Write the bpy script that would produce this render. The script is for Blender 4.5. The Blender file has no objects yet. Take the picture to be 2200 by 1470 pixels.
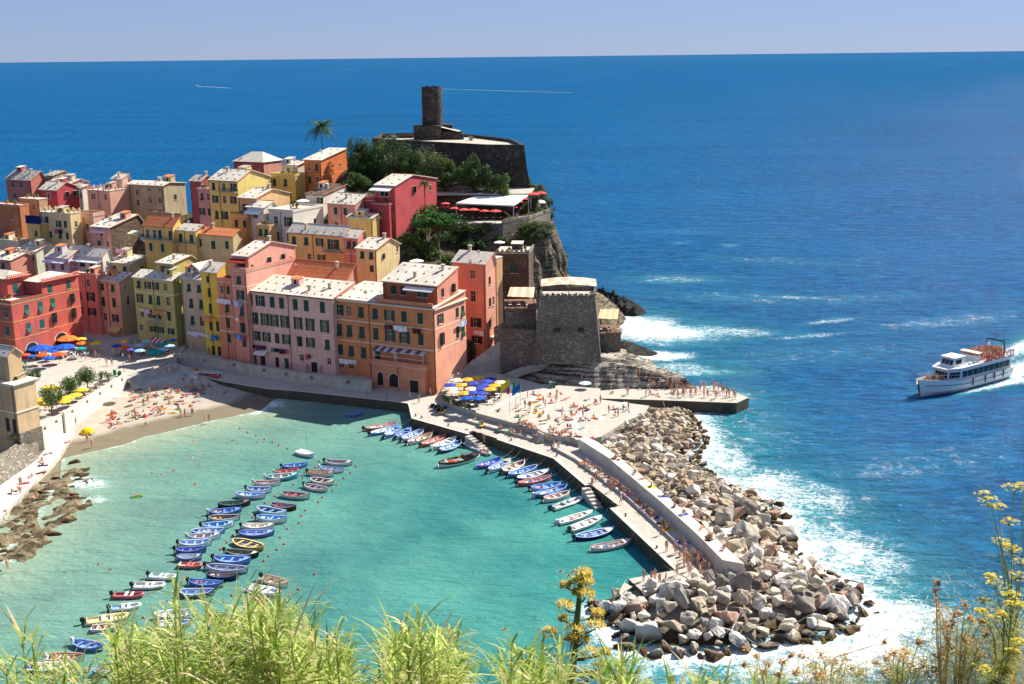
import bpy, bmesh, math, random
from mathutils import Vector, Matrix, noise
random.seed(11)
rnd = random.Random(5)
R = math.radians
sc = bpy.context.scene
col = sc.collection

# ---------------------------------------------------------------- camera
FPX, IW, IH, CH = 2540.0, 2200, 1470, 72.0
PITCH, ROLL = R(13.6), R(0.65)
_cp, _sp, _c, _s = math.cos(PITCH), math.sin(PITCH), math.cos(ROLL), math.sin(ROLL)
_X, _F, _U = Vector((1, 0, 0)), Vector((0, _cp, -_sp)), Vector((0, _sp, _cp))
cam_d = bpy.data.cameras.new('camera')
cam = bpy.data.objects.new('camera', cam_d); col.objects.link(cam)
cr, cu, cb = _X * _c - _U * _s, _X * _s + _U * _c, -_F
cam.matrix_world = Matrix(((cr.x, cu.x, cb.x, 0), (cr.y, cu.y, cb.y, 0), (cr.z, cu.z, cb.z, CH), (0, 0, 0, 1)))
cam_d.sensor_width = 36; cam_d.lens = 36 * FPX / IW
cam_d.clip_start = 0.5; cam_d.clip_end = 200000
sc.camera = cam
cam_d.dof.use_dof = True; cam_d.dof.focus_distance = 230; cam_d.dof.aperture_fstop = 10.0

# ---------------------------------------------------------------- sky, sun, exposure
SUN_AZ, SUN_EL = 38.0, 43.0            # azimuth counted from +X towards +Y
world = bpy.data.worlds.new('World'); sc.world = world; world.use_nodes = True
wn = world.node_tree.nodes; wl = world.node_tree.links
sky = wn.new('ShaderNodeTexSky'); sky.sky_type = 'NISHITA'; sky.sun_disc = False
sky.sun_elevation = R(SUN_EL); sky.sun_rotation = R(90 - SUN_AZ)
sky.air_density = 1.0; sky.dust_density = 0.15; sky.ozone_density = 6.0; sky.altitude = 1500
wn['Background'].inputs['Strength'].default_value = 0.074
tint = wn.new('ShaderNodeMix'); tint.data_type = 'RGBA'; tint.blend_type = 'MULTIPLY'; tint.inputs[0].default_value = 1.0
tint.inputs[7].default_value = (0.50, 0.56, 0.80, 1)
flat_sky = wn.new('ShaderNodeMix'); flat_sky.data_type = 'RGBA'; flat_sky.inputs[0].default_value = 0.62
flat_sky.inputs[7].default_value = (2.20, 2.78, 4.25, 1)              # flat blue mixed evenly into the sky colour, also lifts the fill light
wl.new(sky.outputs[0], tint.inputs[6]); wl.new(tint.outputs[2], flat_sky.inputs[6]); wl.new(flat_sky.outputs[2], wn['Background'].inputs['Color'])
sun_d = bpy.data.lights.new('sun', 'SUN'); sun_d.energy = 4.8; sun_d.angle = R(0.5); sun_d.color = (1, 0.93, 0.80)
sun = bpy.data.objects.new('sun', sun_d); col.objects.link(sun)
sdir = Vector((math.cos(R(SUN_EL)) * math.cos(R(SUN_AZ)), math.cos(R(SUN_EL)) * math.sin(R(SUN_AZ)), math.sin(R(SUN_EL))))
sun.rotation_euler = sdir.to_track_quat('Z', 'Y').to_euler(); sun.location = (0, 0, 200)
vs = sc.view_settings
vs.view_transform = 'Standard'; vs.look = 'None'; vs.exposure = 1.02; vs.gamma = 1; vs.use_curve_mapping = False
sc.render.engine = 'CYCLES'
sc.cycles.use_denoising = True; sc.cycles.max_bounces = 5; sc.cycles.diffuse_bounces = 3
sc.cycles.glossy_bounces = 2; sc.cycles.transmission_bounces = 2; sc.cycles.caustics_reflective = False
sc.cycles.sample_clamp_indirect = 6

# ---------------------------------------------------------------- placing: photo pixel + real height or distance -> world point
def ray(px, py):
    u, v = (px - IW / 2) / FPX, (IH / 2 - py) / FPX
    u2, v2 = u * _c + v * _s, -u * _s + v * _c
    return Vector((u2, _cp + v2 * _sp, -_sp + v2 * _cp))
def gz(px, py, z=0.0):
    d = ray(px, py); t = (z - CH) / d.z
    return Vector((d.x * t, d.y * t, z))
def gy(px, py, Y):
    d = ray(px, py); t = Y / d.y
    return Vector((d.x * t, Y, CH + d.z * t))
def proj(p):
    x, y, z = p[0], p[1], p[2] - CH
    dz = y * _cp - z * _sp
    v2, u2 = (y * _sp + z * _cp) / dz, x / dz
    return IW / 2 + (u2 * _c - v2 * _s) * FPX, IH / 2 - (u2 * _s + v2 * _c) * FPX

# ---------------------------------------------------------------- mesh builder
class MB:
    def __init__(s): s.v = []; s.f = []; s.m = []
    def add(s, vs_, fs, m=0):
        o = len(s.v); s.v += [tuple(p) for p in vs_]
        for f in fs: s.f.append([i + o for i in f]); s.m.append(m)
    def quad(s, a, b, c, d, m=0): s.add([a, b, c, d], [(0, 1, 2, 3)], m)
    def box(s, c, d, rz=0, m=0, M=None):
        hx, hy, hz = d[0] / 2, d[1] / 2, d[2] / 2; ca, sa = math.cos(rz), math.sin(rz)
        vs_ = []
        for dz in (-hz, hz):
            for dx, dy in ((-hx, -hy), (hx, -hy), (hx, hy), (-hx, hy)):
                p = Vector((c[0] + dx * ca - dy * sa, c[1] + dx * sa + dy * ca, c[2] + dz))
                vs_.append(M @ p if M else p)
        s.add(vs_, [(3, 2, 1, 0), (4, 5, 6, 7), (0, 1, 5, 4), (1, 2, 6, 5), (2, 3, 7, 6), (3, 0, 4, 7)], m)
    def prism(s, poly, z0, z1, m=0, mt=None, z0f=None):
        n = len(poly)
        a = sum(poly[i][0] * poly[(i + 1) % n][1] - poly[(i + 1) % n][0] * poly[i][1] for i in range(n))
        if a < 0: poly = poly[::-1]
        zt = [z1(p) if callable(z1) else z1 for p in poly]
        vs_ = [(p[0], p[1], z0) for p in poly] + [(p[0], p[1], zt[i]) for i, p in enumerate(poly)]
        s.add(vs_, [tuple(range(n, 2 * n))], m if mt is None else mt)
        s.add(vs_, [tuple(range(n - 1, -1, -1))] + [(i, (i + 1) % n, n + (i + 1) % n, n + i) for i in range(n)], m)
    def tube(s, pts, rad, n=6, m=0, cap=True):
        pts = [Vector(p) for p in pts]; rings = []
        if not isinstance(rad, (list, tuple)): rad = [rad] * len(pts)
        for i, p in enumerate(pts):
            t = (pts[min(i + 1, len(pts) - 1)] - pts[max(i - 1, 0)])
            t = t.normalized() if t.length > 1e-9 else Vector((0, 0, 1))
            u = t.cross(Vector((0, 0, 1)));
            if u.length < 1e-3: u = t.cross(Vector((1, 0, 0)))
            u.normalize(); w = u.cross(t)
            rings.append([p + (u * math.cos(2 * math.pi * k / n) + w * math.sin(2 * math.pi * k / n)) * rad[i] for k in range(n)])
        vs_ = [q for r in rings for q in r]; fs = []
        for i in range(len(pts) - 1):
            for k in range(n):
                fs.append((i * n + k, (i + 1) * n + k, (i + 1) * n + (k + 1) % n, i * n + (k + 1) % n))
        if cap: fs += [tuple(range(n)), tuple(range((len(pts) - 1) * n + n - 1, (len(pts) - 1) * n - 1, -1))]
        s.add(vs_, fs, m)
    def lathe(s, prof, n=12, c=(0, 0, 0), m=0):
        vs_ = [(c[0] + r * math.cos(2 * math.pi * k / n), c[1] + r * math.sin(2 * math.pi * k / n), c[2] + z) for r, z in prof for k in range(n)]
        fs = [(i * n + k, i * n + (k + 1) % n, (i + 1) * n + (k + 1) % n, (i + 1) * n + k) for i in range(len(prof) - 1) for k in range(n)]
        s.add(vs_, fs, m)
    def mesh(s, name, mats=(), smooth=False):
        me = bpy.data.meshes.new(name); me.from_pydata(s.v, [], s.f)
        for m in mats: me.materials.append(m)
        if len(mats) > 1: me.polygons.foreach_set('material_index', s.m)
        if smooth: me.polygons.foreach_set('use_smooth', [True] * len(me.polygons))
        me.update(); return me
    def build(s, name, mats, parent=None, smooth=False, loc=None, mx=None):
        if not isinstance(mats, (list, tuple)): mats = [mats]
        return O(name, s.mesh(name, mats, smooth), parent, loc, mx)

def O(name, me, parent=None, loc=None, mx=None):
    o = bpy.data.objects.new(name, me); col.objects.link(o)
    if parent: o.parent = parent
    if mx is not None: o.matrix_local = mx
    elif loc is not None: o.location = loc
    return o
def tag(o, label, cat, group=None):
    o['label'] = label; o['category'] = cat
    if group: o['group'] = group
    return o
def thing(name, label, cat, loc=(0, 0, 0), rz=0, group=None):
    o = O(name, None, None, loc); o.rotation_euler = (0, 0, rz); o.empty_display_size = 0.3
    return tag(o, label, cat, group)
def struct(o): o['kind'] = 'structure'; return o
def paint(o, *mats):            # object-level materials on shared mesh data
    for i, m in enumerate(mats):
        if m is None: continue
        o.material_slots[i].link = 'OBJECT'; o.material_slots[i].material = m
    return o

# ---------------------------------------------------------------- materials
def srgb(h):
    h = h.lstrip('#'); o = []
    for i in (0, 2, 4):
        c = int(h[i:i + 2], 16) / 255
        o.append(c / 12.92 if c <= 0.04045 else ((c + 0.055) / 1.055) ** 2.4)
    return tuple(o)
class NT:
    def __init__(s, name, rough=0.8, spec=0.3):
        s.mat = bpy.data.materials.new(name); s.mat.use_nodes = True
        s.n = s.mat.node_tree.nodes; s.l = s.mat.node_tree.links
        s.b = s.n['Principled BSDF']; s.b.inputs['Roughness'].default_value = rough
        s.b.inputs['Specular IOR Level'].default_value = spec
    def node(s, t, **kw):
        n = s.n.new(t)
        for k, v in kw.items(): setattr(n, k, v)
        return n
    def link(s, a, b): s.l.new(a, b)
    def pos(s): return s.node('ShaderNodeNewGeometry').outputs['Position']
    def obj(s): return s.node('ShaderNodeTexCoord').outputs['Object']
    def mapv(s, v, scale):
        m = s.node('ShaderNodeMapping'); m.inputs['Scale'].default_value = scale; s.link(v, m.inputs['Vector']); return m.outputs[0]
    def noise(s, v, scale, detail=3, rough=0.55, dist=0):
        n = s.node('ShaderNodeTexNoise'); n.inputs['Scale'].default_value = scale; n.inputs['Detail'].default_value = detail
        n.inputs['Roughness'].default_value = rough; n.inputs['Distortion'].default_value = dist
        if v is not None: s.link(v, n.inputs['Vector'])
        return n.outputs['Fac']
    def voro(s, v, scale, feature='F1', out='Distance'):
        n = s.node('ShaderNodeTexVoronoi', feature=feature); n.inputs['Scale'].default_value = scale
        if v is not None: s.link(v, n.inputs['Vector'])
        return n.outputs[out]
    def ramp(s, f, stops):
        r = s.node('ShaderNodeValToRGB'); e = r.color_ramp.elements
        while len(e) < len(stops): e.new(0.5)
        for i, (p, c) in enumerate(stops):
            e[i].position = p; e[i].color = (*c, 1) if isinstance(c, tuple) else (c, c, c, 1)
        s.link(f, r.inputs[0]); return r.outputs[0]
    def mix(s, f, a, b, mode='MIX'):
        m = s.node('ShaderNodeMix', data_type='RGBA', blend_type=mode)
        for i, x in ((6, a), (7, b)):
            if isinstance(x, tuple): m.inputs[i].default_value = (*x, 1)
            elif isinstance(x, (int, float)): m.inputs[i].default_value = (x, x, x, 1)
            else: s.link(x, m.inputs[i])
        if isinstance(f, (int, float)): m.inputs[0].default_value = f
        else: s.link(f, m.inputs[0])
        return m.outputs[2]
    def math(s, op, a, b=None, clamp=False):
        m = s.node('ShaderNodeMath', operation=op, use_clamp=clamp)
        for i, x in ((0, a), (1, b)):
            if x is None: continue
            if isinstance(x, (int, float)): m.inputs[i].default_value = x
            else: s.link(x, m.inputs[i])
        return m.outputs[0]
    def attr(s, name):
        a = s.node('ShaderNodeAttribute', attribute_name=name); return a.outputs['Fac']
    def color(s, c):
        if isinstance(c, tuple): s.b.inputs['Base Color'].default_value = (*c, 1)
        else: s.link(c, s.b.inputs['Base Color'])
        return s
    def bump(s, h, strength=0.3, dist=0.05, prev=None):
        b = s.node('ShaderNodeBump'); b.inputs['Strength'].default_value = strength; b.inputs['Distance'].default_value = dist
        s.link(h, b.inputs['Height'])
        if prev is not None: s.link(prev, b.inputs['Normal'])
        s.link(b.outputs[0], s.b.inputs['Normal']); return b.outputs[0]
_mc = {}
def flat(c, rough=0.7, spec=0.3, metal=0.0):
    if isinstance(c, str): c = srgb(c)
    k = ('flat', c, rough, spec, metal)
    if k not in _mc:
        t = NT('paint', rough, spec); p = t.obj()
        f = t.noise(p, 6, 3)
        t.color(t.mix(t.ramp(f, [(0.3, 0.0), (0.7, 1.0)]), tuple(x * 0.86 for x in c), tuple(min(1, x * 1.08) for x in c)))
        t.b.inputs['Metallic'].default_value = metal
        _mc[k] = t.mat
    return _mc[k]
def cloth(c):
    return flat(c, 0.9, 0.1)
def plaster(c, worn=0.5):
    if isinstance(c, str): c = srgb(c)
    c = tuple(min(.86, x ** 0.80 * 0.88 * k_ + 0.03) for x, k_ in zip(c, (1.05, 1.0, .88)))
    k = ('pl', c, worn)
    if k not in _mc:
        t = NT('plaster', 0.9, 0.15); p = t.pos()
        f1 = t.noise(p, 0.25, 4, 0.6); f2 = t.noise(t.mapv(p, (1.2, 1.2, 0.16)), 1.0, 4, 0.65); f3 = t.noise(p, 2.2, 5, 0.7)
        c1 = t.mix(t.ramp(f1, [(0.3, 0.0), (0.7, 1.0)]), tuple(x * 0.80 for x in c), tuple(min(1, x * 1.10) for x in c))
        g = sum(c) / 3
        dull = tuple(x * 0.55 + g * 0.16 for x in c)
        c2 = t.mix(t.math('MULTIPLY', t.ramp(f2, [(0.44, 0.0), (0.66, 1.0)]), min(1, worn * 1.25)), c1, dull)
        pale = tuple(min(1, x * 0.75 + 0.13) for x in c)
        c3 = t.mix(t.math('MULTIPLY', t.ramp(f3, [(0.60, 0.0), (0.72, 1.0)]), worn * 0.7), c2, pale)
        t.color(c3); t.bump(f3, 0.25, 0.03)
        _mc[k] = t.mat
    return _mc[k]
def stone_roof_mat(c=(0.66, 0.60, 0.51), name='slate_slabs'):
    t = NT(name, 0.9, 0.15); p = t.pos()
    b = t.node('ShaderNodeTexVoronoi'); b.inputs['Scale'].default_value = 1.3
    t.link(t.mapv(p, (1, 1.25, 1)), b.inputs['Vector'])
    cell = b.outputs['Color']
    bw = t.node('ShaderNodeRGBToBW'); t.link(cell, bw.inputs[0])
    n1 = t.noise(p, 0.22, 4, 0.6); n2 = t.noise(p, 3.0, 5, 0.7)
    base = t.mix(bw.outputs[0], tuple(x * 0.80 for x in c), tuple(min(1, x * 1.12) for x in c))
    base = t.mix(t.math('MULTIPLY', t.ramp(n1, [(0.45, 0.0), (0.75, 1.0)]), 0.55), base, tuple(x * f for x, f in zip(c, (0.62, 0.60, 0.56))))
    base = t.mix(t.math('MULTIPLY', t.ramp(n2, [(0.56, 0.0), (0.7, 1.0)]), 0.5), base, tuple(x * 0.55 for x in c))
    t.color(base)
    ed = t.voro(t.mapv(p, (1, 1.25, 1)), 1.3, 'DISTANCE_TO_EDGE')
    t.bump(t.math('ADD', t.ramp(ed, [(0.0, 0.0), (0.06, 1.0)]), t.math('MULTIPLY', n2, 0.6)), 0.5, 0.06)
    return t.mat
M_SLATE = stone_roof_mat()
M_SLATE2 = stone_roof_mat((0.46, 0.42, 0.36), 'grey_slate')
def tile_mat():
    t = NT('terracotta', 0.85, 0.2); p = t.obj()
    n = t.noise(p, 0.8, 4, 0.7); n2 = t.noise(p, 6, 3, 0.6)
    c = t.mix(t.ramp(n, [(0.3, 0.0), (0.7, 1.0)]), (0.48, 0.11, 0.035), (0.68, 0.22, 0.08))
    t.color(t.mix(t.ramp(n2, [(0.4, 0.0), (0.75, 1.0)]), c, (0.62, 0.29, 0.16))); return t.mat
M_TILE = tile_mat()
def rubble(name, c1, c2, c3, scale=1.6, bump=0.9):
    t = NT(name, 0.95, 0.1); p = t.pos(); q = t.mapv(p, (1, 1, 1.7))
    cell = t.voro(q, scale, 'F1', 'Color'); bw = t.node('ShaderNodeRGBToBW'); t.link(cell, bw.inputs[0])
    ed = t.voro(q, scale, 'DISTANCE_TO_EDGE'); n = t.noise(p, 0.12, 4, 0.6); n2 = t.noise(p, 3.5, 5, 0.7)
    a = t.mix(bw.outputs[0], c1, c2)
    a = t.mix(t.ramp(bw.outputs[0], [(0.60, 0.0), (0.78, 1.0)]), a, c3)
    a = t.mix(t.ramp(n2, [(0.35, 0.45), (0.6, 0.0)]), a, tuple(x * 0.55 for x in c1))
    a = t.mix(t.math('MULTIPLY', t.ramp(n, [(0.4, 0.0), (0.7, 1.0)]), 0.6), a, tuple(x * 0.5 for x in c1))
    a = t.mix(t.ramp(ed, [(0.0, 1.0), (0.05, 0.0)]), a, tuple(x * 0.6 for x in c1))
    t.color(a); t.bump(t.math('ADD', t.ramp(ed, [(0.0, 0.0), (0.12, 1.0)]), n2), bump, 0.18); return t.mat
M_RUBBLE = rubble('rubble_stone', (0.20, 0.18, 0.15), (0.36, 0.325, 0.27), (0.44, 0.40, 0.33), 1.7)
M_CASTLE = rubble('castle_stone', (0.075, 0.062, 0.05), (0.15, 0.125, 0.10), (0.20, 0.17, 0.14), 1.3)
M_BROWNST = rubble('brown_stone', (0.15, 0.10, 0.075), (0.24, 0.17, 0.13), (0.34, 0.27, 0.21), 2.2)
M_PALEST = rubble('pale_stone', (0.25, 0.22, 0.18), (0.40, 0.355, 0.285), (0.52, 0.47, 0.39), 2.0)
def concrete(name, c, var=0.25, scale=0.5):
    t = NT(name, 0.92, 0.15); p = t.pos()
    n1 = t.noise(p, scale, 5, 0.65); n2 = t.noise(p, scale * 7, 5, 0.7); n3 = t.noise(t.mapv(p, (2, 2, 0.3)), 0.6, 3)
    a = t.mix(t.ramp(n1, [(0.32, 0.0), (0.68, 1.0)]), tuple(x * (1 - var) for x in c), tuple(min(1, x * (1 + var * 0.5)) for x in c))
    a = t.mix(t.math('MULTIPLY', t.ramp(n2, [(0.52, 0.0), (0.72, 1.0)]), 0.5), a, tuple(x * 0.62 for x in c))
    a = t.mix(t.math('MULTIPLY', t.ramp(n3, [(0.55, 0.0), (0.8, 1.0)]), 0.4), a, tuple(x * 0.6 for x in c))
    t.color(a); t.bump(n2, 0.25, 0.03); return t.mat
M_CONC = concrete('concrete', (0.47, 0.44, 0.385))
M_CONC2 = concrete('pale_concrete', (0.60, 0.56, 0.49), 0.18)
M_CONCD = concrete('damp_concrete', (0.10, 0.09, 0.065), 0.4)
M_PAVE = concrete('paving', (0.46, 0.425, 0.37), 0.16, 0.8)
M_WHITEW = concrete('whitewash', (0.66, 0.62, 0.55), 0.2)
def rock_mat(name, c1, c2, c3, strata=6.0, sc_=0.35):
    t = NT(name, 0.93, 0.15); p = t.pos()
    m = t.node('ShaderNodeMapping'); m.inputs['Scale'].default_value = (0.35, 0.35, strata * 0.5) if strata < 6.5 else (0.10, 0.16, 2.6); m.inputs['Rotation'].default_value = (R(14), R(-20), 0)
    t.link(p, m.inputs['Vector'])
    s1 = t.noise(m.outputs[0], 1.0, 6, 0.7, 0.6); n1 = t.noise(p, sc_, 5, 0.65); n2 = t.noise(p, 4, 5, 0.7)
    a = t.mix(t.ramp(s1, [(0.43, 0.0), (0.55, 1.0)]), c1, c2)
    a = t.mix(t.ramp(n1, [(0.5, 0.0), (0.75, 0.7)]), a, c3)
    t.color(a); t.bump(t.math('ADD', t.math('MULTIPLY', s1, 2.2), n2), 1.0, 0.35); return t.mat
M_CLIFF = rock_mat('cliff_rock', (0.045, 0.038, 0.028), (0.27, 0.225, 0.16), (0.15, 0.125, 0.07))
M_STRATA = rock_mat('layered_rock', (0.07, 0.063, 0.055), (0.52, 0.47, 0.39), (0.36, 0.32, 0.26), 7.0)
M_BLACKR = rock_mat('wet_black_rock', (0.018, 0.018, 0.018), (0.06, 0.055, 0.05), (0.04, 0.036, 0.03))
M_SOIL = rock_mat('garden_soil', (0.05, 0.045, 0.03), (0.10, 0.085, 0.05), (0.045, 0.065, 0.022), 1.0)
def boulder_mat(name, c):
    t = NT(name, 0.93, 0.12); p = t.obj()
    oi = t.node('ShaderNodeObjectInfo').outputs['Random']
    n1 = t.noise(p, 1.1, 5, 0.65, 0.4); n2 = t.noise(p, 7, 5, 0.7)
    a = t.mix(t.ramp(n1, [(0.35, 0.0), (0.68, 1.0)]), tuple(x * 0.62 for x in c), tuple(min(1, x * 1.14) for x in c))
    a = t.mix(t.math('MULTIPLY', oi, 0.35), a, tuple(x * 0.6 for x in c))
    wp = t.node('ShaderNodeSeparateXYZ'); t.link(t.pos(), wp.inputs[0])
    wet = t.ramp(t.math('ADD', t.math('MULTIPLY', wp.outputs[2], 0.5), t.math('MULTIPLY', n1, 0.5)), [(0.45, 1.0), (0.95, 0.0)])
    a = t.mix(wet, a, (0.085, 0.055, 0.025))            # weed and brine stain at the waterline
    t.color(a); t.bump(t.math('ADD', n1, t.math('MULTIPLY', n2, 0.5)), 0.9, 0.14); return t.mat
M_BOULD = [boulder_mat('boulder_pale', (0.74, 0.66, 0.53)), boulder_mat('boulder_tan', (0.58, 0.48, 0.35)), boulder_mat('boulder_grey', (0.46, 0.42, 0.36)),
           boulder_mat('boulder_rust', (0.48, 0.30, 0.22)), boulder_mat('boulder_dark', (0.29, 0.255, 0.22)), boulder_mat('boulder_white', (0.80, 0.76, 0.68))]
def sand_mat():
    t = NT('beach_sand', 0.95, 0.1); p = t.pos(); w = t.attr('wet')
    n1 = t.noise(p, 0.5, 5, 0.65); n2 = t.noise(p, 9, 4, 0.7)
    dry = t.mix(t.ramp(n1, [(0.3, 0.0), (0.7, 1.0)]), (0.34, 0.30, 0.245), (0.45, 0.40, 0.33))
    wet = t.mix(n1, (0.16, 0.135, 0.09), (0.215, 0.185, 0.13))
    f = t.ramp(t.math('ADD', w, t.math('MULTIPLY', t.math('SUBTRACT', n1, 0.5), 0.5)), [(0.35, 0.0), (0.6, 1.0)])
    t.color(t.mix(f, dry, wet)); t.bump(n2, 0.5, 0.05)
    return t.mat
M_SAND = sand_mat()
def leaf_mat(name, c1, c2, trans=0.3):
    t = NT(name, 0.6, 0.25); p = t.obj()
    n = t.noise(p, 1.6, 3); g = t.node('ShaderNodeNewGeometry').outputs['Random Per Island']
    a = t.mix(g, c1, c2); a = t.mix(t.ramp(n, [(0.35, 0.0), (0.7, 0.6 if trans < .4 else .15)]), a, tuple(x * 0.6 for x in c1))
    t.color(a)
    tr = t.node('ShaderNodeBsdfTranslucent'); t.link(a, tr.inputs[0])
    mx = t.node('ShaderNodeMixShader'); mx.inputs[0].default_value = trans
    out = t.n['Material Output']; t.link(t.b.outputs[0], mx.inputs[1]); t.link(tr.outputs[0], mx.inputs[2]); t.link(mx.outputs[0], out.inputs[0])
    return t.mat
M_LEAF = leaf_mat('green_leaf', (0.06, 0.13, 0.025), (0.16, 0.25, 0.06))
M_LEAFD = leaf_mat('dark_leaf', (0.035, 0.085, 0.022), (0.095, 0.165, 0.045))
M_PINE = leaf_mat('pine_needles', (0.035, 0.12, 0.025), (0.10, 0.24, 0.05))
M_OLIVE = leaf_mat('olive_leaf', (0.11, 0.15, 0.065), (0.22, 0.26, 0.12))
M_AGAVE = leaf_mat('agave_leaf', (0.10, 0.16, 0.13), (0.20, 0.27, 0.22))
M_REED = leaf_mat('reed_leaf', (0.40, 0.54, 0.09), (0.74, 0.78, 0.32), 0.60)
M_REEDG = leaf_mat('reed_leaf_green', (0.17, 0.33, 0.04), (0.44, 0.54, 0.13), 0.58)
M_STRAW = leaf_mat('dry_reed', (0.58, 0.48, 0.24), (0.78, 0.68, 0.42), 0.45)
M_FENNEL = leaf_mat('fennel_stem', (0.20, 0.27, 0.07), (0.38, 0.42, 0.14), 0.4)
M_YELLOW = leaf_mat('yellow_umbel', (0.75, 0.62, 0.05), (0.85, 0.74, 0.14), 0.5)
M_DRYFL = leaf_mat('dry_flower', (0.50, 0.26, 0.07), (0.72, 0.46, 0.18), 0.45)
M_AGFL = leaf_mat('agave_flower', (0.66, 0.52, 0.10), (0.82, 0.70, 0.24), 0.45)
def bark_mat():
    t = NT('bark', 0.95, 0.1); p = t.obj(); n = t.noise(t.mapv(p, (6, 6, 1.2)), 1, 4, 0.7)
    t.color(t.mix(n, (0.07, 0.045, 0.03), (0.25, 0.17, 0.12))); t.bump(n, 0.8, 0.08); return t.mat
M_BARK = bark_mat()
def glass_mat():
    t = NT('window_glass', 0.12, 0.5); t.color((0.012, 0.014, 0.018)); return t.mat
M_GLASS = glass_mat()
M_GREEN = flat((0.012, 0.062, 0.045), 0.55); M_GREEN2 = flat((0.016, 0.10, 0.055), 0.55); M_DGREEN = flat((0.012, 0.035, 0.032), 0.55)
M_BROWNSH = flat((0.045, 0.018, 0.012), 0.6); M_FRAME = flat((0.62, 0.58, 0.52), 0.6); M_WHITE = flat((0.78, 0.77, 0.74), 0.5)
M_DARK = flat((0.02, 0.02, 0.022), 0.6); M_IRON = flat((0.05, 0.05, 0.05), 0.5, 0.4); M_RAIL = flat((0.10, 0.10, 0.09), 0.5)
M_WOOD = flat((0.20, 0.11, 0.06), 0.75); M_STEEL = flat((0.55, 0.56, 0.58), 0.3, 0.5, 0.8); M_PIPE = flat((0.12, 0.05, 0.04), 0.6)
M_ROPE = flat((0.42, 0.38, 0.30), 0.9); M_CREAM = flat((0.74, 0.66, 0.53), 0.8)
import numpy as np
# ---------------------------------------------------------------- plan lines (metres), measured from the photograph at known heights
def W2(pts, z=0.0): return [(p.x, p.y) for p in (gz(a, b, z) for a, b in pts)]
ROCK_OUT = W2([(1425, 885), (1482, 868), (1500, 905), (1525, 950), (1497, 992), (1568, 1046), (1680, 1088), (1696, 1139), (1728, 1209), (1800, 1240), (1855, 1273), (1881, 1315),
               (1830, 1363), (1760, 1382), (1680, 1385), (1600, 1407), (1500, 1412), (1408, 1411), (1337, 1391), (1300, 1337), (1265, 1327), (1255, 1300)])
ROCK_IN = W2([(1344, 1262), (1379, 1272), (1536, 1248), (1600, 1215)], 2.0) + W2([(1504, 1128), (1408, 1046), (1330, 982), (1290, 950)], 4.0) + W2([(1340, 910), (1400, 885)], 2.0)
ROCK_POLY = ROCK_OUT + ROCK_IN
SHORE = W2([(-60, 1235), (20, 1170), (80, 1110), (125, 1040), (130, 985), (200, 969), (271, 953), (310, 937), (345, 931), (440, 906), (500, 894), (560, 881), (582, 862), (615, 848), (640, 842)])
HARB = W2([(-300, 1900), (-300, 1100), (130, 980), (600, 840), (880, 880), (1190, 990), (1449, 1225), (1400, 1290), (1290, 1340), (1240, 1400), (1150, 1560), (1060, 1900)])
def np_poly_in(P, poly):
    x, y = P[..., 0], P[..., 1]; ins = np.zeros(x.shape, bool); n = len(poly)
    for i in range(n):
        (x1, y1), (x2, y2) = poly[i], poly[(i + 1) % n]
        if y1 == y2: continue
        c = ((y1 > y) != (y2 > y)) & (x < (x2 - x1) * (y - y1) / (y2 - y1) + x1)
        ins ^= c
    return ins
def np_dist(P, line, closed=False):
    d = np.full(P.shape[:-1], 1e9); n = len(line)
    for i in range(n if closed else n - 1):
        a = np.array(line[i]); b = np.array(line[(i + 1) % n]); ab = b - a
        t = np.clip(((P - a) @ ab) / max(ab @ ab, 1e-9), 0, 1)
        q = a + t[..., None] * ab
        d = np.minimum(d, np.hypot(P[..., 0] - q[..., 0], P[..., 1] - q[..., 1]))
    return d
def in_poly(x, y, poly): return bool(np_poly_in(np.array([x, y]), poly))

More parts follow.
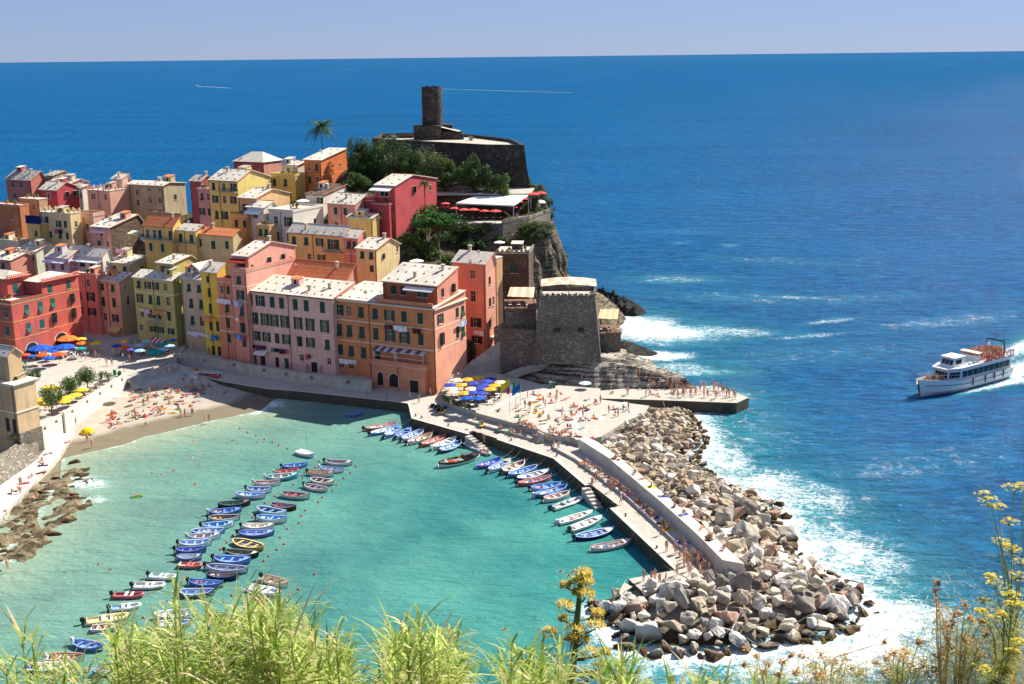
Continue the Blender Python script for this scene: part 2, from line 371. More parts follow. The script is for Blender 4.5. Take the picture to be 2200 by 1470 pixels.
# ---------------------------------------------------------------- sea: one sheet to the horizon
def grow(a, step, lim, k=1.22):
    o = []; x = a; s_ = step
    while abs(x - a) < lim: s_ *= k; x += s_; o.append(x)
    return o
def sea_mat():
    t = NT('sea_water', 0.10, 0.10); t.b.inputs['IOR'].default_value = 1.333
    p = t.pos(); sh = t.attr('shallow'); sa = t.attr('sandy'); fo = t.attr('foam')
    far = t.noise(t.mapv(p, (0.004, 0.013, 1)), 1.0, 4, 0.6); mid = t.noise(t.mapv(p, (0.06, 0.16, 1)), 1.0, 4, 0.6)
    deep = t.mix(t.ramp(far, [(0.35, 0.0), (0.68, 1.0)]), (0.0006, 0.044, 0.132), (0.0012, 0.078, 0.208))
    deep = t.mix(t.math('MULTIPLY', t.ramp(mid, [(0.35, 0.0), (0.7, 1.0)]), 0.5), deep, (0.0010, 0.072, 0.200))
    pat = t.noise(p, 0.045, 4, 0.6)
    rip = t.noise(t.mapv(p, (0.16, 0.55, 1)), 1.0, 5, 0.65, 0.5); rip2 = t.noise(t.mapv(p, (0.5, 1.7, 1)), 1.0, 4, 0.65, 0.4)
    deep = t.mix(t.math('MULTIPLY', t.ramp(rip, [(0.42, 0.0), (0.66, 1.0)]), 0.8), deep, (0.003, 0.140, 0.34))  # bright side of the wave facets painted into the water colour
    deep = t.mix(t.math('MULTIPLY', t.ramp(rip2, [(0.52, 0.0), (0.72, 1.0)]), 0.7), deep, (0.0003, 0.020, 0.070))  # dark side of the facets painted in as well
    teal = t.mix(t.ramp(pat, [(0.36, 0.0), (0.66, 1.0)]), (0.014, 0.155, 0.165), (0.060, 0.255, 0.225))
    c = t.mix(sh, deep, teal); c = t.mix(sa, c, (0.31, 0.36, 0.25))
    fn = t.noise(p, 0.22, 7, 0.68, 1.2); fn2 = t.noise(p, 1.1, 6, 0.7, 1.0)
    fn3 = t.noise(t.mapv(p, (1, 1.6, 1)), 3.2, 4, 0.7, 0.6)
    fs = t.math('ADD', t.math('MULTIPLY', fo, 1.0), t.math('ADD', t.math('MULTIPLY', t.math('SUBTRACT', fn, 0.5), 1.5), t.math('ADD', t.math('MULTIPLY', t.math('SUBTRACT', fn2, 0.5), 1.1), t.math('MULTIPLY', t.math('SUBTRACT', fn3, 0.5), 0.7))))
    cap = t.math('MULTIPLY', t.ramp(t.noise(t.mapv(p, (0.05, 0.11, 1)), 1.0, 3, 0.6), [(0.58, 0.0), (0.74, 0.30)]), t.math('SUBTRACT', 1.0, sh))
    fm = t.math('MULTIPLY', t.math('SUBTRACT', t.math('ADD', fs, cap), 0.46), 2.6, True)
    lv = t.node('ShaderNodeTexNoise'); lv.inputs['Scale'].default_value = .5; lv.inputs['Detail'].default_value = 4; t.link(p, lv.inputs['Vector'])
    ld = t.node('ShaderNodeMix', data_type='VECTOR'); ld.inputs[0].default_value = .5; t.link(t.mapv(p, (.42, .62, 1)), ld.inputs[4]); t.link(t.mix(1.0, lv.outputs['Color'], 5.0, 'MULTIPLY'), ld.inputs[5])
    le = t.voro(ld.outputs[1], 1.6, 'DISTANCE_TO_EDGE')
    lace = t.math('MULTIPLY', t.ramp(le, [(0.02, 1.0), (0.13, 0.0)]), t.ramp(t.math('ADD', fo, t.math('MULTIPLY', t.math('SUBTRACT', fn, .5), 1.2)), [(0.20, 0.0), (0.50, 0.7)]))
    fm = t.math('MAXIMUM', fm, lace)
    c = t.mix(t.math('MULTIPLY', fo, 0.45), c, (0.10, 0.42, 0.46))
    c = t.mix(fm, c, (0.80, 0.83, 0.84)); t.color(c)
    t.link(t.math('ADD', t.math('MULTIPLY', fm, 0.6), 0.09), t.b.inputs['Roughness'])
    # wind ripples: three scales, calmer inside the harbour
    calm = t.math('SUBTRACT', 1.0, t.math('MULTIPLY', sh, 0.58))
    q = t.node('ShaderNodeMapping'); q.inputs['Rotation'].default_value = (0, 0, R(-14)); q.inputs['Scale'].default_value = (0.55, 1.25, 1); t.link(p, q.inputs['Vector'])
    w1 = t.noise(q.outputs[0], 0.13, 3, 0.5, 0.4); w2 = t.noise(q.outputs[0], 0.55, 4, 0.6, 0.5); w3 = t.noise(q.outputs[0], 2.2, 3, 0.6)
    h = t.math('ADD', t.math('MULTIPLY', w1, 1.6), t.math('ADD', t.math('MULTIPLY', w2, 0.75), t.math('MULTIPLY', w3, 0.22)))
    nb = t.bump(t.math('MULTIPLY', h, calm), 0.85, 1.9)
    t.b.inputs['Specular IOR Level'].default_value = 0.0       # body colour of the water; the surface gloss is mixed in below
    gl = t.node('ShaderNodeBsdfGlossy'); gl.inputs['Roughness'].default_value = 0.10; t.link(nb, gl.inputs['Normal'])
    fr = t.node('ShaderNodeFresnel'); fr.inputs['IOR'].default_value = 1.333; t.link(nb, fr.inputs['Normal'])
    mx = t.node('ShaderNodeMixShader'); t.link(t.math('MULTIPLY', t.math('MINIMUM', fr.outputs[0], 0.42), 0.36), mx.inputs[0])
    t.link(t.b.outputs[0], mx.inputs[1]); t.link(gl.outputs[0], mx.inputs[2]); t.link(mx.outputs[0], t.n['Material Output'].inputs[0])
    return t.mat
xs = sorted([x for x in np.arange(-150, 232, 1.35)] + grow(232, 1.35, 60000) + grow(-150, -1.35, 60000))
ys = sorted([y for y in np.arange(92, 430, 1.35)] + grow(430, 1.35, 90000) + [20, -60, -400])
GX, GY = np.meshgrid(np.array(xs), np.array(ys)); PP = np.stack([GX, GY], -1)
d_out = np_dist(PP, ROCK_OUT); in_h = np_poly_in(PP, HARB); d_h = np_dist(PP, HARB, True)
sm = lambda a: np.clip(a, 0, 1) ** 2 * (3 - 2 * np.clip(a, 0, 1))
sdh = np.where(in_h, d_h, -d_h)
shal = sm((sdh + 9) / 16)
sea_side = ~in_h & (GX > -5)
shal = np.maximum(shal, np.where(sea_side, 0.75 * np.exp(-(d_out / 14) ** 1.4), 0))
d_sh = np_dist(PP, SHORE); sandy = np.where(GX < 5, np.maximum(0.92 * np.exp(-(d_sh / 15) ** 1.2), 0.44 * np.exp(-(d_sh / 44) ** 1.6)), 0.0)
foam = np.where(sea_side, 0.92 * np.exp(-(d_out / 3.6) ** 1.15), 0.62 * np.exp(-(d_out / 2.2) ** 1.2))
foam = np.maximum(foam, np.where(sea_side, 0.31 * np.exp(-(d_out / 14.0) ** 2), 0))
foam = np.maximum(foam, np.where(GX < -45, 0.50 * np.exp(-(d_sh / 0.9) ** 2), 0))
def blob(px, py, rx, ry, s_, rot=0, tq=0.5):
    global foam, shal
    c = gz(px, py); dx, dy = GX - c.x, GY - c.y; a = R(rot)
    u, w = dx * math.cos(a) + dy * math.sin(a), -dx * math.sin(a) + dy * math.cos(a)
    e = np.exp(-((u / rx) ** 2 + (w / ry) ** 2) ** 1.3)
    foam = np.maximum(foam, s_ * e); shal = np.maximum(shal, tq * np.exp(-((u / (rx * 1.7)) ** 2 + (w / (ry * 1.7)) ** 2)))
for b_ in [(1380, 705, 11, 17, 1.0, 10), (1330, 690, 6, 14, 1.05), (1440, 715, 14, 11, 0.72, -10), (1540, 712, 16, 7, 0.50, -15, 0.25), (1410, 765, 9, 5, 1.0, 0), (1450, 790, 10, 5, 0.5), (1500, 800, 9, 4, 0.42),
           (1690, 1240, 9, 16, 0.72, -60), (1660, 1050, 9, 16, 0.62, 35), (1780, 1180, 9, 13, 0.68, 30), (1900, 1330, 10, 7, 0.85), (1830, 1400, 12, 7, 0.85), (1700, 1430, 11, 5, 0.70), (1560, 985, 5, 9, 0.7), (1500, 905, 5, 10, 0.6),
           (1720, 640, 14, 2.2, 0.40, -14, 0.1), (1785, 690, 9, 2.4, 0.40, 24, 0.1), (1735, 722, 11, 2.2, 0.39, 14, 0.1), (1520, 525, 16, 1.6, 0.38, -18, 0), (1590, 510, 8, 3, 0.46, 0, 0), (1430, 465, 5, 1.6, 0.45, 0, 0),
           (1650, 560, 26, 9, .16, -16, .05), (1600, 640, 24, 8, .20, -14, .1), (1750, 760, 30, 9, .17, 12, .05), (1850, 640, 26, 8, .15, 12, 0), (1500, 500, 30, 5, .17, -16, 0), (1450, 600, 14, 8, .3, 0, .2), (1560, 850, 10, 6, .34, 0, .2), (2050, 690, 24, 7, .27, 20, 0), (1950, 1000, 20, 9, .2, 20, 0), (575, 866, 3.0, 4.5, 0.80, 40), (560, 880, 2.0, 3.0, 0.8), (500, 1420, 3, 2, 0.1), (180, 1035, 3.5, 6, 0.62, 60), (200, 1075, 3, 2.5, 0.55), (15, 1200, 3, 2, 0.6), (20, 400, 14, 4, 0.72, 0, 0.2), (60, 366, 18, 3, 0.75, 0, 0.1)]:
    blob(*b_)
_fb, _fs = gz(1978, 852), gz(2150, 806)
def trail(a, b, w0, w1, s0, s1, tq=0.4):
    global foam, shal
    A_, B_ = np.array([a.x, a.y]), np.array([b.x, b.y]); ab = B_ - A_; tt = np.clip(((PP - A_) @ ab) / (ab @ ab), 0, 1); q = A_ + tt[..., None] * ab
    d = np.hypot(GX - q[..., 0], GY - q[..., 1]); w = w0 + (w1 - w0) * tt; e = np.exp(-(d / w) ** 2)
    foam = np.maximum(foam, (s0 + (s1 - s0) * tt) * e); shal = np.maximum(shal, tq * np.exp(-(d / (w * 1.8)) ** 2))
_d = (_fs - _fb).normalized(); _n = Vector((-_d.y, _d.x, 0))
trail(_fb + _d * 11 + _n * 4.2, _fs + _n * 5.5, 1.2, 3.2, .55, .95); trail(_fb + _d * 8 - _n * 3.6, _fs - _n * 5.0, .8, 2.2, .5, .8); trail(_fs, _fs + _d * 80, 4.5, 7, 1.0, .7); trail(_fs + _n * 6, _fs + _d * 90 + _n * 26, 2.5, 5, .75, .5); trail(_fs - _n * 6, _fs + _d * 90 - _n * 26, 2.5, 5, .7, .5); trail(_fb + _d * 2 + _n * 1.6, _fb + _d * 12 + _n * 4.5, .7, 1.2, .6, .6)
nx, ny = len(xs), len(ys)
v = np.zeros((ny * nx, 3)); v[:, 0] = GX.ravel(); v[:, 1] = GY.ravel()
idx = np.arange(ny * nx).reshape(ny, nx)
faces = np.stack([idx[:-1, :-1], idx[:-1, 1:], idx[1:, 1:], idx[1:, :-1]], -1).reshape(-1, 4)
me = bpy.data.meshes.new('sea'); me.from_pydata(v.tolist(), [], faces.tolist())
for nm, arr in (('shallow', shal), ('sandy', sandy), ('foam', foam)):
    a = me.attributes.new(nm, 'FLOAT', 'POINT'); a.data.foreach_set('value', arr.ravel().astype(np.float32))
me.materials.append(sea_mat()); me.polygons.foreach_set('use_smooth', [True] * len(me.polygons)); me.update()
struct(O('sea', me))

# ---------------------------------------------------------------- beach
bx, by = np.arange(-112, -36, 0.75), np.arange(196, 285, 0.75)
BX, BY = np.meshgrid(bx, by); BP = np.stack([BX, BY], -1)
land = np_poly_in(BP, SHORE + [(-30, 300), (-200, 300), (-200, 180)])
ds = np_dist(BP, SHORE); sd = np.where(land, ds, -ds)
def beach_z(x, y):
    P = np.array([[x, y]]); l = np_poly_in(P, SHORE + [(-30, 300), (-200, 300), (-200, 180)])[0]; d = np_dist(P, SHORE)[0]
    s_ = d if l else -d
    return max(-1.5, min(1.75, 0.02 + s_ * 0.075))
BZ = np.clip(0.02 + sd * 0.075, -1.5, 1.75) + 0.05 * np.sin(BX * 1.1 + np.sin(BY)) * (sd > 3)
keep = (sd > -12)
idx = np.arange(BX.size).reshape(BX.shape)
fk = [f for f, k in zip(np.stack([idx[:-1, :-1], idx[:-1, 1:], idx[1:, 1:], idx[1:, :-1]], -1).reshape(-1, 4).tolist(), (keep[:-1, :-1] & keep[1:, 1:]).ravel()) if k]
me = bpy.data.meshes.new('beach'); me.from_pydata(np.stack([BX.ravel(), BY.ravel(), BZ.ravel()], -1).tolist(), [], fk)
a = me.attributes.new('wet', 'FLOAT', 'POINT'); a.data.foreach_set('value', np.clip(1.25 - sd / 9.0, 0, 1).ravel().astype(np.float32))
me.materials.append(M_SAND); me.polygons.foreach_set('use_smooth', [True] * len(me.polygons)); me.update()
struct(O('beach', me))

# ---------------------------------------------------------------- headland terrain
ZT, ZQ, ZL, ZP, ZW, ZS = 3.7, 2.0, 2.5, 3.6, 4.5, 4.0      # terrace, quay, ledge, sun terrace, breakwater wall, square
FRONT = W2([(-300, 745), (0, 725), (175, 708), (300, 708), (392, 718), (460, 738), (540, 764), (722, 795), (930, 826), (1000, 790), (1062, 768), (1150, 760), (1290, 745)], ZT)
TC = [(-19, 255, 5), (-40, 262, 5), (-62, 272, 6), (-90, 293, 6), (-110, 296, 6), (-150, 290, 8), (-46, 283, 18), (-60, 286, 17), (-80, 300, 15), (-110, 305, 13), (-35, 303, 27), (-28, 298, 26), (-20, 290, 22), (-8, 275, 14), (-4, 285, 19),
      (-15, 320, 30), (0, 318, 30), (6, 322, 29), (-32, 331, 39), (-42, 331, 41), (-24, 331, 39), (-14, 330, 38), (-5, 329, 36), (-30, 322, 34), (-48, 325, 37), (-60, 322, 34), (-75, 312, 27), (-95, 325, 26), (-120, 322, 23), (-112, 300, 12), (-90, 288, 9), (-70, 290, 15), (-130, 310, 16), (-150, 330, 22),
      (-130, 345, 26), (-90, 345, 28), (-60, 345, 36), (-46, 342, 43.5), (-52, 338, 41), (-25, 347, 37), (-5, 345, 37), (4, 345, 36), (-20, 362, 34), (-45, 368, 36), (7, 332, 33), (7, 345, 34), (7, 358, 30), (7.5, 312, 28), (5.5, 302, 21), (4, 292, 14), (3, 280, 9), (5, 268, 8), (3, 258, 8), (10, 258, 8), (-5, 262, 9),
      (23, 262, -3), (12, 276, -4), (10, 288, -5), (10.5, 296, -5), (10, 305, -5), (11.5, 320, -5), (12, 335, -5), (13, 350, -5), (24, 368, -5), (10, 385, -6), (-20, 388, -6), (-60, 390, -6), (-100, 376, -6), (-140, 372, -6), (-180, 372, -6), (-170, 300, 16), (-190, 340, 15), (30, 300, -6), (34, 345, -6), (24, 250, -4), (40, 250, -7), (40, 270, -7), (42, 290, -7), (44, 310, -7), (44, 330, -7), (44, 360, -7), (44, 385, -7), (20, 400, -7)]
TCx = np.array([(a, b) for a, b, c in TC], float); TCz = np.array([c for a, b, c in TC], float)
def terr_np(P):
    d2 = ((P[..., None, :] - TCx) ** 2).sum(-1) + 4.0
    w = d2 ** -2.0
    return (w * TCz).sum(-1) / w.sum(-1)
FP = FRONT + [(60, 235), (60, 420), (-260, 420), (-260, 290)]
def terr(x, y): return float(terr_np(np.array([[x, y]], float))[0])
tx, ty = np.concatenate([np.arange(-215, -4, 1.4), np.arange(-4, 34, .6), np.arange(34, 46, 1.5)]), np.arange(236, 402, 1.2)
TX, TY = np.meshgrid(tx, ty); TP = np.stack([TX, TY], -1); TZ = np.zeros(TX.shape)
for j in range(TX.shape[0]): TZ[j] = terr_np(TP[j])
inF = np_poly_in(TP, FP); dF = np_dist(TP, FRONT)
TZ = np.where(inF, TZ, -4)
gx_, gy_ = np.gradient(TZ, ty, tx); steep = np.clip((np.hypot(gx_, gy_) - .8) / 1.0, 0, 1)
nz = np.array([[noise.fractal(Vector((x * 0.13, y * 0.13, 0)), 1.0, 2.1, 5) for x in tx] for y in ty])
TZ = TZ + nz * (0.4 + 4.5 * steep) * inF
idx = np.arange(TX.size).reshape(TX.shape); kp = inF[:-1, :-1] & inF[1:, 1:] & ((TZ[:-1, :-1] > -3.5) | (TZ[1:, 1:] > -3.5))
fa = np.stack([idx[:-1, :-1], idx[:-1, 1:], idx[1:, 1:], idx[1:, :-1]], -1).reshape(-1, 4)
fk = fa[kp.ravel()].tolist()
HX = TX + steep * np.array([[1.7 * noise.fractal(Vector((0, y * 0.2, TZ[j, i] * 0.2)), 1, 2, 5) for i, x in enumerate(tx)] for j, y in enumerate(ty)])
me = bpy.data.meshes.new('headland'); me.from_pydata(np.stack([HX.ravel(), TY.ravel(), TZ.ravel()], -1).tolist(), [], fk)
me.materials.append(M_CLIFF); me.materials.append(M_SOIL)
stv = steep[:-1, :-1].ravel()[kp.ravel()]; hz = TZ[:-1, :-1].ravel()[kp.ravel()]
me.polygons.foreach_set('material_index', [0 if (s_ > 0.25 or h < 9) else 1 for s_, h in zip(stv, hz)]); me.update()
struct(O('headland', me))

# ---------------------------------------------------------------- quays, terraces and walls
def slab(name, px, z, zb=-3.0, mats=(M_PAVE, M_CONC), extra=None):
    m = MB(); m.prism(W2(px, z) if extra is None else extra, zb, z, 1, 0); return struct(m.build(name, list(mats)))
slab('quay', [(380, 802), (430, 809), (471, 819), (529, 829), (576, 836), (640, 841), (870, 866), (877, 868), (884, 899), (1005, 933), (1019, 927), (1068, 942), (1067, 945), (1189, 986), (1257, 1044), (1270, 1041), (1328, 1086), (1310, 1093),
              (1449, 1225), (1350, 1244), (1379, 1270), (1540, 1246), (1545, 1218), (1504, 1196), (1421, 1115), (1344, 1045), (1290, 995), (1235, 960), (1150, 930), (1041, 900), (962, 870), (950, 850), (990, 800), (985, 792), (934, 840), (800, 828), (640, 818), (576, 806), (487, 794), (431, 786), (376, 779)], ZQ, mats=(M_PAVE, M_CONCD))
edge = W2([(471, 819), (529, 829), (576, 836), (640, 841), (870, 866), (877, 868), (884, 899), (1005, 933)], ZQ)
def strip(name, line, w, z0, z1, mats, closed=False):       # kerb / coping along a polyline, w to its left
    m = MB()
    for (x1, y1), (x2, y2) in zip(line[:-1], line[1:]):
        d = Vector((x2 - x1, y2 - y1)); L = d.length
        if L < 0.05: continue
        n = Vector((-d.y, d.x)) / L
        m.prism([(x1, y1), (x2, y2), (x2 + n.x * w, y2 + n.y * w), (x1 + n.x * w, y1 + n.y * w)], z0, z1)
    return m.build(name, mats)
k = struct(strip('quay_coping', edge, 0.5, ZQ + 0.004, ZQ + 0.03, M_CONC2))
k = struct(strip('pier_coping', W2([(1067, 945), (1189, 986), (1257, 1044)], ZQ) , 0.55, ZQ + 0.004, ZQ + 0.10, M_CONC2))
k = struct(strip('breakwater_coping', W2([(1310, 1093), (1449, 1225)], ZQ), 0.7, ZQ + 0.004, ZQ + 0.12, M_CONC2))
slab('sitting_ledge', [(956, 889), (1041, 914), (1150, 944), (1162, 948), (1170, 938), (1150, 930), (1041, 898), (962, 872)], ZL, 1.9, (M_PAVE, M_CONC))
slab('breakwater_ledge', [(1187, 960), (1235, 985), (1280, 1018), (1344, 1065), (1421, 1135), (1504, 1212), (1530, 1212), (1440, 1120), (1360, 1048), (1290, 992), (1243, 962), (1190, 946)], ZL, 1.9, (M_PAVE, M_CONC))
slab('sun_terrace', [(968, 867), (1027, 888), (1112, 911), (1150, 922), (1160, 925), (1176, 931), (1233, 943), (1250, 948), (1292, 938), (1345, 905), (1385, 888), (1395, 872), (1287, 858), (1290, 835), (1160, 825), (1085, 805), (1040, 795), (985, 796), (953, 850)], ZP, -3, (M_PAVE, M_CONC))
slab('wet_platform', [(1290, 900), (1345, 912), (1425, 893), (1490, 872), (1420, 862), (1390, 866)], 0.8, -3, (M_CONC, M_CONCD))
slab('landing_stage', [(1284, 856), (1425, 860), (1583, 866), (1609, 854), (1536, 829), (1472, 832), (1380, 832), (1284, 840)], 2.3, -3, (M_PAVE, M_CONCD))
slab('breakwater_wall', [(1243, 943), (1305, 982), (1420, 1078), (1500, 1150), (1552, 1203), (1600, 1212), (1504, 1126), (1408, 1046), (1332, 984), (1285, 950), (1262, 940)], ZW, -2, (M_CONC2, M_CONC2))
slab('end_parapet', [(1379, 1262), (1385, 1272), (1545, 1238), (1536, 1226)], 2.6, 1.9, (M_CONC2, M_CONC2))
# patterned bands in the sun terrace paving
def ribbon(name, px, z, w, mat):
    pts = [gz(a, b, z) for a, b in px]; m = MB(); L_ = []; R_ = []
    for i, p in enumerate(pts):
        t_ = (pts[min(i + 1, len(pts) - 1)] - pts[max(0, i - 1)]).normalized(); n = Vector((-t_.y, t_.x, 0)) * w / 2
        L_.append(p + n); R_.append(p - n)
    for i in range(len(pts) - 1): m.quad(R_[i], R_[i + 1], L_[i + 1], L_[i])
    return struct(m.build(name, mat))
for px in ([(1176, 928), (1166, 905), (1170, 885), (1184, 868), (1160, 852)], [(1236, 930), (1236, 905), (1246, 885), (1268, 868), (1276, 862)], [(1290, 905), (1292, 893), (1310, 884), (1330, 872), (1345, 864)], [(1050, 885), (1110, 850), (1160, 833)], [(1110, 905), (1120, 870), (1180, 838)]):
    ribbon('pale_paving_band', px, ZP + 0.004, 0.9, M_CONC2)
m = MB(); c = gz(1152, 868, ZP); n = 24
for r0, r1 in ((1.2, 1.6), (2.3, 2.9)):
    for k in range(n):
        a0, a1 = 2 * math.pi * k / n, 2 * math.pi * (k + 1) / n
        m.quad(*[(c.x + r * math.cos(a), c.y + r * math.sin(a), ZP + 0.008) for r, a in ((r0, a0), (r1, a0), (r1, a1), (r0, a1))])
struct(m.build('paving_rose', M_CONC2))
# main square by the church and the slipway down to the sand
slab('square', [(60, 935), (136, 895), (272, 808), (330, 790), (378, 772), (400, 745), (392, 735), (300, 718), (250, 700), (175, 715), (20, 755), (-120, 790), (-160, 900)], ZS, -1, (M_PAVE, M_CONC2))
sp = [gz(272, 810, 4.0), gz(376, 779, 3.9), gz(500, 828, 1.0), gz(290, 850, 1.0)]
m = MB(); m.quad(sp[3], sp[2], sp[1], sp[0]); m.quad(sp[3] - Vector((0, 0, 2)), sp[2] - Vector((0, 0, 2)), sp[2], sp[3])
struct(m.build('slipway', M_CONC))
slab('shore_walkway', [(79, 986), (112, 948), (150, 925), (163, 930), (110, 1000), (62, 1048), (0, 1115), (-80, 1190), (-80, 1060)], 1.0, -2, (M_CONC2, M_CONC))
slab('harbour_terrace', [(373, 763), (464, 773), (544, 787), (640, 804), (700, 811), (800, 823), (800, 790), (640, 770), (544, 760), (460, 735), (392, 722)], ZT, 0, (M_PAVE, M_CONC))
def holed_wall(name, label, line, z0, z1, th, step, hw, hz0, hz1, mat, cap=0.12):
    m = MB(); hm = MB(); par = thing(name, label, 'wall', (line[0][0], line[0][1], z0)); inv = Vector((line[0][0], line[0][1], z0))
    def seg(a, b, za, zb, t_=th, mt=0):
        a, b = Vector(a), Vector(b); d = b - a; L = d.length
        if L < 1e-3 or zb - za < 1e-3: return
        n = Vector((-d.y, d.x)) / L * t_ / 2
        m.prism([((a - n).x - inv.x, (a - n).y - inv.y), ((b - n).x - inv.x, (b - n).y - inv.y), ((b + n).x - inv.x, (b + n).y - inv.y), ((a + n).x - inv.x, (a + n).y - inv.y)], za - inv.z, zb - inv.z, mt)
    for a, b in zip(line[:-1], line[1:]):
        a, b = Vector(a), Vector(b); L = (b - a).length; d = (b - a) / L; nh = int(L / step)
        seg(a, b, z0, hz0); seg(a, b, hz1, z1)
        cur = 0
        for i in range(nh):
            c = (i + 0.5) * L / nh
            seg(a + d * cur, a + d * (c - hw / 2), hz0, hz1); cur = c + hw / 2
        seg(a + d * cur, b, hz0, hz1)
        if cap: seg(a - d * 0.1, b + d * 0.1, z1 + 0.002, z1 + cap, th + 0.16, 0)
    m.build('masonry', mat, par); return par
holed_wall('terrace_wall', 'grey harbour terrace wall with square openings below the tall house fronts', W2([(373, 761), (464, 771), (544, 785), (640, 802), (700, 809), (798, 820)], 4.6), 1.5, 4.6, 0.35, 6.0, 0.95, 3.6, 4.3, M_CONC)
holed_wall('beach_wall', 'whitewashed wall with square openings between the square and the beach', W2([(136, 887), (200, 846), (271, 802)], 5.0), 0.5, 5.0, 0.4, 4.6, 1.0, 3.85, 4.6, M_WHITEW)
holed_wall('beach_wall', 'white wall with square openings running below the church buttress', W2([(81, 920), (130, 891)], 5.0), 0.2, 5.0, 0.4, 4.0, 1.0, 3.85, 4.6, M_WHITEW)

M_REEF = rock_mat('weedy_reef', (0.07, 0.055, 0.03), (0.30, 0.24, 0.15), (0.15, 0.125, 0.06), 2.0, 0.5)
# ---------------------------------------------------------------- boulders
def hull_mesh(name, seed, mats, sx=1, sy=1, sz=1, npts=16, sub=1, nz_=0.10):
    r = random.Random(seed); bm = bmesh.new()
    for _ in range(npts):
        p = Vector((r.gauss(0, 1), r.gauss(0, 1), r.gauss(0, 1))).normalized()
        q = max(abs(p.x), abs(p.y), abs(p.z)); p = p * (0.62 + 0.38 / q * 0.62) * r.uniform(0.86, 1.06)
        bm.verts.new((p.x * sx, p.y * sy, p.z * sz))
    res = bmesh.ops.convex_hull(bm, input=bm.verts)
    bmesh.ops.delete(bm, geom=[g for g in res['geom_interior'] if isinstance(g, bmesh.types.BMVert)], context='VERTS')
    bmesh.ops.triangulate(bm, faces=bm.faces)
    if sub:
        bmesh.ops.bevel(bm, geom=list(bm.edges), offset=0.065, segments=1, affect='EDGES')
        bmesh.ops.triangulate(bm, faces=bm.faces)
        bmesh.ops.subdivide_edges(bm, edges=[e for e in bm.edges if e.calc_length() > .35], cuts=1, use_grid_fill=True)
        bmesh.ops.triangulate(bm, faces=bm.faces)
        for vv in bm.verts: vv.co += vv.co.normalized() * nz_ * 1.6 * noise.fractal(vv.co * 2.0 + Vector((seed, 0, 0)), 1, 2, 3)
    me = bpy.data.meshes.new(name); bm.to_mesh(me); bm.free()
    for m_ in mats: me.materials.append(m_)
    return me
BM = [hull_mesh('boulder', 100 + i, [M_BOULD[0]], 1.0, rnd.uniform(0.62, 0.95), rnd.uniform(0.5, 0.78), rnd.choice([9, 10, 12, 13])) for i in range(16)]
def rock_h(P):
    d = np_dist(P, ROCK_OUT); di = np_dist(P, ROCK_IN)
    return np.clip(d * 0.42, 0, 3.6) * np.where(di < 4, 0.85, 1.0) - 0.25
mn, mx_ = np.min(ROCK_POLY, 0), np.max(ROCK_POLY, 0)
rg = random.Random(21); pts = []
for _ in range(22000):
    p = (rg.uniform(mn[0], mx_[0]), rg.uniform(mn[1], mx_[1])); s_ = rg.choice([0.75, 0.9, 1.05, 1.2, 1.4, 1.7, 2.1])
    if not in_poly(p[0], p[1], ROCK_POLY): continue
    s_ *= .88 if p[1] > 175 else 1.2
    if all((p[0] - q[0]) ** 2 + (p[1] - q[1]) ** 2 > (0.58 * (s_ + q[2])) ** 2 for q in pts): pts.append((p[0], p[1], s_))
hs = rock_h(np.array([(p[0], p[1]) for p in pts]))
br = thing('rock_breakwater', 'long breakwater mound of large pale boulders along the outside of the harbour wall', 'breakwater', (pts[0][0], pts[0][1], 0))
vis = sorted(range(len(pts)), key=lambda i: -pts[i][2] / math.hypot(pts[i][0], pts[i][1]))
rest = MB()
for rank, i in enumerate(vis):
    x, y, s_ = pts[i]; z = hs[i] + rg.uniform(-0.15, 0.35)
    mm = Matrix.Translation((x - br.location.x, y - br.location.y, z)) @ Matrix.Rotation(rg.uniform(0, 6.28), 4, 'Z') @ Matrix.Rotation(rg.uniform(-0.5, 0.5), 4, 'X') @ Matrix.Rotation(rg.uniform(-0.4, 0.4), 4, 'Y') @ Matrix.Scale(s_ * 1.12, 4)
    me = BM[rg.randrange(16)]
    if rank < 300:
        o = O('boulder', me, br, mx=mm)
        paint(o, M_BOULD[rg.choices(range(6), [5, 3, 2.4, 2, 1.2, 6])[0]])
    else:
        rest.add([mm @ vv.co for vv in me.vertices], [tuple(p.vertices) for p in me.polygons])
if rest.v: rest.build('loose_rock', M_BOULD[1], br)['kind'] = 'stuff'
core = MB(); g = 1.6
cxs = np.arange(mn[0], mx_[0], g); cys = np.arange(mn[1], mx_[1], g)
CXm, CYm = np.meshgrid(cxs, cys); CP = np.stack([CXm, CYm], -1); ok = np_poly_in(CP, ROCK_POLY); CZ = rock_h(CP) - 0.95
for j in range(len(cys) - 1):
    for i in range(len(cxs) - 1):
        if ok[j, i] or ok[j + 1, i + 1]:
            core.quad(*[(CXm[b, a_] - br.location.x, CYm[b, a_] - br.location.y, CZ[b, a_]) for b, a_ in ((j, i), (j, i + 1), (j + 1, i + 1), (j + 1, i))])
core.build('rubble_core', M_BOULD[4], br)['kind'] = 'stuff'
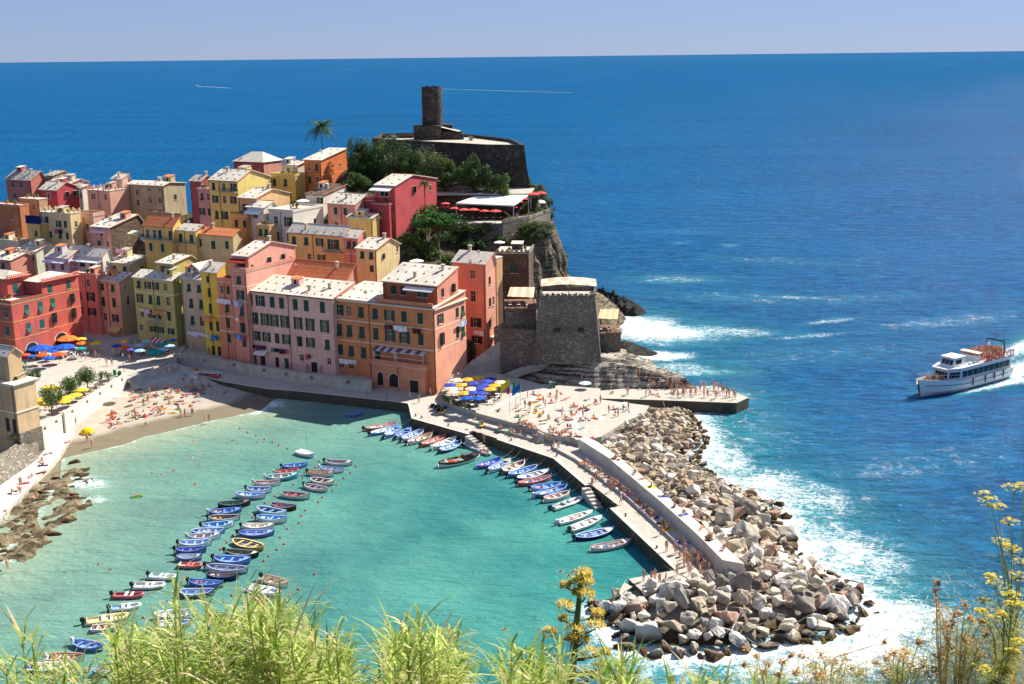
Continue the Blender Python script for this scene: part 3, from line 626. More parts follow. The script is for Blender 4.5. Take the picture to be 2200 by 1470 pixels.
# extra courses stacked at the broad seaward head
for px, py, zz, s_ in [(a, b, z, s) for a, b, z, s in [(1420, 1300, 2.2, 1.5), (1500, 1290, 2.6, 1.7), (1560, 1275, 3.0, 1.6), (1630, 1290, 2.9, 1.8), (1700, 1290, 2.8, 1.7), (1760, 1290, 2.3, 1.6), (1460, 1340, 1.8, 1.6), (1540, 1340, 2.1, 1.7), (1610, 1345, 2.2, 1.5), (1690, 1340, 2.0, 1.7), (1770, 1340, 1.5, 1.5),
                         (1330, 1300, 1.6, 1.7), (1375, 1290, 2.0, 1.5), (1640, 1230, 3.4, 1.6), (1660, 1180, 3.0, 1.5), (1590, 1150, 3.2, 1.4), (1620, 1200, 3.3, 1.5), (1390, 985, 3.0, 1.5), (1450, 1000, 2.6, 1.4), (1500, 1060, 2.8, 1.5), (1560, 1090, 2.6, 1.6)]]:
    p = gz(px, py, zz); o = O('boulder', BM[rg.randrange(16)], br, mx=Matrix.Translation((p.x - br.location.x, p.y - br.location.y, zz - 0.3)) @ Matrix.Rotation(rg.uniform(0, 6.28), 4, 'Z') @ Matrix.Rotation(rg.uniform(-0.5, 0.5), 4, 'X') @ Matrix.Scale(s_, 4))
    paint(o, M_BOULD[rg.choice([0, 5, 0, 1, 2, 3])])
# low weedy rocks on the near left shore
sr = thing('shore_rocks', 'flat weed-covered brown rocks along the shallow left shore', 'rocks', gz(60, 1120))
for i in range(46):
    px = rg.uniform(-30, 190); py = 1222 - px * 0.85 + rg.uniform(-95, 10)
    if i < 12: px, py = [(150, 1022), (120, 1042), (175, 1030), (135, 1082), (158, 1086), (95, 1060), (55, 1160), (110, 1150), (20, 1185), (182, 1012), (145, 1120), (40, 1135)][i]
    p = gz(px, py); s_ = rg.uniform(0.55, 1.35) if i > 12 else rg.uniform(1.0, 1.6)
    o = O('rock', BM[rg.randrange(16)], sr, mx=Matrix.Translation((p.x - sr.location.x, p.y - sr.location.y, rg.uniform(-0.35, 0.1))) @ Matrix.Rotation(rg.uniform(-0.5, 0.5) + 0.4, 4, 'Z') @ Matrix.Rotation(rg.uniform(-0.3, 0.3), 4, 'X') @ Matrix.Diagonal((s_ * 1.35, s_ * 0.95, s_ * 0.85, 1)))
    paint(o, M_BOULD[rg.choice([1, 4, 4, 2, 4])])
bk = MB(); a_, b_, c_, d_ = gz(-60, 1010, 3.4), gz(84, 925, 3.4), gz(82, 985, 1.1), gz(-60, 1085, 1.1)
N_ = 14
for i in range(N_):
    for j in range(N_):
        def q(u, w):
            p = a_.lerp(b_, u).lerp(d_.lerp(c_, u), w); p.z += 0.35 * noise.noise(p * 0.9); return p
        bk.quad(q(i / N_, (j + 1) / N_), q((i + 1) / N_, (j + 1) / N_), q((i + 1) / N_, j / N_), q(i / N_, j / N_))
struct(bk.build('rubble_bank', M_PALEST))
# black rock stacks beyond the fort and the layered rock shelf below it
def heightrock(name, poly, hfun, mat, step=0.9, lab=None, cat='rock'):
    P0, P1 = np.min(poly, 0), np.max(poly, 0); ax, ay = np.arange(P0[0] - 1, P1[0] + 2, step), np.arange(P0[1] - 1, P1[1] + 2, step)
    AX, AY = np.meshgrid(ax, ay); AP = np.stack([AX, AY], -1); ins = np_poly_in(AP, poly); dd = np_dist(AP, poly, True) * np.where(ins, 1, -1)
    o0 = Vector((poly[0][0], poly[0][1], 0)); m = MB(); Z = np.array([[hfun(AX[j, i], AY[j, i], dd[j, i]) for i in range(len(ax))] for j in range(len(ay))])
    m.v = [(AX[j, i] - o0.x, AY[j, i] - o0.y, Z[j, i]) for j in range(len(ay)) for i in range(len(ax))]; w = len(ax)
    for j in range(len(ay) - 1):
        for i in range(w - 1):
            if max(dd[j, i], dd[j + 1, i + 1], dd[j, i + 1], dd[j + 1, i]) > -0.6: m.f.append([j * w + i, j * w + i + 1, (j + 1) * w + i + 1, (j + 1) * w + i]); m.m.append(0)
    o = m.build(name, mat, None, False, o0)
    return tag(o, lab, cat) if lab else struct(o)
def crag(label, px, hl, hr_, seed):
    poly = W2(px); P0, P1 = np.min(poly, 0), np.max(poly, 0)
    def hf(x, y, d):
        u = (x - P0[0]) / (P1[0] - P0[0])
        return (hl * (1 - u) + hr_ * u) * min(1, max(0, d) / 1.8) * (0.75 + 0.9 * abs(noise.fractal(Vector((x * .35, y * .3, seed)), 1, 2, 4))) - 0.3 if d > 0 else -0.8
    heightrock('sea_rock', poly, hf, M_BLACKR, 0.7, label, 'rock')
crag('jagged black rock rising from white surf behind the stone fort', [(1268, 662), (1290, 648), (1340, 655), (1396, 672), (1370, 681), (1300, 676)], 5.5, 1.5, 3)
crag('black rock at the foot of the castle cliff', [(1160, 604), (1172, 590), (1215, 590), (1236, 603), (1215, 612), (1165, 612)], 5.0, 2.0, 9)
crag('low flat black reef in the surf beside the fort', [(1320, 742), (1345, 730), (1428, 760), (1400, 768), (1330, 762)], 1.5, 0.4, 5)
heightrock('weedy_reef', W2([(-60, 1090), (60, 1050), (120, 1015), (165, 1005), (195, 1022), (185, 1060), (200, 1085), (150, 1120), (150, 1150), (90, 1190), (40, 1215), (-60, 1262)]), lambda x, y, d: (-0.10 + 1.1 * noise.fractal(Vector((x * .32, y * .22, 4)), 1, 2, 4) + min(.25, d * .06)) if d > 0 else -.7, M_REEF, 0.55)
SHELF = W2([(1075, 812), (1095, 760), (1150, 752), (1300, 742), (1345, 752), (1358, 788), (1400, 812), (1480, 838), (1500, 848), (1380, 850), (1280, 848), (1160, 838)], 1.0)
fortb = gz(1215, 760, 8)
def shelf_h(x, y, d):
    base = 1.6 + 6.2 * max(0, 1 - max(0, math.hypot((x - fortb.x) / 1.9, (y - fortb.y)) - 6) / 12.5) ** .9
    base = min(base, 1.8 + max(0, d) * 1.1)
    t_ = base * 1.25 + x * 0.16 + 1.1 * noise.fractal(Vector((x * .12, y * .12, 1)), 1, 2, 3)
    st = math.floor(t_) + max(0, min(1, (t_ - math.floor(t_)) * 3.2 - 1.1))
    h = (st - x * 0.16) / 1.25 + 0.34 * noise.fractal(Vector((x * .6, y * .6, 1)), 1, 2, 3)
    return h if d > 0 else -1.0
heightrock('rock_shelf', SHELF, shelf_h, M_STRATA, 0.55)
# ---------------------------------------------------------------- houses
XD = R(-27.9)                                   # most fronts of the village run this way
_wm = {}
def shutter_mesh(w, h, kind):
    k = ('sh', round(w, 2), round(h, 2), kind)
    if k in _wm: return _wm[k]
    m = MB()
    if kind == 'flap':                          # lower half pushed out on its hinge
        m.box((0, -0.03, h * 0.22), (w, 0.045, h * 0.56)); 
        y1 = -0.40; z0, z1 = -h / 2, -h * 0.06
        a = [(-w / 2, -0.05, z1), (w / 2, -0.05, z1), (w / 2, y1, z0), (-w / 2, y1, z0)]
        b = [(x, y + 0.04, z) for x, y, z in a]
        m.add(a + b, [(3, 2, 1, 0), (4, 5, 6, 7), (0, 1, 5, 4), (1, 2, 6, 5), (2, 3, 7, 6), (3, 0, 4, 7)])
    else:
        f = min(0.09, w * 0.2); t_ = 0.05
        m.box((-w / 2 + f / 2, -0.03, 0), (f, t_, h)); m.box((w / 2 - f / 2, -0.03, 0), (f, t_, h))
        for zc in (-h / 2 + f / 2, 0, h / 2 - f / 2): m.box((0, -0.03, zc), (w - 2 * f, t_, f))
        n = max(3, int(h / 0.24))
        for i in range(n):
            z = -h / 2 + f + (h - 2 * f) * (i + 0.5) / n; hh = (h - 2 * f) / n
            m.add([(-w / 2 + f, -0.045, z - hh / 2), (w / 2 - f, -0.045, z - hh / 2), (w / 2 - f, -0.012, z + hh / 2), (-w / 2 + f, -0.012, z + hh / 2)], [(0, 1, 2, 3)])
    _wm[k] = m.mesh('shutter', [M_GREEN]); return _wm[k]
def window_mesh(w, h):
    k = ('w', round(w, 2), round(h, 2))
    if k in _wm: return _wm[k]
    m = MB(); y = 0.13
    m.quad((-w / 2, y + 0.02, -h / 2), (w / 2, y + 0.02, -h / 2), (w / 2, y + 0.02, h / 2), (-w / 2, y + 0.02, h / 2), 1)
    for x in (-w / 2 + 0.04, 0, w / 2 - 0.04): m.box((x, y, 0), (0.07, 0.04, h - 0.01))
    for z in (-h / 2 + 0.04, h * 0.12, h / 2 - 0.04): m.box((0, y - 0.003, z), (w - 0.15, 0.04, 0.06))
    _wm[k] = m.mesh('window', [M_FRAME, M_GLASS]); return _wm[k]
def surround_mesh(w, h):
    k = ('s', round(w, 2), round(h, 2))
    if k in _wm: return _wm[k]
    m = MB()
    m.box((0, -0.045, -h / 2 - 0.06), (w + 0.34, 0.16, 0.10))
    _wm[k] = m.mesh('sill', [M_FRAME]); return _wm[k]
def trim_mesh(w, h):
    k = ('t', round(w, 2), round(h, 2))
    if k in _wm: return _wm[k]
    m = MB(); b = 0.14
    for x in (-w / 2 - b / 2, w / 2 + b / 2): m.box((x, -0.012, 0), (b, 0.03, h))
    m.box((0, -0.012, h / 2 + b / 2), (w + 2 * b, 0.03, b))
    _wm[k] = m.mesh('surround', [M_FRAME]); return _wm[k]

def add_window(par, OFF, Mx, w, h, st, shm, trim=None):
    """st: c closed, f flap, o open, n no shutters, t ajar"""
    win = O('window', window_mesh(w, h), par, mx=OFF @ Mx)
    O('sill', surround_mesh(w, h), win)
    if trim: paint(O('surround', trim_mesh(w, h), win), trim)
    if st == 'c':
        for s_ in (-1, 1): paint(O('shutter', shutter_mesh(w / 2 - 0.01, h, 'p'), win, (s_ * w / 4, -0.0, 0)), shm)
    elif st == 'f':
        for s_ in (-1, 1): paint(O('shutter', shutter_mesh(w / 2 - 0.01, h, 'flap'), win, (s_ * w / 4, 0, 0)), shm)
    elif st == 'o':
        for s_ in (-1, 1): paint(O('shutter', shutter_mesh(w / 2, h, 'p'), win, (s_ * w * 0.76, -0.012, 0)), shm)
    elif st == 't':
        for s_ in (-1, 1):
            a = s_ * R(62); mm = Matrix.Translation((s_ * w / 2, -0.02, 0)) @ Matrix.Rotation(a, 4, 'Z') @ Matrix.Translation((-s_ * w / 4, 0, 0))
            paint(O('shutter', shutter_mesh(w / 2, h, 'p'), win, mx=mm), shm)
    return win

def holed(m, u0, u1, z0, z1, holes, fn, depth=0.15):
    us = sorted(set([u0, u1] + [x for h in holes for x in (h[0], h[1])])); zs = sorted(set([z0, z1] + [x for h in holes for x in (h[2], h[3])]))
    us = [u for u in us if u0 - 1e-6 <= u <= u1 + 1e-6]; zs = [z for z in zs if z0 - 1e-6 <= z <= z1 + 1e-6]
    for a, b in zip(us[:-1], us[1:]):
        for c, d in zip(zs[:-1], zs[1:]):
            uc, zc = (a + b) / 2, (c + d) / 2
            if any(h[0] < uc < h[1] and h[2] < zc < h[3] for h in holes): continue
            m.quad(fn(a, 0, c), fn(b, 0, c), fn(b, 0, d), fn(a, 0, d))
    for a, b, c, d in holes:
        e = depth
        m.quad(fn(a, 0, c), fn(a, e, c), fn(a, e, d), fn(a, 0, d)); m.quad(fn(b, e, c), fn(b, 0, c), fn(b, 0, d), fn(b, e, d))
        m.quad(fn(a, 0, c), fn(b, 0, c), fn(b, e, c), fn(a, e, c)); m.quad(fn(a, e, d), fn(b, e, d), fn(b, 0, d), fn(a, 0, d))

HOUSES = []
CHIMP = plaster('#c4ac90', .7)
def solve_len(C, d, target, lo=0.0, hi=60.0):
    f = lambda L: proj(C + d * L)[0]
    inc = f(hi) > f(lo)
    for _ in range(50):
        mid = (lo + hi) / 2
        if (f(mid) < target) == inc: lo = mid
        else: hi = mid
    return (lo + hi) / 2
hr = random.Random(77)
def house(label, c, xl, xc, xr, yc, Y, roof=('g', 1.8, 0.5), front=None, side=None, zb=None, rot=0.0, main=None, shut=None, bands=(), bandc=None, side_c=None, roofm=None, depth=None, chim=1, trim=None,
          worn=0.5, name='house', base=None, zeave=None, Lf=None, door=None, stones=True, parapet=0.0, eave=0.35, gutter=False):
    """corner (xc,yc) at distance Y: front runs left to xl, side runs back to xr (photo pixels)"""
    ang = XD + R(rot); xd = Vector((math.cos(ang), math.sin(ang), 0)); yd = Vector((-math.sin(ang), math.cos(ang), 0))
    C = gy(xc, yc, Y)
    if zeave is not None: C.z = zeave
    Lf = Lf or solve_len(C, -xd, xl); Ls = depth or max(3.0, solve_len(C, yd, xr))
    ez = C.z; A = C - xd * Lf
    if zb is None: zb = min(terr(p.x, p.y) for p in (A, C, C + yd * Ls, A + yd * Ls)) - 1.5
    zb = min(zb, ez - 2.5); H = ez - zb
    W = Matrix.Translation((A.x, A.y, zb)) @ Matrix.Rotation(ang, 4, 'Z')
    if main is None:
        par = thing(name, label, 'house', (A.x, A.y, zb), ang, 'houses of the harbour village'); par['W'] = [list(r) for r in W]; OFF = Matrix.Identity(4); WI[par.name] = W
    else:
        par = main; OFF = WI[main.name].inverted() @ W
    rt, rise, rf = roof[0], roof[1], (roof[2] if len(roof) > 2 else 0.5)
    m = MB(); holes_f, holes_s = [], []; wins = []
    shm = shut or M_GREEN
    def rows(spec, L, holes, fr):
        if not spec: return
        for row in spec:
            zc, w, h = H - row[0], row[1] * 1.14, row[2] * 1.08; xs_ = row[3]; sts = row[4] if len(row) > 4 else 'r'
            if isinstance(xs_, int): xs_ = [(i + 0.5) / xs_ for i in range(xs_)]
            for i, fx in enumerate(xs_):
                u = fx * L
                st = sts[i % len(sts)]
                if st == 'r': st = hr.choices('cfont', [4, 5, 1.0, 1.2, 0.8])[0]
                if st in 'cf' and hr.random() < .16: st = hr.choice('oton')
                ww = min(w, L * 0.8); u = min(max(u, ww / 2 + 0.15), L - ww / 2 - 0.15)
                if zc - h / 2 < 0.1 or zc + h / 2 > H - 0.15: continue
                holes.append((u - ww / 2, u + ww / 2, zc - h / 2, zc + h / 2)); wins.append((fr, u, zc, ww, h, st))
    rows(front, Lf, holes_f, 'f'); rows(side, Ls, holes_s, 's')
    ff = lambda u, e, z: (u, e, z); fs_ = lambda u, e, z: (Lf - e, u, z)
    holed(m, 0, Lf, 0, H, holes_f, ff); n1 = len(m.f)
    holed(m, 0, Ls, 0, H, holes_s, fs_)
    ry = Ls * rf
    if rt == 'g': m.add([(Lf, 0, H), (Lf, Ls, H), (Lf, ry, H + rise)], [(0, 1, 2)]); n2 = len(m.f)
    elif rt == 'p': n2 = len(m.f)
    n2 = len(m.f)
    m.quad((Lf, Ls, 0), (0, Ls, 0), (0, Ls, H), (Lf, Ls, H)); m.quad((0, Ls, 0), (0, 0, 0), (0, 0, H), (0, Ls, H))
    if rt == 'g':
        m.add([(0, Ls, H), (0, 0, H), (0, ry, H + rise)], [(0, 1, 2)])
        if rf > 0.98: m.quad((0, Ls, H), (Lf, Ls, H), (Lf, Ls, H + rise), (0, Ls, H + rise))
    if rt == 'x':
        for y_ in (0, Ls): m.add([(0, y_, H), (Lf, y_, H), (Lf * rf, y_, H + rise)], [(0, 1, 2) if y_ == 0 else (1, 0, 2)])
    pm = plaster(c, worn) if not hasattr(c, 'node_tree') else c
    sm_ = pm if side_c is None else (plaster(side_c, worn) if not hasattr(side_c, 'node_tree') else side_c)
    for i in range(n1, n2): m.m[i] = 1
    m.build('wall', [pm, sm_], par, mx=OFF)
    for fr, u, zc, w, h, st in wins:
        if fr == 'f': Mx = Matrix.Translation((u, 0, zc))
        else: Mx = Matrix.Translation((Lf, u, zc)) @ Matrix.Rotation(R(90), 4, 'Z')
        add_window(par, OFF, Mx, w, h, st, shm, trim)
    for z in bands:
        b = MB(); b.box((Lf / 2, -0.02, H - z), (Lf + 0.09, 0.05, 0.2)); b.box((Lf + 0.02, Ls / 2 + 0.001, H - z), (0.05, Ls - 0.01, 0.2))
        b.build('string_course', bandc or M_CREAM, par, mx=OFF)
    # roof
    rm = roofm or M_SLATE; r = MB(); e = eave; t_ = 0.20
    def slope(y0, z0, y1, z1, x0=-e, x1=None):
        x1 = Lf + e if x1 is None else x1
        a = [(x0, y0, z0), (x1, y0, z0), (x1, y1, z1), (x0, y1, z1)]; b = [(x, y, z + t_) for x, y, z in a]
        r.add(a + b, [(3, 2, 1, 0), (4, 5, 6, 7), (0, 1, 5, 4), (1, 2, 6, 5), (2, 3, 7, 6), (3, 0, 4, 7)])
    ro = None
    if rt == 'g':
        k = rise / max(ry, 0.1); slope(-e, H - e * k + 0.01, ry, H + rise + 0.01)
        if rf < 0.98: k2 = rise / (Ls - ry); slope(ry + 0.004, H + rise + 0.008, Ls + e, H - e * k2 + 0.008)
    elif rt == 'x':
        rx = Lf * rf
        for xa, za, xb, zb_ in ((-e, H - e * rise / rx, rx, H + rise), (rx + 0.004, H + rise, Lf + e, H - e * rise / (Lf - rx))):
            a = [(xa, -e, za), (xb, -e, zb_), (xb, Ls + e, zb_), (xa, Ls + e, za)]; b = [(x, y, z + t_) for x, y, z in a]
            r.add(a + b, [(3, 2, 1, 0), (4, 5, 6, 7), (0, 1, 5, 4), (1, 2, 6, 5), (2, 3, 7, 6), (3, 0, 4, 7)])
    elif rt == 'h':
        i_ = min(Lf, Ls) * 0.42; a = [(-e, -e, H), (Lf + e, -e, H), (Lf + e, Ls + e, H), (-e, Ls + e, H), (i_, ry, H + rise), (Lf - i_, ry, H + rise)]
        r.add([(x, y, z + 0.02) for x, y, z in a], [(0, 1, 5, 4), (1, 2, 5), (2, 3, 4, 5), (3, 0, 4), (3, 2, 1, 0)])
    else:
        r.box((Lf / 2, Ls / 2, H + 0.05), (Lf + 0.2, Ls + 0.2, 0.16))
    if rt == 'p' and parapet:
        pp = MB(); ph = parapet; z_ = H + 0.135 + ph / 2
        for cx, cy, sx, sy in ((Lf / 2, 0.0, Lf + 0.24, 0.24), (Lf, Ls / 2, 0.24, Ls - 0.25), (0, Ls / 2, 0.24, Ls - 0.25), (Lf / 2, Ls, Lf + 0.24, 0.24)): pp.box((cx, cy, z_), (sx, sy, ph))
        pp.build('parapet', pm, par, mx=OFF)
    ro = r.build('roof', rm, par, mx=OFF)
    if rm is M_TILE and rt == 'g':               # rows of curved tiles
        tm = MB(); k = rise / max(ry, .1); n = int(Lf / 0.5); sl = math.hypot(ry + e, rise + e * k); nc = int(sl / 1.1)
        for i in range(n):
            x = (i + 0.5) * Lf / n
            for j in range(nc):
                f0, f1 = j / nc, (j + 1.08) / nc
                y0, y1 = -e + (ry + e) * f0, min(ry, -e + (ry + e) * f1); z0, z1 = H + y0 * k + t_ + 0.06, H + y1 * k + t_ + 0.02
                w_ = 0.15; tm.add([(x - w_, y0, z0 - 0.05), (x, y0, z0 + 0.05), (x + w_, y0, z0 - 0.05), (x - w_, y1, z1 - 0.06), (x, y1, z1 + 0.03), (x + w_, y1, z1 - 0.06)], [(0, 1, 4, 3), (1, 2, 5, 4), (0, 2, 1)])
        o = tm.build('roof_tiles', M_TILE, ro); o['kind'] = 'stuff'
    elif stones and rt == 'g':                   # dark vent slates in rows
        tm = MB(); k = rise / max(ry, .1)
        for fy in ((0.18,) if ry < 4 else (0.12, 0.5, 0.85)):
            for i in range(max(2, int(Lf / 2.2))):
                x = (i + 0.5 + hr.uniform(-.1, .1)) * Lf / max(2, int(Lf / 2.2)); y = fy * ry
                tm.box((x, y, H + y * k + t_ + 0.07), (0.30, 0.36, 0.16))
        o = tm.build('roof_stones', M_DARK, ro); o['kind'] = 'stuff'
    for _ in range(chim):
        x, y = hr.uniform(0.15, 0.85) * Lf, hr.uniform(0.3, 0.8) * Ls
        zr = H + (rise * min(y / max(ry, .1), (Ls - y) / max(Ls - ry, .1) if rf < .98 else 9) if rt == 'g' else 0.1)
        ch = MB(); ch.box((0, 0, 0.35), (0.55, 0.55, 1.3)); ch.box((0, 0, 1.13), (0.75, 0.75, 0.10), m=1); ch.box((0, 0, 1.42), (0.85, 0.85, 0.08), m=1)
        for a, b in ((-.25, -.25), (.25, -.25), (.25, .25), (-.25, .25)): ch.box((a, b, 1.28), (0.1, 0.1, 0.22), m=1)
        ch.build('chimney', [CHIMP, M_SLATE], ro, loc=(x, y, zr))
    if rt == 'g' and rf < .98 and hr.random() < .8:
        g = MB(); g.tube([(-e, ry, H + rise + t_), (Lf + e, ry, H + rise + t_)], .13, 6); g.build('ridge_cap', hr.choice([M_TILE, M_SLATE2]), ro)
    if rt == 'g' and hr.random() < .7:           # tile edging along the gable
        g = MB(); g.tube([(Lf + e, -e, H - e * rise / max(ry, .1) + t_), (Lf + e, ry, H + rise + t_)], .09, 5); g.build('verge_tiles', M_TILE, ro)
    if main is None and Lf > 5.5 and rt != 'h' and hr.random() < .6:
        x, y = hr.uniform(.2, .8) * Lf, hr.uniform(.45, .8) * Ls; zr = H + (rise * min(y / max(ry, .1), (Ls - y) / max(Ls - ry, .1) if rf < .98 else 9) if rt == 'g' else .1); a, b, q = hr.uniform(1.6, 2.8), hr.uniform(1.6, 2.4), hr.uniform(1.0, 1.9)
        k = MB(); k.box((0, 0, q / 2 - .5), (a, b, q + 1)); k.add([(-a / 2 - .2, -b / 2 - .25, q), (a / 2 + .2, -b / 2 - .25, q), (a / 2 + .2, b / 2 + .2, q + .4), (-a / 2 - .2, b / 2 + .2, q + .4)], [(0, 1, 2, 3)], 1); k.box((0, -b / 2 - .01, q * .5), (.7, .04, q * .6), m=2); k.build('roof_hut', [pm, hr.choice([M_SLATE, M_TILE, M_SLATE2]), M_DARK], ro, loc=(x, y, zr))
    if main is None and rt == 'p' and Lf > 3.5:  # roof terrace pots
        k = MB()
        for _ in range(4): x, y = hr.uniform(.1, .9) * Lf, hr.uniform(.15, .8) * Ls; k.lathe([(0, H + .1), (.2, H + .1), (.28, H + .6), (0, H + .6)], 7, (x, y, 0)); k.lathe([(0, H + 1.3), (.35, H + 1.05), (.45, H + .8), (.2, H + .55)], 7, (x, y, 0), 1)
        k.build('flower_pots', [M_TILE, M_LEAF], ro)['kind'] = 'stuff'
    if main is None and hr.random() < .55:       # satellite dish
        x, y = hr.uniform(.1, .9) * Lf, hr.uniform(.15, .6) * Ls; zr = H + (rise * min(1, y / max(ry, .1)) if rt == 'g' else .1); dm = MB(); dm.tube([(0, 0, 0), (0, 0, 1.1)], .04, 4)
        dd = Matrix.Translation((0, -.12, 1.15)) @ Matrix.Rotation(R(70), 4, 'X') @ Matrix.Rotation(R(hr.uniform(-40, 40)), 4, 'Y'); d_ = MB(); d_.lathe([(0, 0), (.22, .03), (.42, .12)], 10); dm.add([dd @ Vector(q) for q in d_.v], d_.f, 1); dm.build('satellite_dish', [M_IRON, M_WHITE], ro, loc=(x, y, zr))
    if gutter is False and H > 5:
        g = MB(); gx = hr.choice([.04, .5, .96]); g.tube([(gx * Lf, -.09, H - .1), (gx * Lf, -.09, .2)], .06, 5); g.build('downpipe', M_PIPE, par, mx=OFF)
    if gutter:
        g = MB()
        for gx in gutter: g.tube([(gx * Lf, -0.1, H - 0.1), (gx * Lf, -0.1, 0.3)], 0.07, 5)
        g.tube([(0, -e - 0.02, H - 0.06), (Lf, -e - 0.02, H - 0.06)], 0.09, 5); g.build('downpipe', M_PIPE, par, mx=OFF)
    if door:
        for dx, dw, dh, dm in door:
            d = MB(); d.box((0, -0.02, dh / 2), (dw, 0.06, dh)); d.box((0, -0.03, dh + 0.08), (dw + 0.3, 0.1, 0.16), m=1)
            d.build('door', [dm, M_FRAME], par, mx=OFF @ Matrix.Translation((dx * Lf, 0, (base or 0) - zb if base else 0.2)))
    H_ = dict(par=par, OFF=OFF, W=W, Lf=Lf, Ls=Ls, H=H, zb=zb, ez=ez, xd=xd, yd=yd, A=A, C=C); HOUSES.append(H_)
    return H_
WI = {}
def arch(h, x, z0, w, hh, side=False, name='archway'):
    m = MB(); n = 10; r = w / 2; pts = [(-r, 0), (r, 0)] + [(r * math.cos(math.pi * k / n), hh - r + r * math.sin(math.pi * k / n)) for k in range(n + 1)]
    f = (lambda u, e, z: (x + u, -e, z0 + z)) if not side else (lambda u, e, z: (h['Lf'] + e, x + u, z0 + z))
    m.add([f(u, .02, z) for u, z in pts], [tuple(range(len(pts)))], 0)  # flat dark face paints the shade inside the arch
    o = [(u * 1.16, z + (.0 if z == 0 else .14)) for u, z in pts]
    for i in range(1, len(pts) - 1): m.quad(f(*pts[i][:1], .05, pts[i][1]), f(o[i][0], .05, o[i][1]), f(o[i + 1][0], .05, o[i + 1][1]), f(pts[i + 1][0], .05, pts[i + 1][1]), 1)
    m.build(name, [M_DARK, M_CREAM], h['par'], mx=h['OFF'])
def box_part(h, name, c, d, mat, par=None):
    m = MB(); m.box(c, d); return m.build(name, mat, par or h['par'], mx=h['OFF'])
def awning(h, x0, x1, z, out, drop, mat, side=False, y0=0.0, valance=0.25):
    m = MB(); H = h['H']; n = 6; L = x1 - x0
    f = (lambda u, e, zz: (u, y0 - e, zz)) if not side else (lambda u, e, zz: (h['Lf'] + e, u, zz))
    for i in range(n):
        a, b = x0 + L * i / n, x0 + L * (i + 1) / n
        m.quad(f(a, 0.03, H - z), f(a, out, H - z - drop), f(b, out, H - z - drop), f(b, 0.03, H - z), i % 2)
        m.quad(f(a, out, H - z - drop), f(a, out, H - z - drop - valance), f(b, out, H - z - drop - valance), f(b, out, H - z - drop), i % 2)
    mats = mat if isinstance(mat, (list, tuple)) else [mat, mat]
    return m.build('awning', list(mats), h['par'], mx=h['OFF'])
def balcony(h, x0, x1, z, out=1.1, mat=None, rail=None):
    m = MB(); H = h['H']; zz = H - z
    m.box(((x0 + x1) / 2, -out / 2 - 0.02, zz - 0.08), (x1 - x0, out, 0.16)); b = m.build('balcony', mat or M_CONC, h['par'], mx=h['OFF'])
    r = MB(); n = int((x1 - x0) / 0.25)
    for i in range(n + 1): r.tube([(x0 + (x1 - x0) * i / n, -out, zz), (x0 + (x1 - x0) * i / n, -out, zz + 0.95)], 0.022, 4)
    for xx in (x0, x1): r.tube([(xx, -out, zz + 0.95), (xx, 0, zz + 0.95)], 0.03, 4)
    r.tube([(x0, -out, zz + 0.97), (x1, -out, zz + 0.97)], 0.035, 4); r.build('railing', rail or M_RAIL, b)
def terrace_rail(h, ph=0.95, posts=True, mat=None):      # open balustrade round a flat roof
    m = MB(); Lf, Ls, z = h['Lf'], h['Ls'], h['H'] + 0.13
    loop = [(0.1, 0.1), (Lf - 0.1, 0.1), (Lf - 0.1, Ls - 0.1), (0.1, Ls - 0.1), (0.1, 0.1)]
    for (a, b), (c, d) in zip(loop[:-1], loop[1:]):
        n = max(2, int(math.hypot(c - a, d - b) / 2.0))
        for i in range(n): m.box((a + (c - a) * i / n, b + (d - b) * i / n, z + ph / 2 + 0.1), (0.34, 0.34, ph + 0.2))
        for q in (0.35, 0.75): m.tube([(a, b, z + ph * q), (c, d, z + ph * q)], 0.035, 4)
    m.build('balustrade', mat or M_CREAM, h['par'], mx=h['OFF'])

SALMON, REDH, PINK, CREAM, OCHRE, YELLOW, ORANGE, GREEN, TAUPE, WHITEH, PEACH = '#c8665a', '#a02c34', '#e2938a', '#dcc08c', '#cfa24c', '#e0bf3e', '#d0603a', '#a8a44e', '#b09a82', '#e4e0dc', '#e29a70'
w5 = lambda *z: [(q, 0.95, 1.55, 3, 'r') for q in z]
# ---- back row on the ridge
house('salmon house at the far left end of the ridge, seaward side', SALMON, 12, 66, 97, 388, 362, ('g', 2.4, 0.75), [(1.6, 1.1, 1.6, [.25, .6], 'nn'), (5.0, 1.1, 1.6, [.3], 'n')], roofm=M_SLATE2)
house('low brown-grey house with plain wall beside the far left salmon house', '#a88a78', 97, 112, 145, 378, 366, ('g', 1.0, 0.8), roofm=M_SLATE2, chim=0)
house('grey slate house behind the dark red gabled house', '#cdbba8', 100, 150, 190, 396, 355, ('g', 1.0, 0.6), chim=0)
h = house('dark red house with lit red gable on the left ridge', '#b02c38', 85, 122, 172, 409, 340, ('g', 1.9, 0.42), [(1.7, 1.1, 1.6, [.5], 'n')], [(1.6, 0.95, 1.5, [.42], 't'), (1.6, 0.95, 1.5, [.82], 'o')], trim=M_FRAME)
house('white end house beside the dark red gable', WHITEH, 168, 176, 188, 404, 345, ('g', 0.6, 0.9), [(2.2, .8, 1.5, [.5], 'n')], chim=0)
h = house('pale pink tower house with open rooftop balustrade', '#d39a8c', 187, 235, 277, 411, 337, ('p', 0), [(1.8, 1.5, 1.5, [.25], 'n'), (1.8, .95, 1.5, [.8], 'n'), (8.0, .9, 1.5, [.8], 'n')], None, worn=.3, chim=0)
terrace_rail(h, mat=plaster('#d39a8c'))
h = house('pale pink rooftop stair hut above the tower house', '#e4b9a8', 240, 262, 270, 385, 344, ('g', 1.2, 0.9), zb=gy(262, 410, 344).z, chim=1)
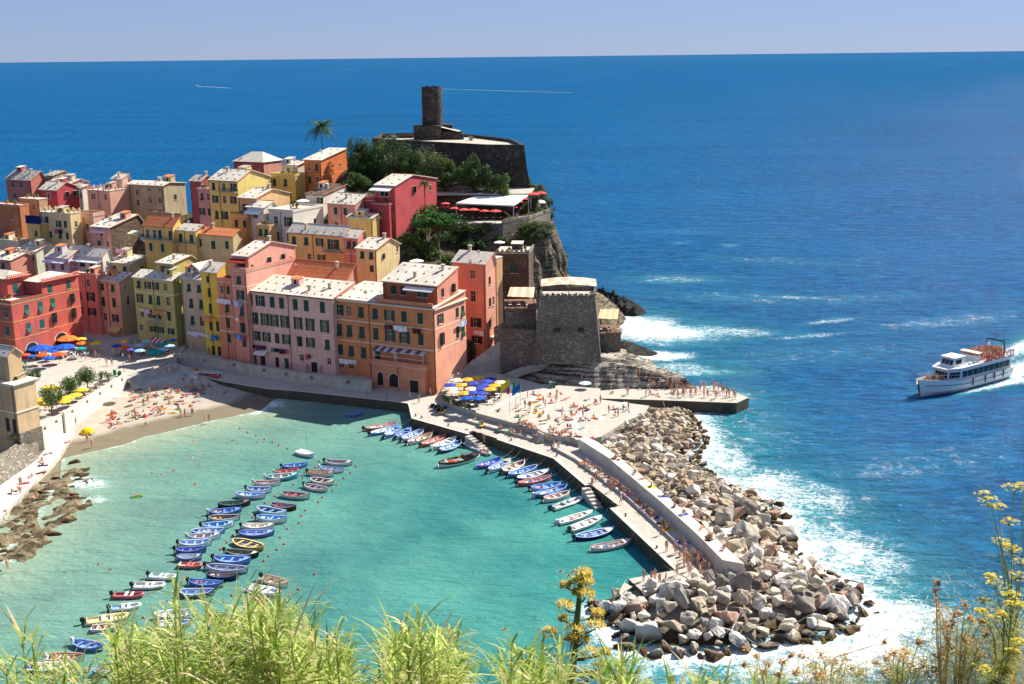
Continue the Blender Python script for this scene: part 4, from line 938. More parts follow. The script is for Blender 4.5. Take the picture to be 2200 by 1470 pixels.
house('weathered grey-brown house with small dark windows on the ridge', '#ac9874', 274, 351, 398, 400, 338, ('g', 0.7, 0.3), [(1.2, .8, 1.0, [.6, .88], 'nn'), (2.2, .9, 1.6, [.25], 'n'), (4.2, 1.0, 1.7, [.6, .88], 'nn'), (5.3, .9, 1.7, [.25], 'n'), (7.8, 1.0, 1.6, [.6, .85], 'nn')], [(3.6, .85, 1.4, [.5], 'c')], worn=.8, chim=2, side_c='#b3a184')
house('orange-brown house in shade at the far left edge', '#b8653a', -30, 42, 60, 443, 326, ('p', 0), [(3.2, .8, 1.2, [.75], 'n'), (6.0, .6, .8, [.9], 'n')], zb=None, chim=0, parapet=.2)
house('tan house with white balcony under the dark red house', '#b48a68', 41, 83, 90, 429, 332, ('p', 0), [(2.2, .8, 1.4, [.3, .7], 'nn')], chim=0)
h = house('cream house with balustraded roof terrace on the left', '#e0c48c', 85, 150, 172, 460, 316, ('p', 0), [(2.0, .9, 1.6, [.22], 'f'), (2.9, .9, 1.7, [.6, .82], 'oc'), (6.0, .9, 1.7, [.25, .62, .85], 'ffc')], [(3, .8, 1.5, [.5], 'n')], chim=0, worn=.4)
terrace_rail(h, mat=plaster('#e0c48c'))
house('narrow yellow house below a blue tarpaulin', '#d8b060', 57, 88, 94, 482, 318, ('p', 0), [(2.6, .8, 1.4, [.6], 'f')], chim=0)
h = house('blush pink terrace house between the tower and the slate roof', '#dba594', 158, 200, 224, 466, 320, ('p', 0), [(3.0, 1.0, 1.6, [.65], 'n')], chim=0, parapet=.9)
h = house('long slate-roofed house with brown stone side wall', '#d9968a', 196, 236, 308, 490, 308, ('g', 2.2, 0.85), [(1.5, 1.2, 1.3, [.5], 'n'), (4.4, .9, 1.5, [.35, .8], 'cc')], None, side_c=M_BROWNST, chim=2)
awning(h, 0.5, h['Lf'] - 0.5, 0.6, 1.4, 0.5, cloth('#e8c0c8'))
h = house('yellow house with bright terracotta tile roof and long balcony', '#e6bf5c', 308, 371, 395, 488, 298, ('g', 2.8, 0.8), [(2.2, 1.0, 2.1, [.12, .36, .55, .9], 'nncc'), (5.6, 1.0, 1.9, [.2, .6], 'cc')], None, roofm=M_TILE, trim=M_FRAME, chim=1)
balcony(h, -0.5, h['Lf'] + 0.3, 3.4, 1.2); awning(h, -4.0, -0.6, 1.6, 2.0, 0.6, cloth('#d8d8b0'))
h = house('yellow wing with grey roof right of the terracotta roof', '#e2bc66', 373, 420, 440, 497, 296, ('g', 1.2, 0.8), [(2.0, 1.0, 1.9, [.3, .8], 'cc')], None, chim=0)
balcony(h, 0.2, h['Lf'], 3.2, 1.1)
h = house('small cream house with mint side wall on the left', '#d9cfa6', 37, 77, 117, 541, 309, ('g', 1.6, 0.8), [(1.6, .8, 1.4, [.18, .5, .82], 'fcf')], None, side_c='#d8e2d0', chim=0)
h = house('white house with pale awning over its top floor loggia', '#d8cede', 98, 146, 172, 556, 303, ('g', 1.7, 0.85), [(2.2, 1.2, 1.8, [.3, .7], 'nn')], None, chim=1)
awning(h, 0.2, h['Lf'] - 0.2, 0.5, 1.6, 0.5, cloth('#e8dce4'))
h = house('white house with glazed pergola facing the harbour', '#e6e6ea', 142, 220, 234, 552, 301, ('g', 1.9, 0.85), [(2.2, 1.6, 1.9, [.16, .42, .70], 'nnn')], [(2, .8, 1.2, [.5], 'n')], chim=1)
p_ = MB(); L_ = h['Lf']; H_ = h['H']
for i in range(5):
    x = L_ * i / 4; p_.tube([(x, -2.2, H_ - 4.2), (x, -2.2, H_ - 1.5)], .06, 4); p_.tube([(x, -2.2, H_ - 1.5), (x, 0, H_ - 0.9)], .05, 4)
for z_ in (1.5, 2.8): p_.tube([(0, -2.2, H_ - z_), (L_, -2.2, H_ - z_)], .06, 4)
p_.build('pergola', M_WHITE, h['par'], mx=h['OFF']); awning(h, 0.1, L_ - 0.1, 0.8, 2.1, 0.5, cloth('#ece8e4'), valance=.1)
h = house('cream attic house with small green windows above the peach front', '#e0cf94', 233, 282, 336, 568, 300, ('g', 1.3, 0.6), [(1.6, 1.0, 1.5, [.25, .7], 'ff')], [(1.6, .7, 1.1, [.4], 'c')], chim=1)
house('beige house with low red roof in the village centre', '#d4ba8a', 411, 500, 520, 508, 292, ('g', 1.3, 0.7), [(2.3, .9, 1.8, [.2, .85], 'cc'), (2.6, 1.1, 1.9, [.52], 'c')], None, roofm=M_TILE, chim=2)
h = house('pale house with white roof terrace at the left edge of the slope', '#d8c8b0', -60, 40, 62, 522, 318, ('p', 0), None, None, chim=1, parapet=.5)
h = house('low pink house behind the red house balustrade', '#dc8a78', -60, 22, 70, 560, 303, ('g', 1.2, .7), [(1.6, 1, 1.4, [.5, .8], 'cf')], None, chim=1)
# ---- middle slope
house('dark maroon house with antenna behind the yellow block', '#96363a', 408, 432, 456, 390, 324, ('g', 1.3, 0.6), None, None, roofm=M_SLATE2)
h = house('narrow mauve-pink house beside the tall yellow block', '#c88a94', 423, 452, 460, 408, 317, ('p', 0), [(2.0, .8, 1.7, [.35, .8], 'ff'), (6.0, .9, 1.8, [.3, .8], 'oc')], None, chim=0, parapet=.2)
h = house('tall yellow house with large blank lit gable', '#e8cc68', 449, 510, 581, 390, 312, ('g', 2.4, 0.42), [(1.6, .9, 1.8, [.15, .5, .86], 'fno'), (5.0, .9, 1.8, [.18, .5, .82], 'ccc'), (9.2, 1.0, 2.0, [.2, .48, .82], 'foo')], None, side_c='#e8cf72', chim=1, gutter=[.36])
balcony(h, h['Lf'] * .38, h['Lf'], 2.7, 1.2)
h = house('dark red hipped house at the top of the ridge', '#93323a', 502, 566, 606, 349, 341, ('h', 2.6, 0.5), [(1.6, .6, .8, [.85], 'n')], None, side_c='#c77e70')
h = house('golden house with planted roof terrace on the ridge', '#d4ab48', 581, 634, 656, 379, 322, ('p', 0), [(1.9, .9, 1.9, [.15, .6], 'cf'), (5.4, .8, 1.4, [.75], 'n')], None, chim=0, parapet=.5)
h = house('white summer house behind the planted roof terrace', '#d8d2c8', 605, 640, 662, 356, 331, ('g', .8, 0.9), [(1.5, 1.0, 1.4, [.4, .8], 'nn')], None, zb=gy(634, 378, 328).z, chim=0)
h = house('bright orange house with yellow trim below the castle', '#d9642a', 653, 689, 745, 345, 325, ('g', 2.3, 1.0), [(1.9, .9, 2.0, [.3, .75], 'nf'), (5.4, .9, 1.8, [.3, .75], 'ff')], [(2.0, .8, .9, [.72], 'n'), (6.2, .8, 1.1, [.66], 'n')], trim=flat('#e8a040'), bands=(3.9,), bandc=flat('#e8a040'), worn=.25, chim=0)
h = house('peach gabled house behind the white terrace', '#dda266', 512, 550, 622, 427, 303, ('g', 1.7, 0.5), [(2.4, 2.0, 1.6, [.4], 'n')], None, side_c='#e0b078', chim=1)
house('ochre lower house with dark balcony in the centre', '#cf9d48', 496, 532, 545, 467, 300, ('p', 0), [(1.8, .9, 1.8, [.3, .8], 'cc')], None, chim=0, parapet=.6)
h = house('small white house with white awning', '#e2dfe0', 530, 566, 592, 447, 299, ('g', 1.2, 0.8), [(1.8, 1.3, 1.7, [.5], 'n')], None, chim=0)
awning(h, .2, h['Lf'] - .2, .7, 1.6, .6, cloth('#eceef2'))
house('tan house with two green windows below the white awning', '#cba266', 551, 578, 590, 487, 293, ('p', 0), [(1.6, .9, 1.7, [.3, .75], 'ff')], None, chim=0, parapet=.25)
h = house('white house with roof terrace and parasol', '#dcdcde', 577, 629, 694, 457, 296, ('p', 0), [(2.4, 1.1, 2.2, [.28, .8], 'nc'), (6.2, 1.1, 2.0, [.3, .8], 'cc')], [(3.2, .7, 1.2, [.7], 'c')], chim=0, parapet=.55, worn=.3)
h = house('white upper house with brown roof beside the terrace', '#e6e4e2', 655, 693, 746, 420, 310, ('g', 1.7, 1.0), [(1.6, .9, 1.9, [.85], 'o')], None, roofm=M_BROWNST, chim=1)
h = house('rose pink house with grey roof in the centre of the slope', '#d98d82', 703, 762, 790, 440, 303, ('g', 2.0, 0.9), [(1.9, .9, 1.7, [.3, .65], 'cc'), (5.4, 1.0, 1.2, [.3], 'n')], None, chim=1)
h = house('pale yellow low house below the crimson house', '#d8b868', 747, 800, 806, 470, 297, ('g', .8, 0.8), None, None, chim=0)
h = house('crimson house with large lit side wall and green shutters', '#b3343c', 799, 836, 880, 440, 301, ('p', 0), [(2.6, .85, 1.6, [.45], 'c')], [(3.0, .85, 1.6, [.25], 'c'), (2.7, .85, 1.6, [.75], 'c')], trim=flat('#e2b070'), worn=.3, chim=0, parapet=.3)
CR = h
h2 = house('', '#b3343c', 806, 848, 937, 400, 302.5, ('g', 2.0, 0.42), [(1.8, 2.4, 1.8, [.45], 'n')], [(1.8, .85, 1.6, [.45], 't'), (2.2, .85, 1.4, [.85], 'c')], main=CR['par'], trim=flat('#e2b070'), worn=.3, chim=0)
awning(h2, -0.5, h2['Lf'] - .2, .3, 2.3, .7, cloth('#e8e4dc'))
h3 = house('', '#a8323a', 762, 806, 815, 432, 305, ('p', 0), [(2, .8, 1.6, [.5], 'n')], None, main=CR['par'], parapet=.7, chim=0)
h = house('long ochre house with arched windows and terracotta-edged roof', '#e0bc6c', 619, 740, 752, 508, 283, ('g', 1.9, 0.9), [(1.9, 1.0, 1.8, [.10, .32, .56], 'fff'), (2.2, 1.5, 2.3, [.80], 'o'), (5.8, 1.0, 1.6, [.05, .36, .58], 'nnc')], None, chim=1, gutter=[.44])
balcony(h, h['Lf'] * .64, h['Lf'] * .98, 3.9, 1.2)
h = house('small rose house squeezed beside the ochre house', '#d47c70', 738, 768, 785, 512, 281, ('g', 1.6, 0.9), [(1.8, .8, 1.7, [.35, .75], 'ff')], None, bands=(3.9,), chim=0)
h = house('small cream house with plain side above the orange palazzo', '#dfcc92', 765, 808, 858, 537, 276, ('g', 1.8, 0.6), [(1.5, .95, 1.6, [.3, .75], 'ff'), (4.6, .9, 1.5, [.75], 'c')], [(1.2, .8, 1.3, [.9], 'n'), (1.9, .7, 1.0, [.3], 't')], worn=.6, chim=1)
# ---- harbour front, left to right
BLUEG = flat((0.012, 0.13, 0.12), .55)
RB = '#cc4a42'
h = house('red corner house with teal shutters and arches beside the square', '#a9492e', -70, 24, 98, 655, gz(42, 775, ZS).y, ('p', 0), [(2.0, 1.1, 2.2, [.85], 'c'), (6.5, 1.1, 2.0, [.85], 'c')], [(1.9, 1.1, 2.2, [.42, .82], 'ff'), (6.2, 1.1, 2.0, [.42, .82], 'fc')], zb=ZS - 1, shut=BLUEG, trim=None, bands=(.15, 4.2, 8.3), bandc=flat('#dba06a'), side_c=RB, worn=.9, chim=0, parapet=.8)  # front colour is the red with its shade painted in
RED = h
for fy_ in (.45,): arch(h, h['Ls'] * fy_, 1.0, 3.6, 3.4, True)
Cr = gy(88, 607, h['C'].y + 7.5)
h2 = house('', '#9c2c30', 50, 88, 167, 607, (RED['A'] + RED['xd'] * RED['Lf'] + RED['yd'] * RED['Ls'] * .98).y, ('h', 1.6, 0.5), None, [(2.0, 1.1, 1.8, [.22, .72], 'cc'), (5.4, 1.1, 2.0, [.25, .78], 'ft'), (9.2, 1.1, 2.2, [.25, .78], 'tt')], zb=ZS - 1, main=RED['par'], shut=flat((0.012, 0.12, 0.07), .55), bands=(3.6, 7.8, 11.6), bandc=flat('#dba06a'), side_c=RB, worn=.45, chim=0)  # darker front again paints shade on the same red wall
arch(h2, h2['Ls'] * .38, 1.0, 3.8, 3.8, True); bal = MB(); Ls_, Lf_, Hh_ = h2['Ls'], h2['Lf'], h2['H']
for i in range(int(Ls_ / .55)): bal.box((Lf_ + .1, (i + .5) * .55, Hh_ + .42), (.14, .2, .5))
bal.box((Lf_ + .1, Ls_ / 2, Hh_ + .72), (.26, Ls_, .14)); bal.box((Lf_ + .25, Ls_ / 2, Hh_ + .12), (.9, Ls_ + .5, .12)); bal.build('roof_balustrade', plaster('#cf6a5a'), h2['par'], mx=h2['OFF'])
h3 = house('', RB, -60, 14, 62, 600, RED['C'].y + 7, ('h', 1.4, 0.5), None, [(2.6, 1.2, 2.2, [.35, .8], 'cc')], zb=ZS + 4, main=RED['par'], shut=BLUEG, chim=0, worn=.3)
bal = MB(); Ls_, Lf_, Hh_ = h3['Ls'], h3['Lf'], h3['H']
for i in range(int(Ls_ / .55)): bal.box((Lf_ + .1, (i + .5) * .55, Hh_ + .42), (.14, .2, .5))
bal.box((Lf_ + .1, Ls_ / 2, Hh_ + .72), (.26, Ls_, .14)); bal.box((Lf_ + .25, Ls_ / 2, Hh_ + .12), (.9, Ls_ + .5, .12)); bal.build('roof_balustrade', plaster('#cf6a5a'), h3['par'], mx=h3['OFF'])
yC = gz(250, 722, ZS).y
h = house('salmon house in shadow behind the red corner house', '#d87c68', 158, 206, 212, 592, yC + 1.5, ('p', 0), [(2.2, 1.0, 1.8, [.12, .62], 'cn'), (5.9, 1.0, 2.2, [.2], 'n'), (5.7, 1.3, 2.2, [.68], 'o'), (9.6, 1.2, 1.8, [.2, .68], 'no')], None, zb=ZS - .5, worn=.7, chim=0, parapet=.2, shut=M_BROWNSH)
h = house('peach house with beige side above the arched cafe doorway', '#eca67e', 203, 256, 288, 607, yC - .5, ('g', 1.5, 1.0), [(1.6, .9, 1.6, [.3, .72], 'ff'), (5.4, 1.0, 2.2, [.28, .72], 'cc'), (9.4, 1.0, 1.8, [.3, .72], 'no')], [(1.6, .7, 1.0, [.4], 'n'), (5.2, .9, 2.2, [.5], 'c')], zb=ZS - .5, worn=.55, side_c='#c4b088', chim=0)
awning(h, h['Lf'] * .55, h['Lf'] * .95, 11.6, 1.6, .9, cloth('#d8b878'))
h = house('green house front with white string course by the square', '#c2b862', 286, 371, 392, 604, gz(392, 745, ZS).y, ('g', 1.3, 1.0), [(1.7, .95, 1.7, [.13, .36, .56, .80], 'ffon'), (5.2, .95, 2.0, [.13, .40, .60, .84], 'offc'), (8.9, .95, 2.0, [.15, .40, .60, .84], 'cffc'), (12.6, .9, 1.4, [.1, .4, .6, .86], 'nooo')], None, zb=ZS - .5, bands=(3.5,), worn=.6, side_c='#8c9448', chim=0)  # side colour is the green with shadow painted in
GR = h
balcony(h, h['Lf'] * .3, h['Lf'] * .7, 10.6, .9, rail=M_WHITE); awning(h, h['Lf'] * .4, h['Lf'] * .72, 14.6, 1.8, .8, [cloth('#b8484c'), cloth('#e8e0dc')])
h2 = house('', '#b6ae58', 336, 371, 405, 568, GR['C'].y + 3.5, ('g', 1.1, 0.8), [(1.7, 2.6, 2.0, [.5], 'n')], None, main=GR['par'], zb=GR['ez'] - .5, chim=1, depth=8)
h = house('taupe house front with lilac gable between green and yellow', '#c9b096', 388, 436, 448, 602, gz(440, 752, ZT).y, ('g', 1.6, 1.0), [(2.2, .95, 1.7, [.35, .8], 'ff'), (6.0, .95, 2.1, [.4, .85], 'ff'), (10.2, .95, 2.0, [.4, .9], 'ff')], None, zb=ZT - .5, worn=.6, chim=1)
TP_ = h
h2 = house('', '#c9b4cc', 402, 428, 440, 580, TP_['C'].y + 2.5, ('x', 1.2, 0.5), [(1.5, .9, 1.6, [.35, .8], 'tn')], None, main=TP_['par'], zb=TP_['ez'] - .3, chim=0, depth=6)
h = house('narrow bright yellow house front', '#eebc30', 431, 466, 474, 586, gz(468, 765, ZT).y, ('g', 1.7, 1.0), [(1.8, .75, 1.5, [.42], 'c'), (5.0, .8, 2.0, [.45], 'c'), (8.8, .8, 2.2, [.45], 'c'), (12.9, .8, 2.2, [.4, .82], 'cc'), (16.2, .8, 1.2, [.4], 'n')], None, zb=ZT - .5, bands=(3.4, 7.0), bandc=flat('#e8cf7a'), worn=.15, chim=1, door=[(.45, .9, 2.2, M_DARK), (.82, .9, 2.2, M_DARK)], base=ZT)
h = house('narrow coral house front with terracotta loggia', '#e07a58', 466, 497, 505, 608, gz(495, 775, ZT).y, ('p', 0), [(1.8, .8, 1.8, [.3, .75], 'cc'), (5.9, .9, 2.1, [.6], 'f'), (9.6, .95, 2.2, [.58], 'c'), (13.2, .9, 2.0, [.58], 'c')], None, zb=ZT - .5, bands=(4.2, 8.0, 11.6), worn=.4, chim=0, parapet=.9)
h = house('tall rose house with red awning loggia and long lit side wall', '#de8474', 496, 528, 634, 585, gz(532, 785, ZT).y, ('p', 0), [(2.0, 1.0, 1.7, [.5], 'f'), (5.4, 1.0, 2.0, [.55], 'o'), (9.0, .95, 2.2, [.58], 'f'), (13.0, 1.0, 2.2, [.58], 'f'), (16.6, .9, 1.8, [.6], 'c')], None, zb=ZT - .5, bands=(3.4, 7.0), worn=.5, side_c='#e39a8c', chim=0, parapet=.7)  # side colour is the rose front lightened for sun
RO = h
h2 = house('', '#e08878', 500, 533, 634, 552, RO['C'].y + 3.2, ('g', 2.2, 0.5), [(1.5, 2.2, 1.8, [.5], 'n')], [(2.0, .9, 1.5, [.42, .72], 'tt')], main=RO['par'], zb=RO['ez'] - .5, trim=M_FRAME, side_c='#e39a8c', worn=.35, chim=1)
awning(h2, -0.3, h2['Lf'] + .2, .6, 1.9, .5, cloth('#b8402e'))
h = house('long pink house front with white mullioned windows on the harbour', '#f8b2ac', 527, 714, 726, 643, gz(722, 806, ZT).y, ('g', 2.2, 1.0),
          [(2.1, 1.15, 2.3, [.055, .172, .312, .421, .578, .703, .885], 'ccccccc'), (6.3, 1.05, 2.6, [.085, .215, .325, .445, .60, .735, .90], 'ooooooo'), (10.4, 1.05, 2.1, [.10, .22, .345, .455, .61, .73, .92], 'oocofof'), (14.2, 1.0, 1.4, [.62, .93], 'nn')],
          None, zb=ZT - .5, worn=.35, bands=(8.4, 12.6), bandc=plaster('#f4c4ba'), chim=2, gutter=[.5], door=[(.06, 1.1, 2.3, M_DARK), (.16, 1.3, 2.3, M_DARK), (.33, 1.0, 2.3, M_BROWNSH), (.44, 1.2, 2.4, M_GREEN2), (.76, 1.6, 2.3, M_DARK)], base=ZT, depth=8.5)
PK = h
awning(h, h['Lf'] * .09, h['Lf'] * .23, 13.6, 1.4, .7, cloth('#e6dcd0'))
h2 = house('terracotta-roofed house behind the long pink front', '#d99a80', 598, 742, 765, 606, PK['C'].y + 14, ('g', 3.4, 0.92), None, None, roofm=M_TILE, chim=1, zb=10)
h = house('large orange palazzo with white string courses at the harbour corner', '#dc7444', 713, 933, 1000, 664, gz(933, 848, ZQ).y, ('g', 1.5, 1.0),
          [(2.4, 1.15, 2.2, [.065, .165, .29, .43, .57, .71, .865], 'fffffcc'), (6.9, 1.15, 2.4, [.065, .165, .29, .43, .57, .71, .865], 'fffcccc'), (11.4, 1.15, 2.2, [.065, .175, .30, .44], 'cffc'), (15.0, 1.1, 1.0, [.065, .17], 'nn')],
          [(2.6, 1.1, 2.0, [.18, .72, .9], 'ccf'), (7.0, 1.1, 2.4, [.2, .72, .9], 'tcf')], zb=0.5, bands=(4.5, 9.1), worn=.35, side_c='#f09a80', chim=0, gutter=[.005, .37, .995], roofm=M_SLATE)  # side colour carries painted sunlight, front stays darker
OR = h
cor = MB(); cor.box((h['Lf'] / 2, -.2, h['H'] - .12), (h['Lf'] + .9, .55, .24)); cor.box((h['Lf'] + .2, h['Ls'] / 2 + .2, h['H'] - .121), (.5, h['Ls'], .239)); cor.build('cornice', M_CREAM, h['par'], mx=h['OFF'])
tt = MB()
for i in range(int(h['Lf'] / .5)): tt.lathe([(.0, -.02), (.16, -.02), (.15, .16), (0, .22)], 6, (.25 + i * .5, -.30, h['H'] + .14))
o = tt.build('eave_tiles', flat('#8c4a48'), h['par'], mx=h['OFF']); o['kind'] = 'stuff'
h2 = house('', '#b04a2a', 822, 939, 984, 615, OR['C'].y + 2.2, ('g', 2.6, 1.0), [(1.7, 1.2, 1.7, [.2, .38], 'cc'), (1.7, 2.4, 1.9, [.72], 'n')], [(1.8, .9, 1.7, [.25], 'c'), (1.5, .9, 1.6, [.75], 't')], main=OR['par'], zb=OR['ez'] - 1, side_c='#e08470', worn=.3, chim=2, shut=M_DGREEN)  # sunlit side and shaded front painted as two tones
awning(h2, h2['Lf'] * .44, h2['Lf'] * .97, .5, 1.6, .5, cloth('#ece4e0'))
box_part(h2, 'terrace_parapet', (h2['Lf'] / 2, -2.3, 1.45), (h2['Lf'] + .4, .25, 1.3), plaster('#d2764e'))
# projecting ground floor with terrace
h4 = house('', '#d97a5c', 798, 912, 934, 795, gz(912, 848, ZQ).y - .6, ('p', 0), None, None, zb=.5, main=OR['par'], parapet=.9, chim=0, worn=.25, door=[(.80, 2.0, 2.9, M_DARK)], base=ZQ + .1, depth=4.0)
for fx, w_ in ((.165, 1.5), (.42, 2.3)): arch(h4, h4['Lf'] * fx, 2.4, w_, 3.0)
box_part(h4, 'plinth', (h4['Lf'] / 2, -.03, .5), (h4['Lf'] + .1, .06, 2.6), M_CONC)
STR = [cloth('#6e5a66'), cloth('#cfc6c8')]
awning(h4, h4['Lf'] * .03, h4['Lf'] * .44, -4.0, 3.0, .9, STR, y0=3.0); awning(h4, h4['Lf'] * .46, h4['Lf'] * .98, -3.9, 2.8, .7, STR, y0=3.0)
fr = MB()
for x in (.05, .44, .47, .97): fr.tube([(h4['Lf'] * x, .1, h4['H']), (h4['Lf'] * x, .1, h4['H'] + 3.1)], .06, 4)
for z_ in (1.9, 3.0): fr.tube([(h4['Lf'] * .05, .1, h4['H'] + z_), (h4['Lf'] * .97, .1, h4['H'] + z_)], .05, 4)
fr.build('awning_frame', M_WHITE, h4['par'], mx=h4['OFF'])
h = house('tall salmon tower house with slate roof right of the orange palazzo', '#df7c62', 973, 1043, 1064, 568, gz(1050, 776, 4.5).y, ('g', 2.0, 0.8), [(2.6, 1.05, 1.8, [.6], 'n'), (7.6, 1.15, 2.3, [.6], 'n'), (13.6, 1.2, 2.0, [.68], 'o'), (17.6, 1.2, 1.6, [.7], 'o')], [(4, .8, 1.6, [.4], 'c'), (9, .8, 1.8, [.4, .75], 'cc'), (14, .8, 1.6, [.4], 'c')], zb=3, side_c='#eb9c88', shut=M_BROWNSH, chim=1, worn=.3)  # lighter side colour paints the sun on the salmon wall
TW = h
awning(h, h['Ls'] * .2, h['Ls'] * .9, 17.0, 2.2, .9, cloth('#ead8b8'), side=True)
h = house('sandstone-coloured lean house behind the salmon tower', '#cf9a6a', 1048, 1066, 1072, 556, TW['C'].y + 8, ('p', 0), [(3, .8, 1.4, [.7], 'c')], None, chim=0, zb=4)
# ---- stone buildings at the point
h = house('brown stone tower house with battlements and green window', M_BROWNST, 1064, 1136, 1146, 545, 275, ('p', 0), [(3.8, 1.5, 1.7, [.55], 'c')], None, zb=8, rot=20, chim=0, name='stone_house')
bt = MB()
for i in range(7): bt.box(((i + .5) * h['Lf'] / 7, 0, h['H'] + .7), (h['Lf'] / 14, .35, .5))
bt.box((h['Lf'] / 2, 0, h['H'] + .3), (h['Lf'], .35, .32)); bt.box((h['Lf'], h['Ls'] / 2, h['H'] + .45), (.35, h['Ls'], .62)); bt.build('battlement', M_PALEST, h['par'], mx=h['OFF'])
# church corner at the left edge of the harbour
YC = gz(42, 938, 4.6).y
h = house('cream church corner in shade and sun at the left edge of the harbour', '#c09c74', -80, 30, 76, 832, YC, ('p', 0), None, None, zb=1.0, worn=.9, chim=0, parapet=.2, name='church', side_c='#d8b48c')  # darker front and lighter side paint shade and sun into the plaster
h['par']['category'] = 'church'
CH_ = h
box_part(h, 'buttress', (h['Lf'] - .6, h['Ls'] / 2, 1.6), (1.8, h['Ls'] + .3, 5.2), M_PALEST); box_part(h, 'string_course', (h['Lf'] / 2, h['Ls'] / 2, h['H'] * .62), (h['Lf'] + .3, h['Ls'] + .3, .25), M_CREAM)
for fx in (.80, .93): box_part(h, 'recess_shade', (h['Lf'] * fx, -.02, h['H'] * .42), (.9, .06, 2.6), M_DARK)  # dark raised panels paint the shade of recesses
cm = MB(); cm.box((h['Lf'] / 2, h['Ls'] / 2, h['H'] + .42), (h['Lf'] + .8, h['Ls'] + .8, .22)); cm.build('cornice', M_CREAM, h['par'], mx=h['OFF'])
h2 = house('', '#bc9870', -80, 16, 34, 765, YC + 2, ('g', 1.2, 0.5), None, None, main=h['par'], zb=h['ez'] + .3, chim=0, worn=.8, side_c='#cca880')
# ---------------------------------------------------------------- stone fort on the rock
def battered(label, name, cat, px_bl, px_br, z0, px_tl, depth_b, batter, H, mat, mat2, rz):
    a, b = gz(*px_bl, z0), gz(*px_br, z0)
    return a, b
fa, fb = gy(1144, 767, 250), gy(1280, 752, 250)
fz0 = 6.5; fort = thing('stone_fort', 'battered grey stone fort tower standing on the rock point above the sea', 'fort', (fa.x, 250, fz0), R(-3))
L = (fb.x - fa.x) + 1.2; top = gy(1156, 634, 251.5).z - fz0; bt_ = 1.5; D = 13.0
m = MB()
b4 = [(0, 0), (L, 0), (L + 0.3, D), (0.3, D)]; t4 = [(bt_, bt_ * .8), (L - bt_, bt_ * .8), (L - bt_ + .3, D - bt_), (bt_ + .3, D - bt_)]
n = 4; lev = 6
for k in range(4):
    p0, p1, q0, q1 = b4[k], b4[(k + 1) % 4], t4[k], t4[(k + 1) % 4]
    for i in range(10):
        for j in range(lev):
            def P_(u, w):
                x = (p0[0] + (p1[0] - p0[0]) * u) * (1 - w) + (q0[0] + (q1[0] - q0[0]) * u) * w; y = (p0[1] + (p1[1] - p0[1]) * u) * (1 - w) + (q0[1] + (q1[1] - q0[1]) * u) * w
                return (x + .08 * noise.noise(Vector((x, y, w * 9))), y + .08 * noise.noise(Vector((y, x, w * 7))), top * w)
            m.quad(P_(i / 10, j / lev), P_((i + 1) / 10, j / lev), P_((i + 1) / 10, (j + 1) / lev), P_(i / 10, (j + 1) / lev))
FORT_TOP = top
m.build('wall', M_RUBBLE, fort)
m = MB(); m.add([(x, y, top - 1.0) for x, y in t4], [(0, 1, 2, 3)]); m.build('roof_terrace', M_PAVE, fort)
pr = MB()
for k in range(4):
    (x0, y0), (x1, y1) = t4[k], t4[(k + 1) % 4]; d = math.hypot(x1 - x0, y1 - y0); nn_ = int(d / 1.1)
    if k in (0, 1):
        for i in range(nn_): f = (i + .5) / nn_; pr.box((x0 + (x1 - x0) * f, y0 + (y1 - y0) * f, top + .12), (.72 if k == 0 else .5, .5 if k == 0 else .72, .42))
pr.build('parapet', M_PALEST, fort)
for x in (.36, .70):
    w = MB(); w.box((0, 0, 0), (1.3, .5, .75), m=0); w.box((0, -.27, -.42), (1.5, .12, .1), m=1); w.build('embrasure', [M_DARK, M_RUBBLE], fort, loc=(L * x, bt_ * .8 * .52 - .12, top * .50))
cx0, cx1 = t4[0][0] + .3, t4[1][0] + .4
cn = MB(); zc = top + 1.9
N_ = 8
for i in range(N_):
    u0, u1 = i / N_, (i + 1) / N_; f = lambda u: cx0 + (cx1 - cx0) * u
    for j, (y0, y1) in enumerate(((1.4, 4.5), (4.5, 8.0))):
        zz = lambda u, y: zc + .5 * math.sin(u * 3.1) + (.06 * (y - 1.4)) + .08 * noise.noise(Vector((u * 9, y, 0)))
        cn.quad((f(u0), y0, zz(u0, y0)), (f(u1), y0, zz(u1, y0)), (f(u1), y1, zz(u1, y1)), (f(u0), y1, zz(u0, y1)), (i + j) % 2)
cn.build('canvas_canopy', [cloth('#c8a890'), cloth('#dcc8b0')], fort)
po = MB()
for x in (cx0 + .2, (cx0 + cx1) / 2, cx1 - .2):
    for y in (1.5, 7.8): po.tube([(x, y, top - 1), (x, y, zc + .1)], .06, 5)
po.build('canopy_pole', M_WOOD, fort)
# ---------------------------------------------------------------- castle
CY = 345.0
def wpx(px, py, Y): return gy(px, py, Y)
ct = wpx(1043, 317, 332); zt = 46.6
def at_z(px, py, z): return gz(px, py, z)
ter = [at_z(800, 304, zt), at_z(866, 308, zt), at_z(1043, 318, zt), at_z(1126, 319, zt), at_z(1100, 306, zt), at_z(1010, 295, zt), at_z(900, 291, zt), at_z(820, 294, zt)]
castle = thing('castle', 'ruined dark stone castle with round tower on top of the headland', 'castle', (ter[2].x, ter[2].y, 30))
o_ = castle.location
m = MB(); base = []
cx_, cy_ = sum(p.x for p in ter) / 8, sum(p.y for p in ter) / 8
drops = [34, 36, 35, 24, 26, 36, 38, 36]; bats = [.04, .04, .07, .14, .10, .05, .05, .05]
for p, z, b in zip(ter, drops, bats):
    d = Vector((p.x - cx_, p.y - cy_)); base.append((p.x + d.x / d.length * b * (zt - z) * 1.6, p.y + d.y / d.length * b * (zt - z) * 1.6, z))
n = len(ter); R_ = 12
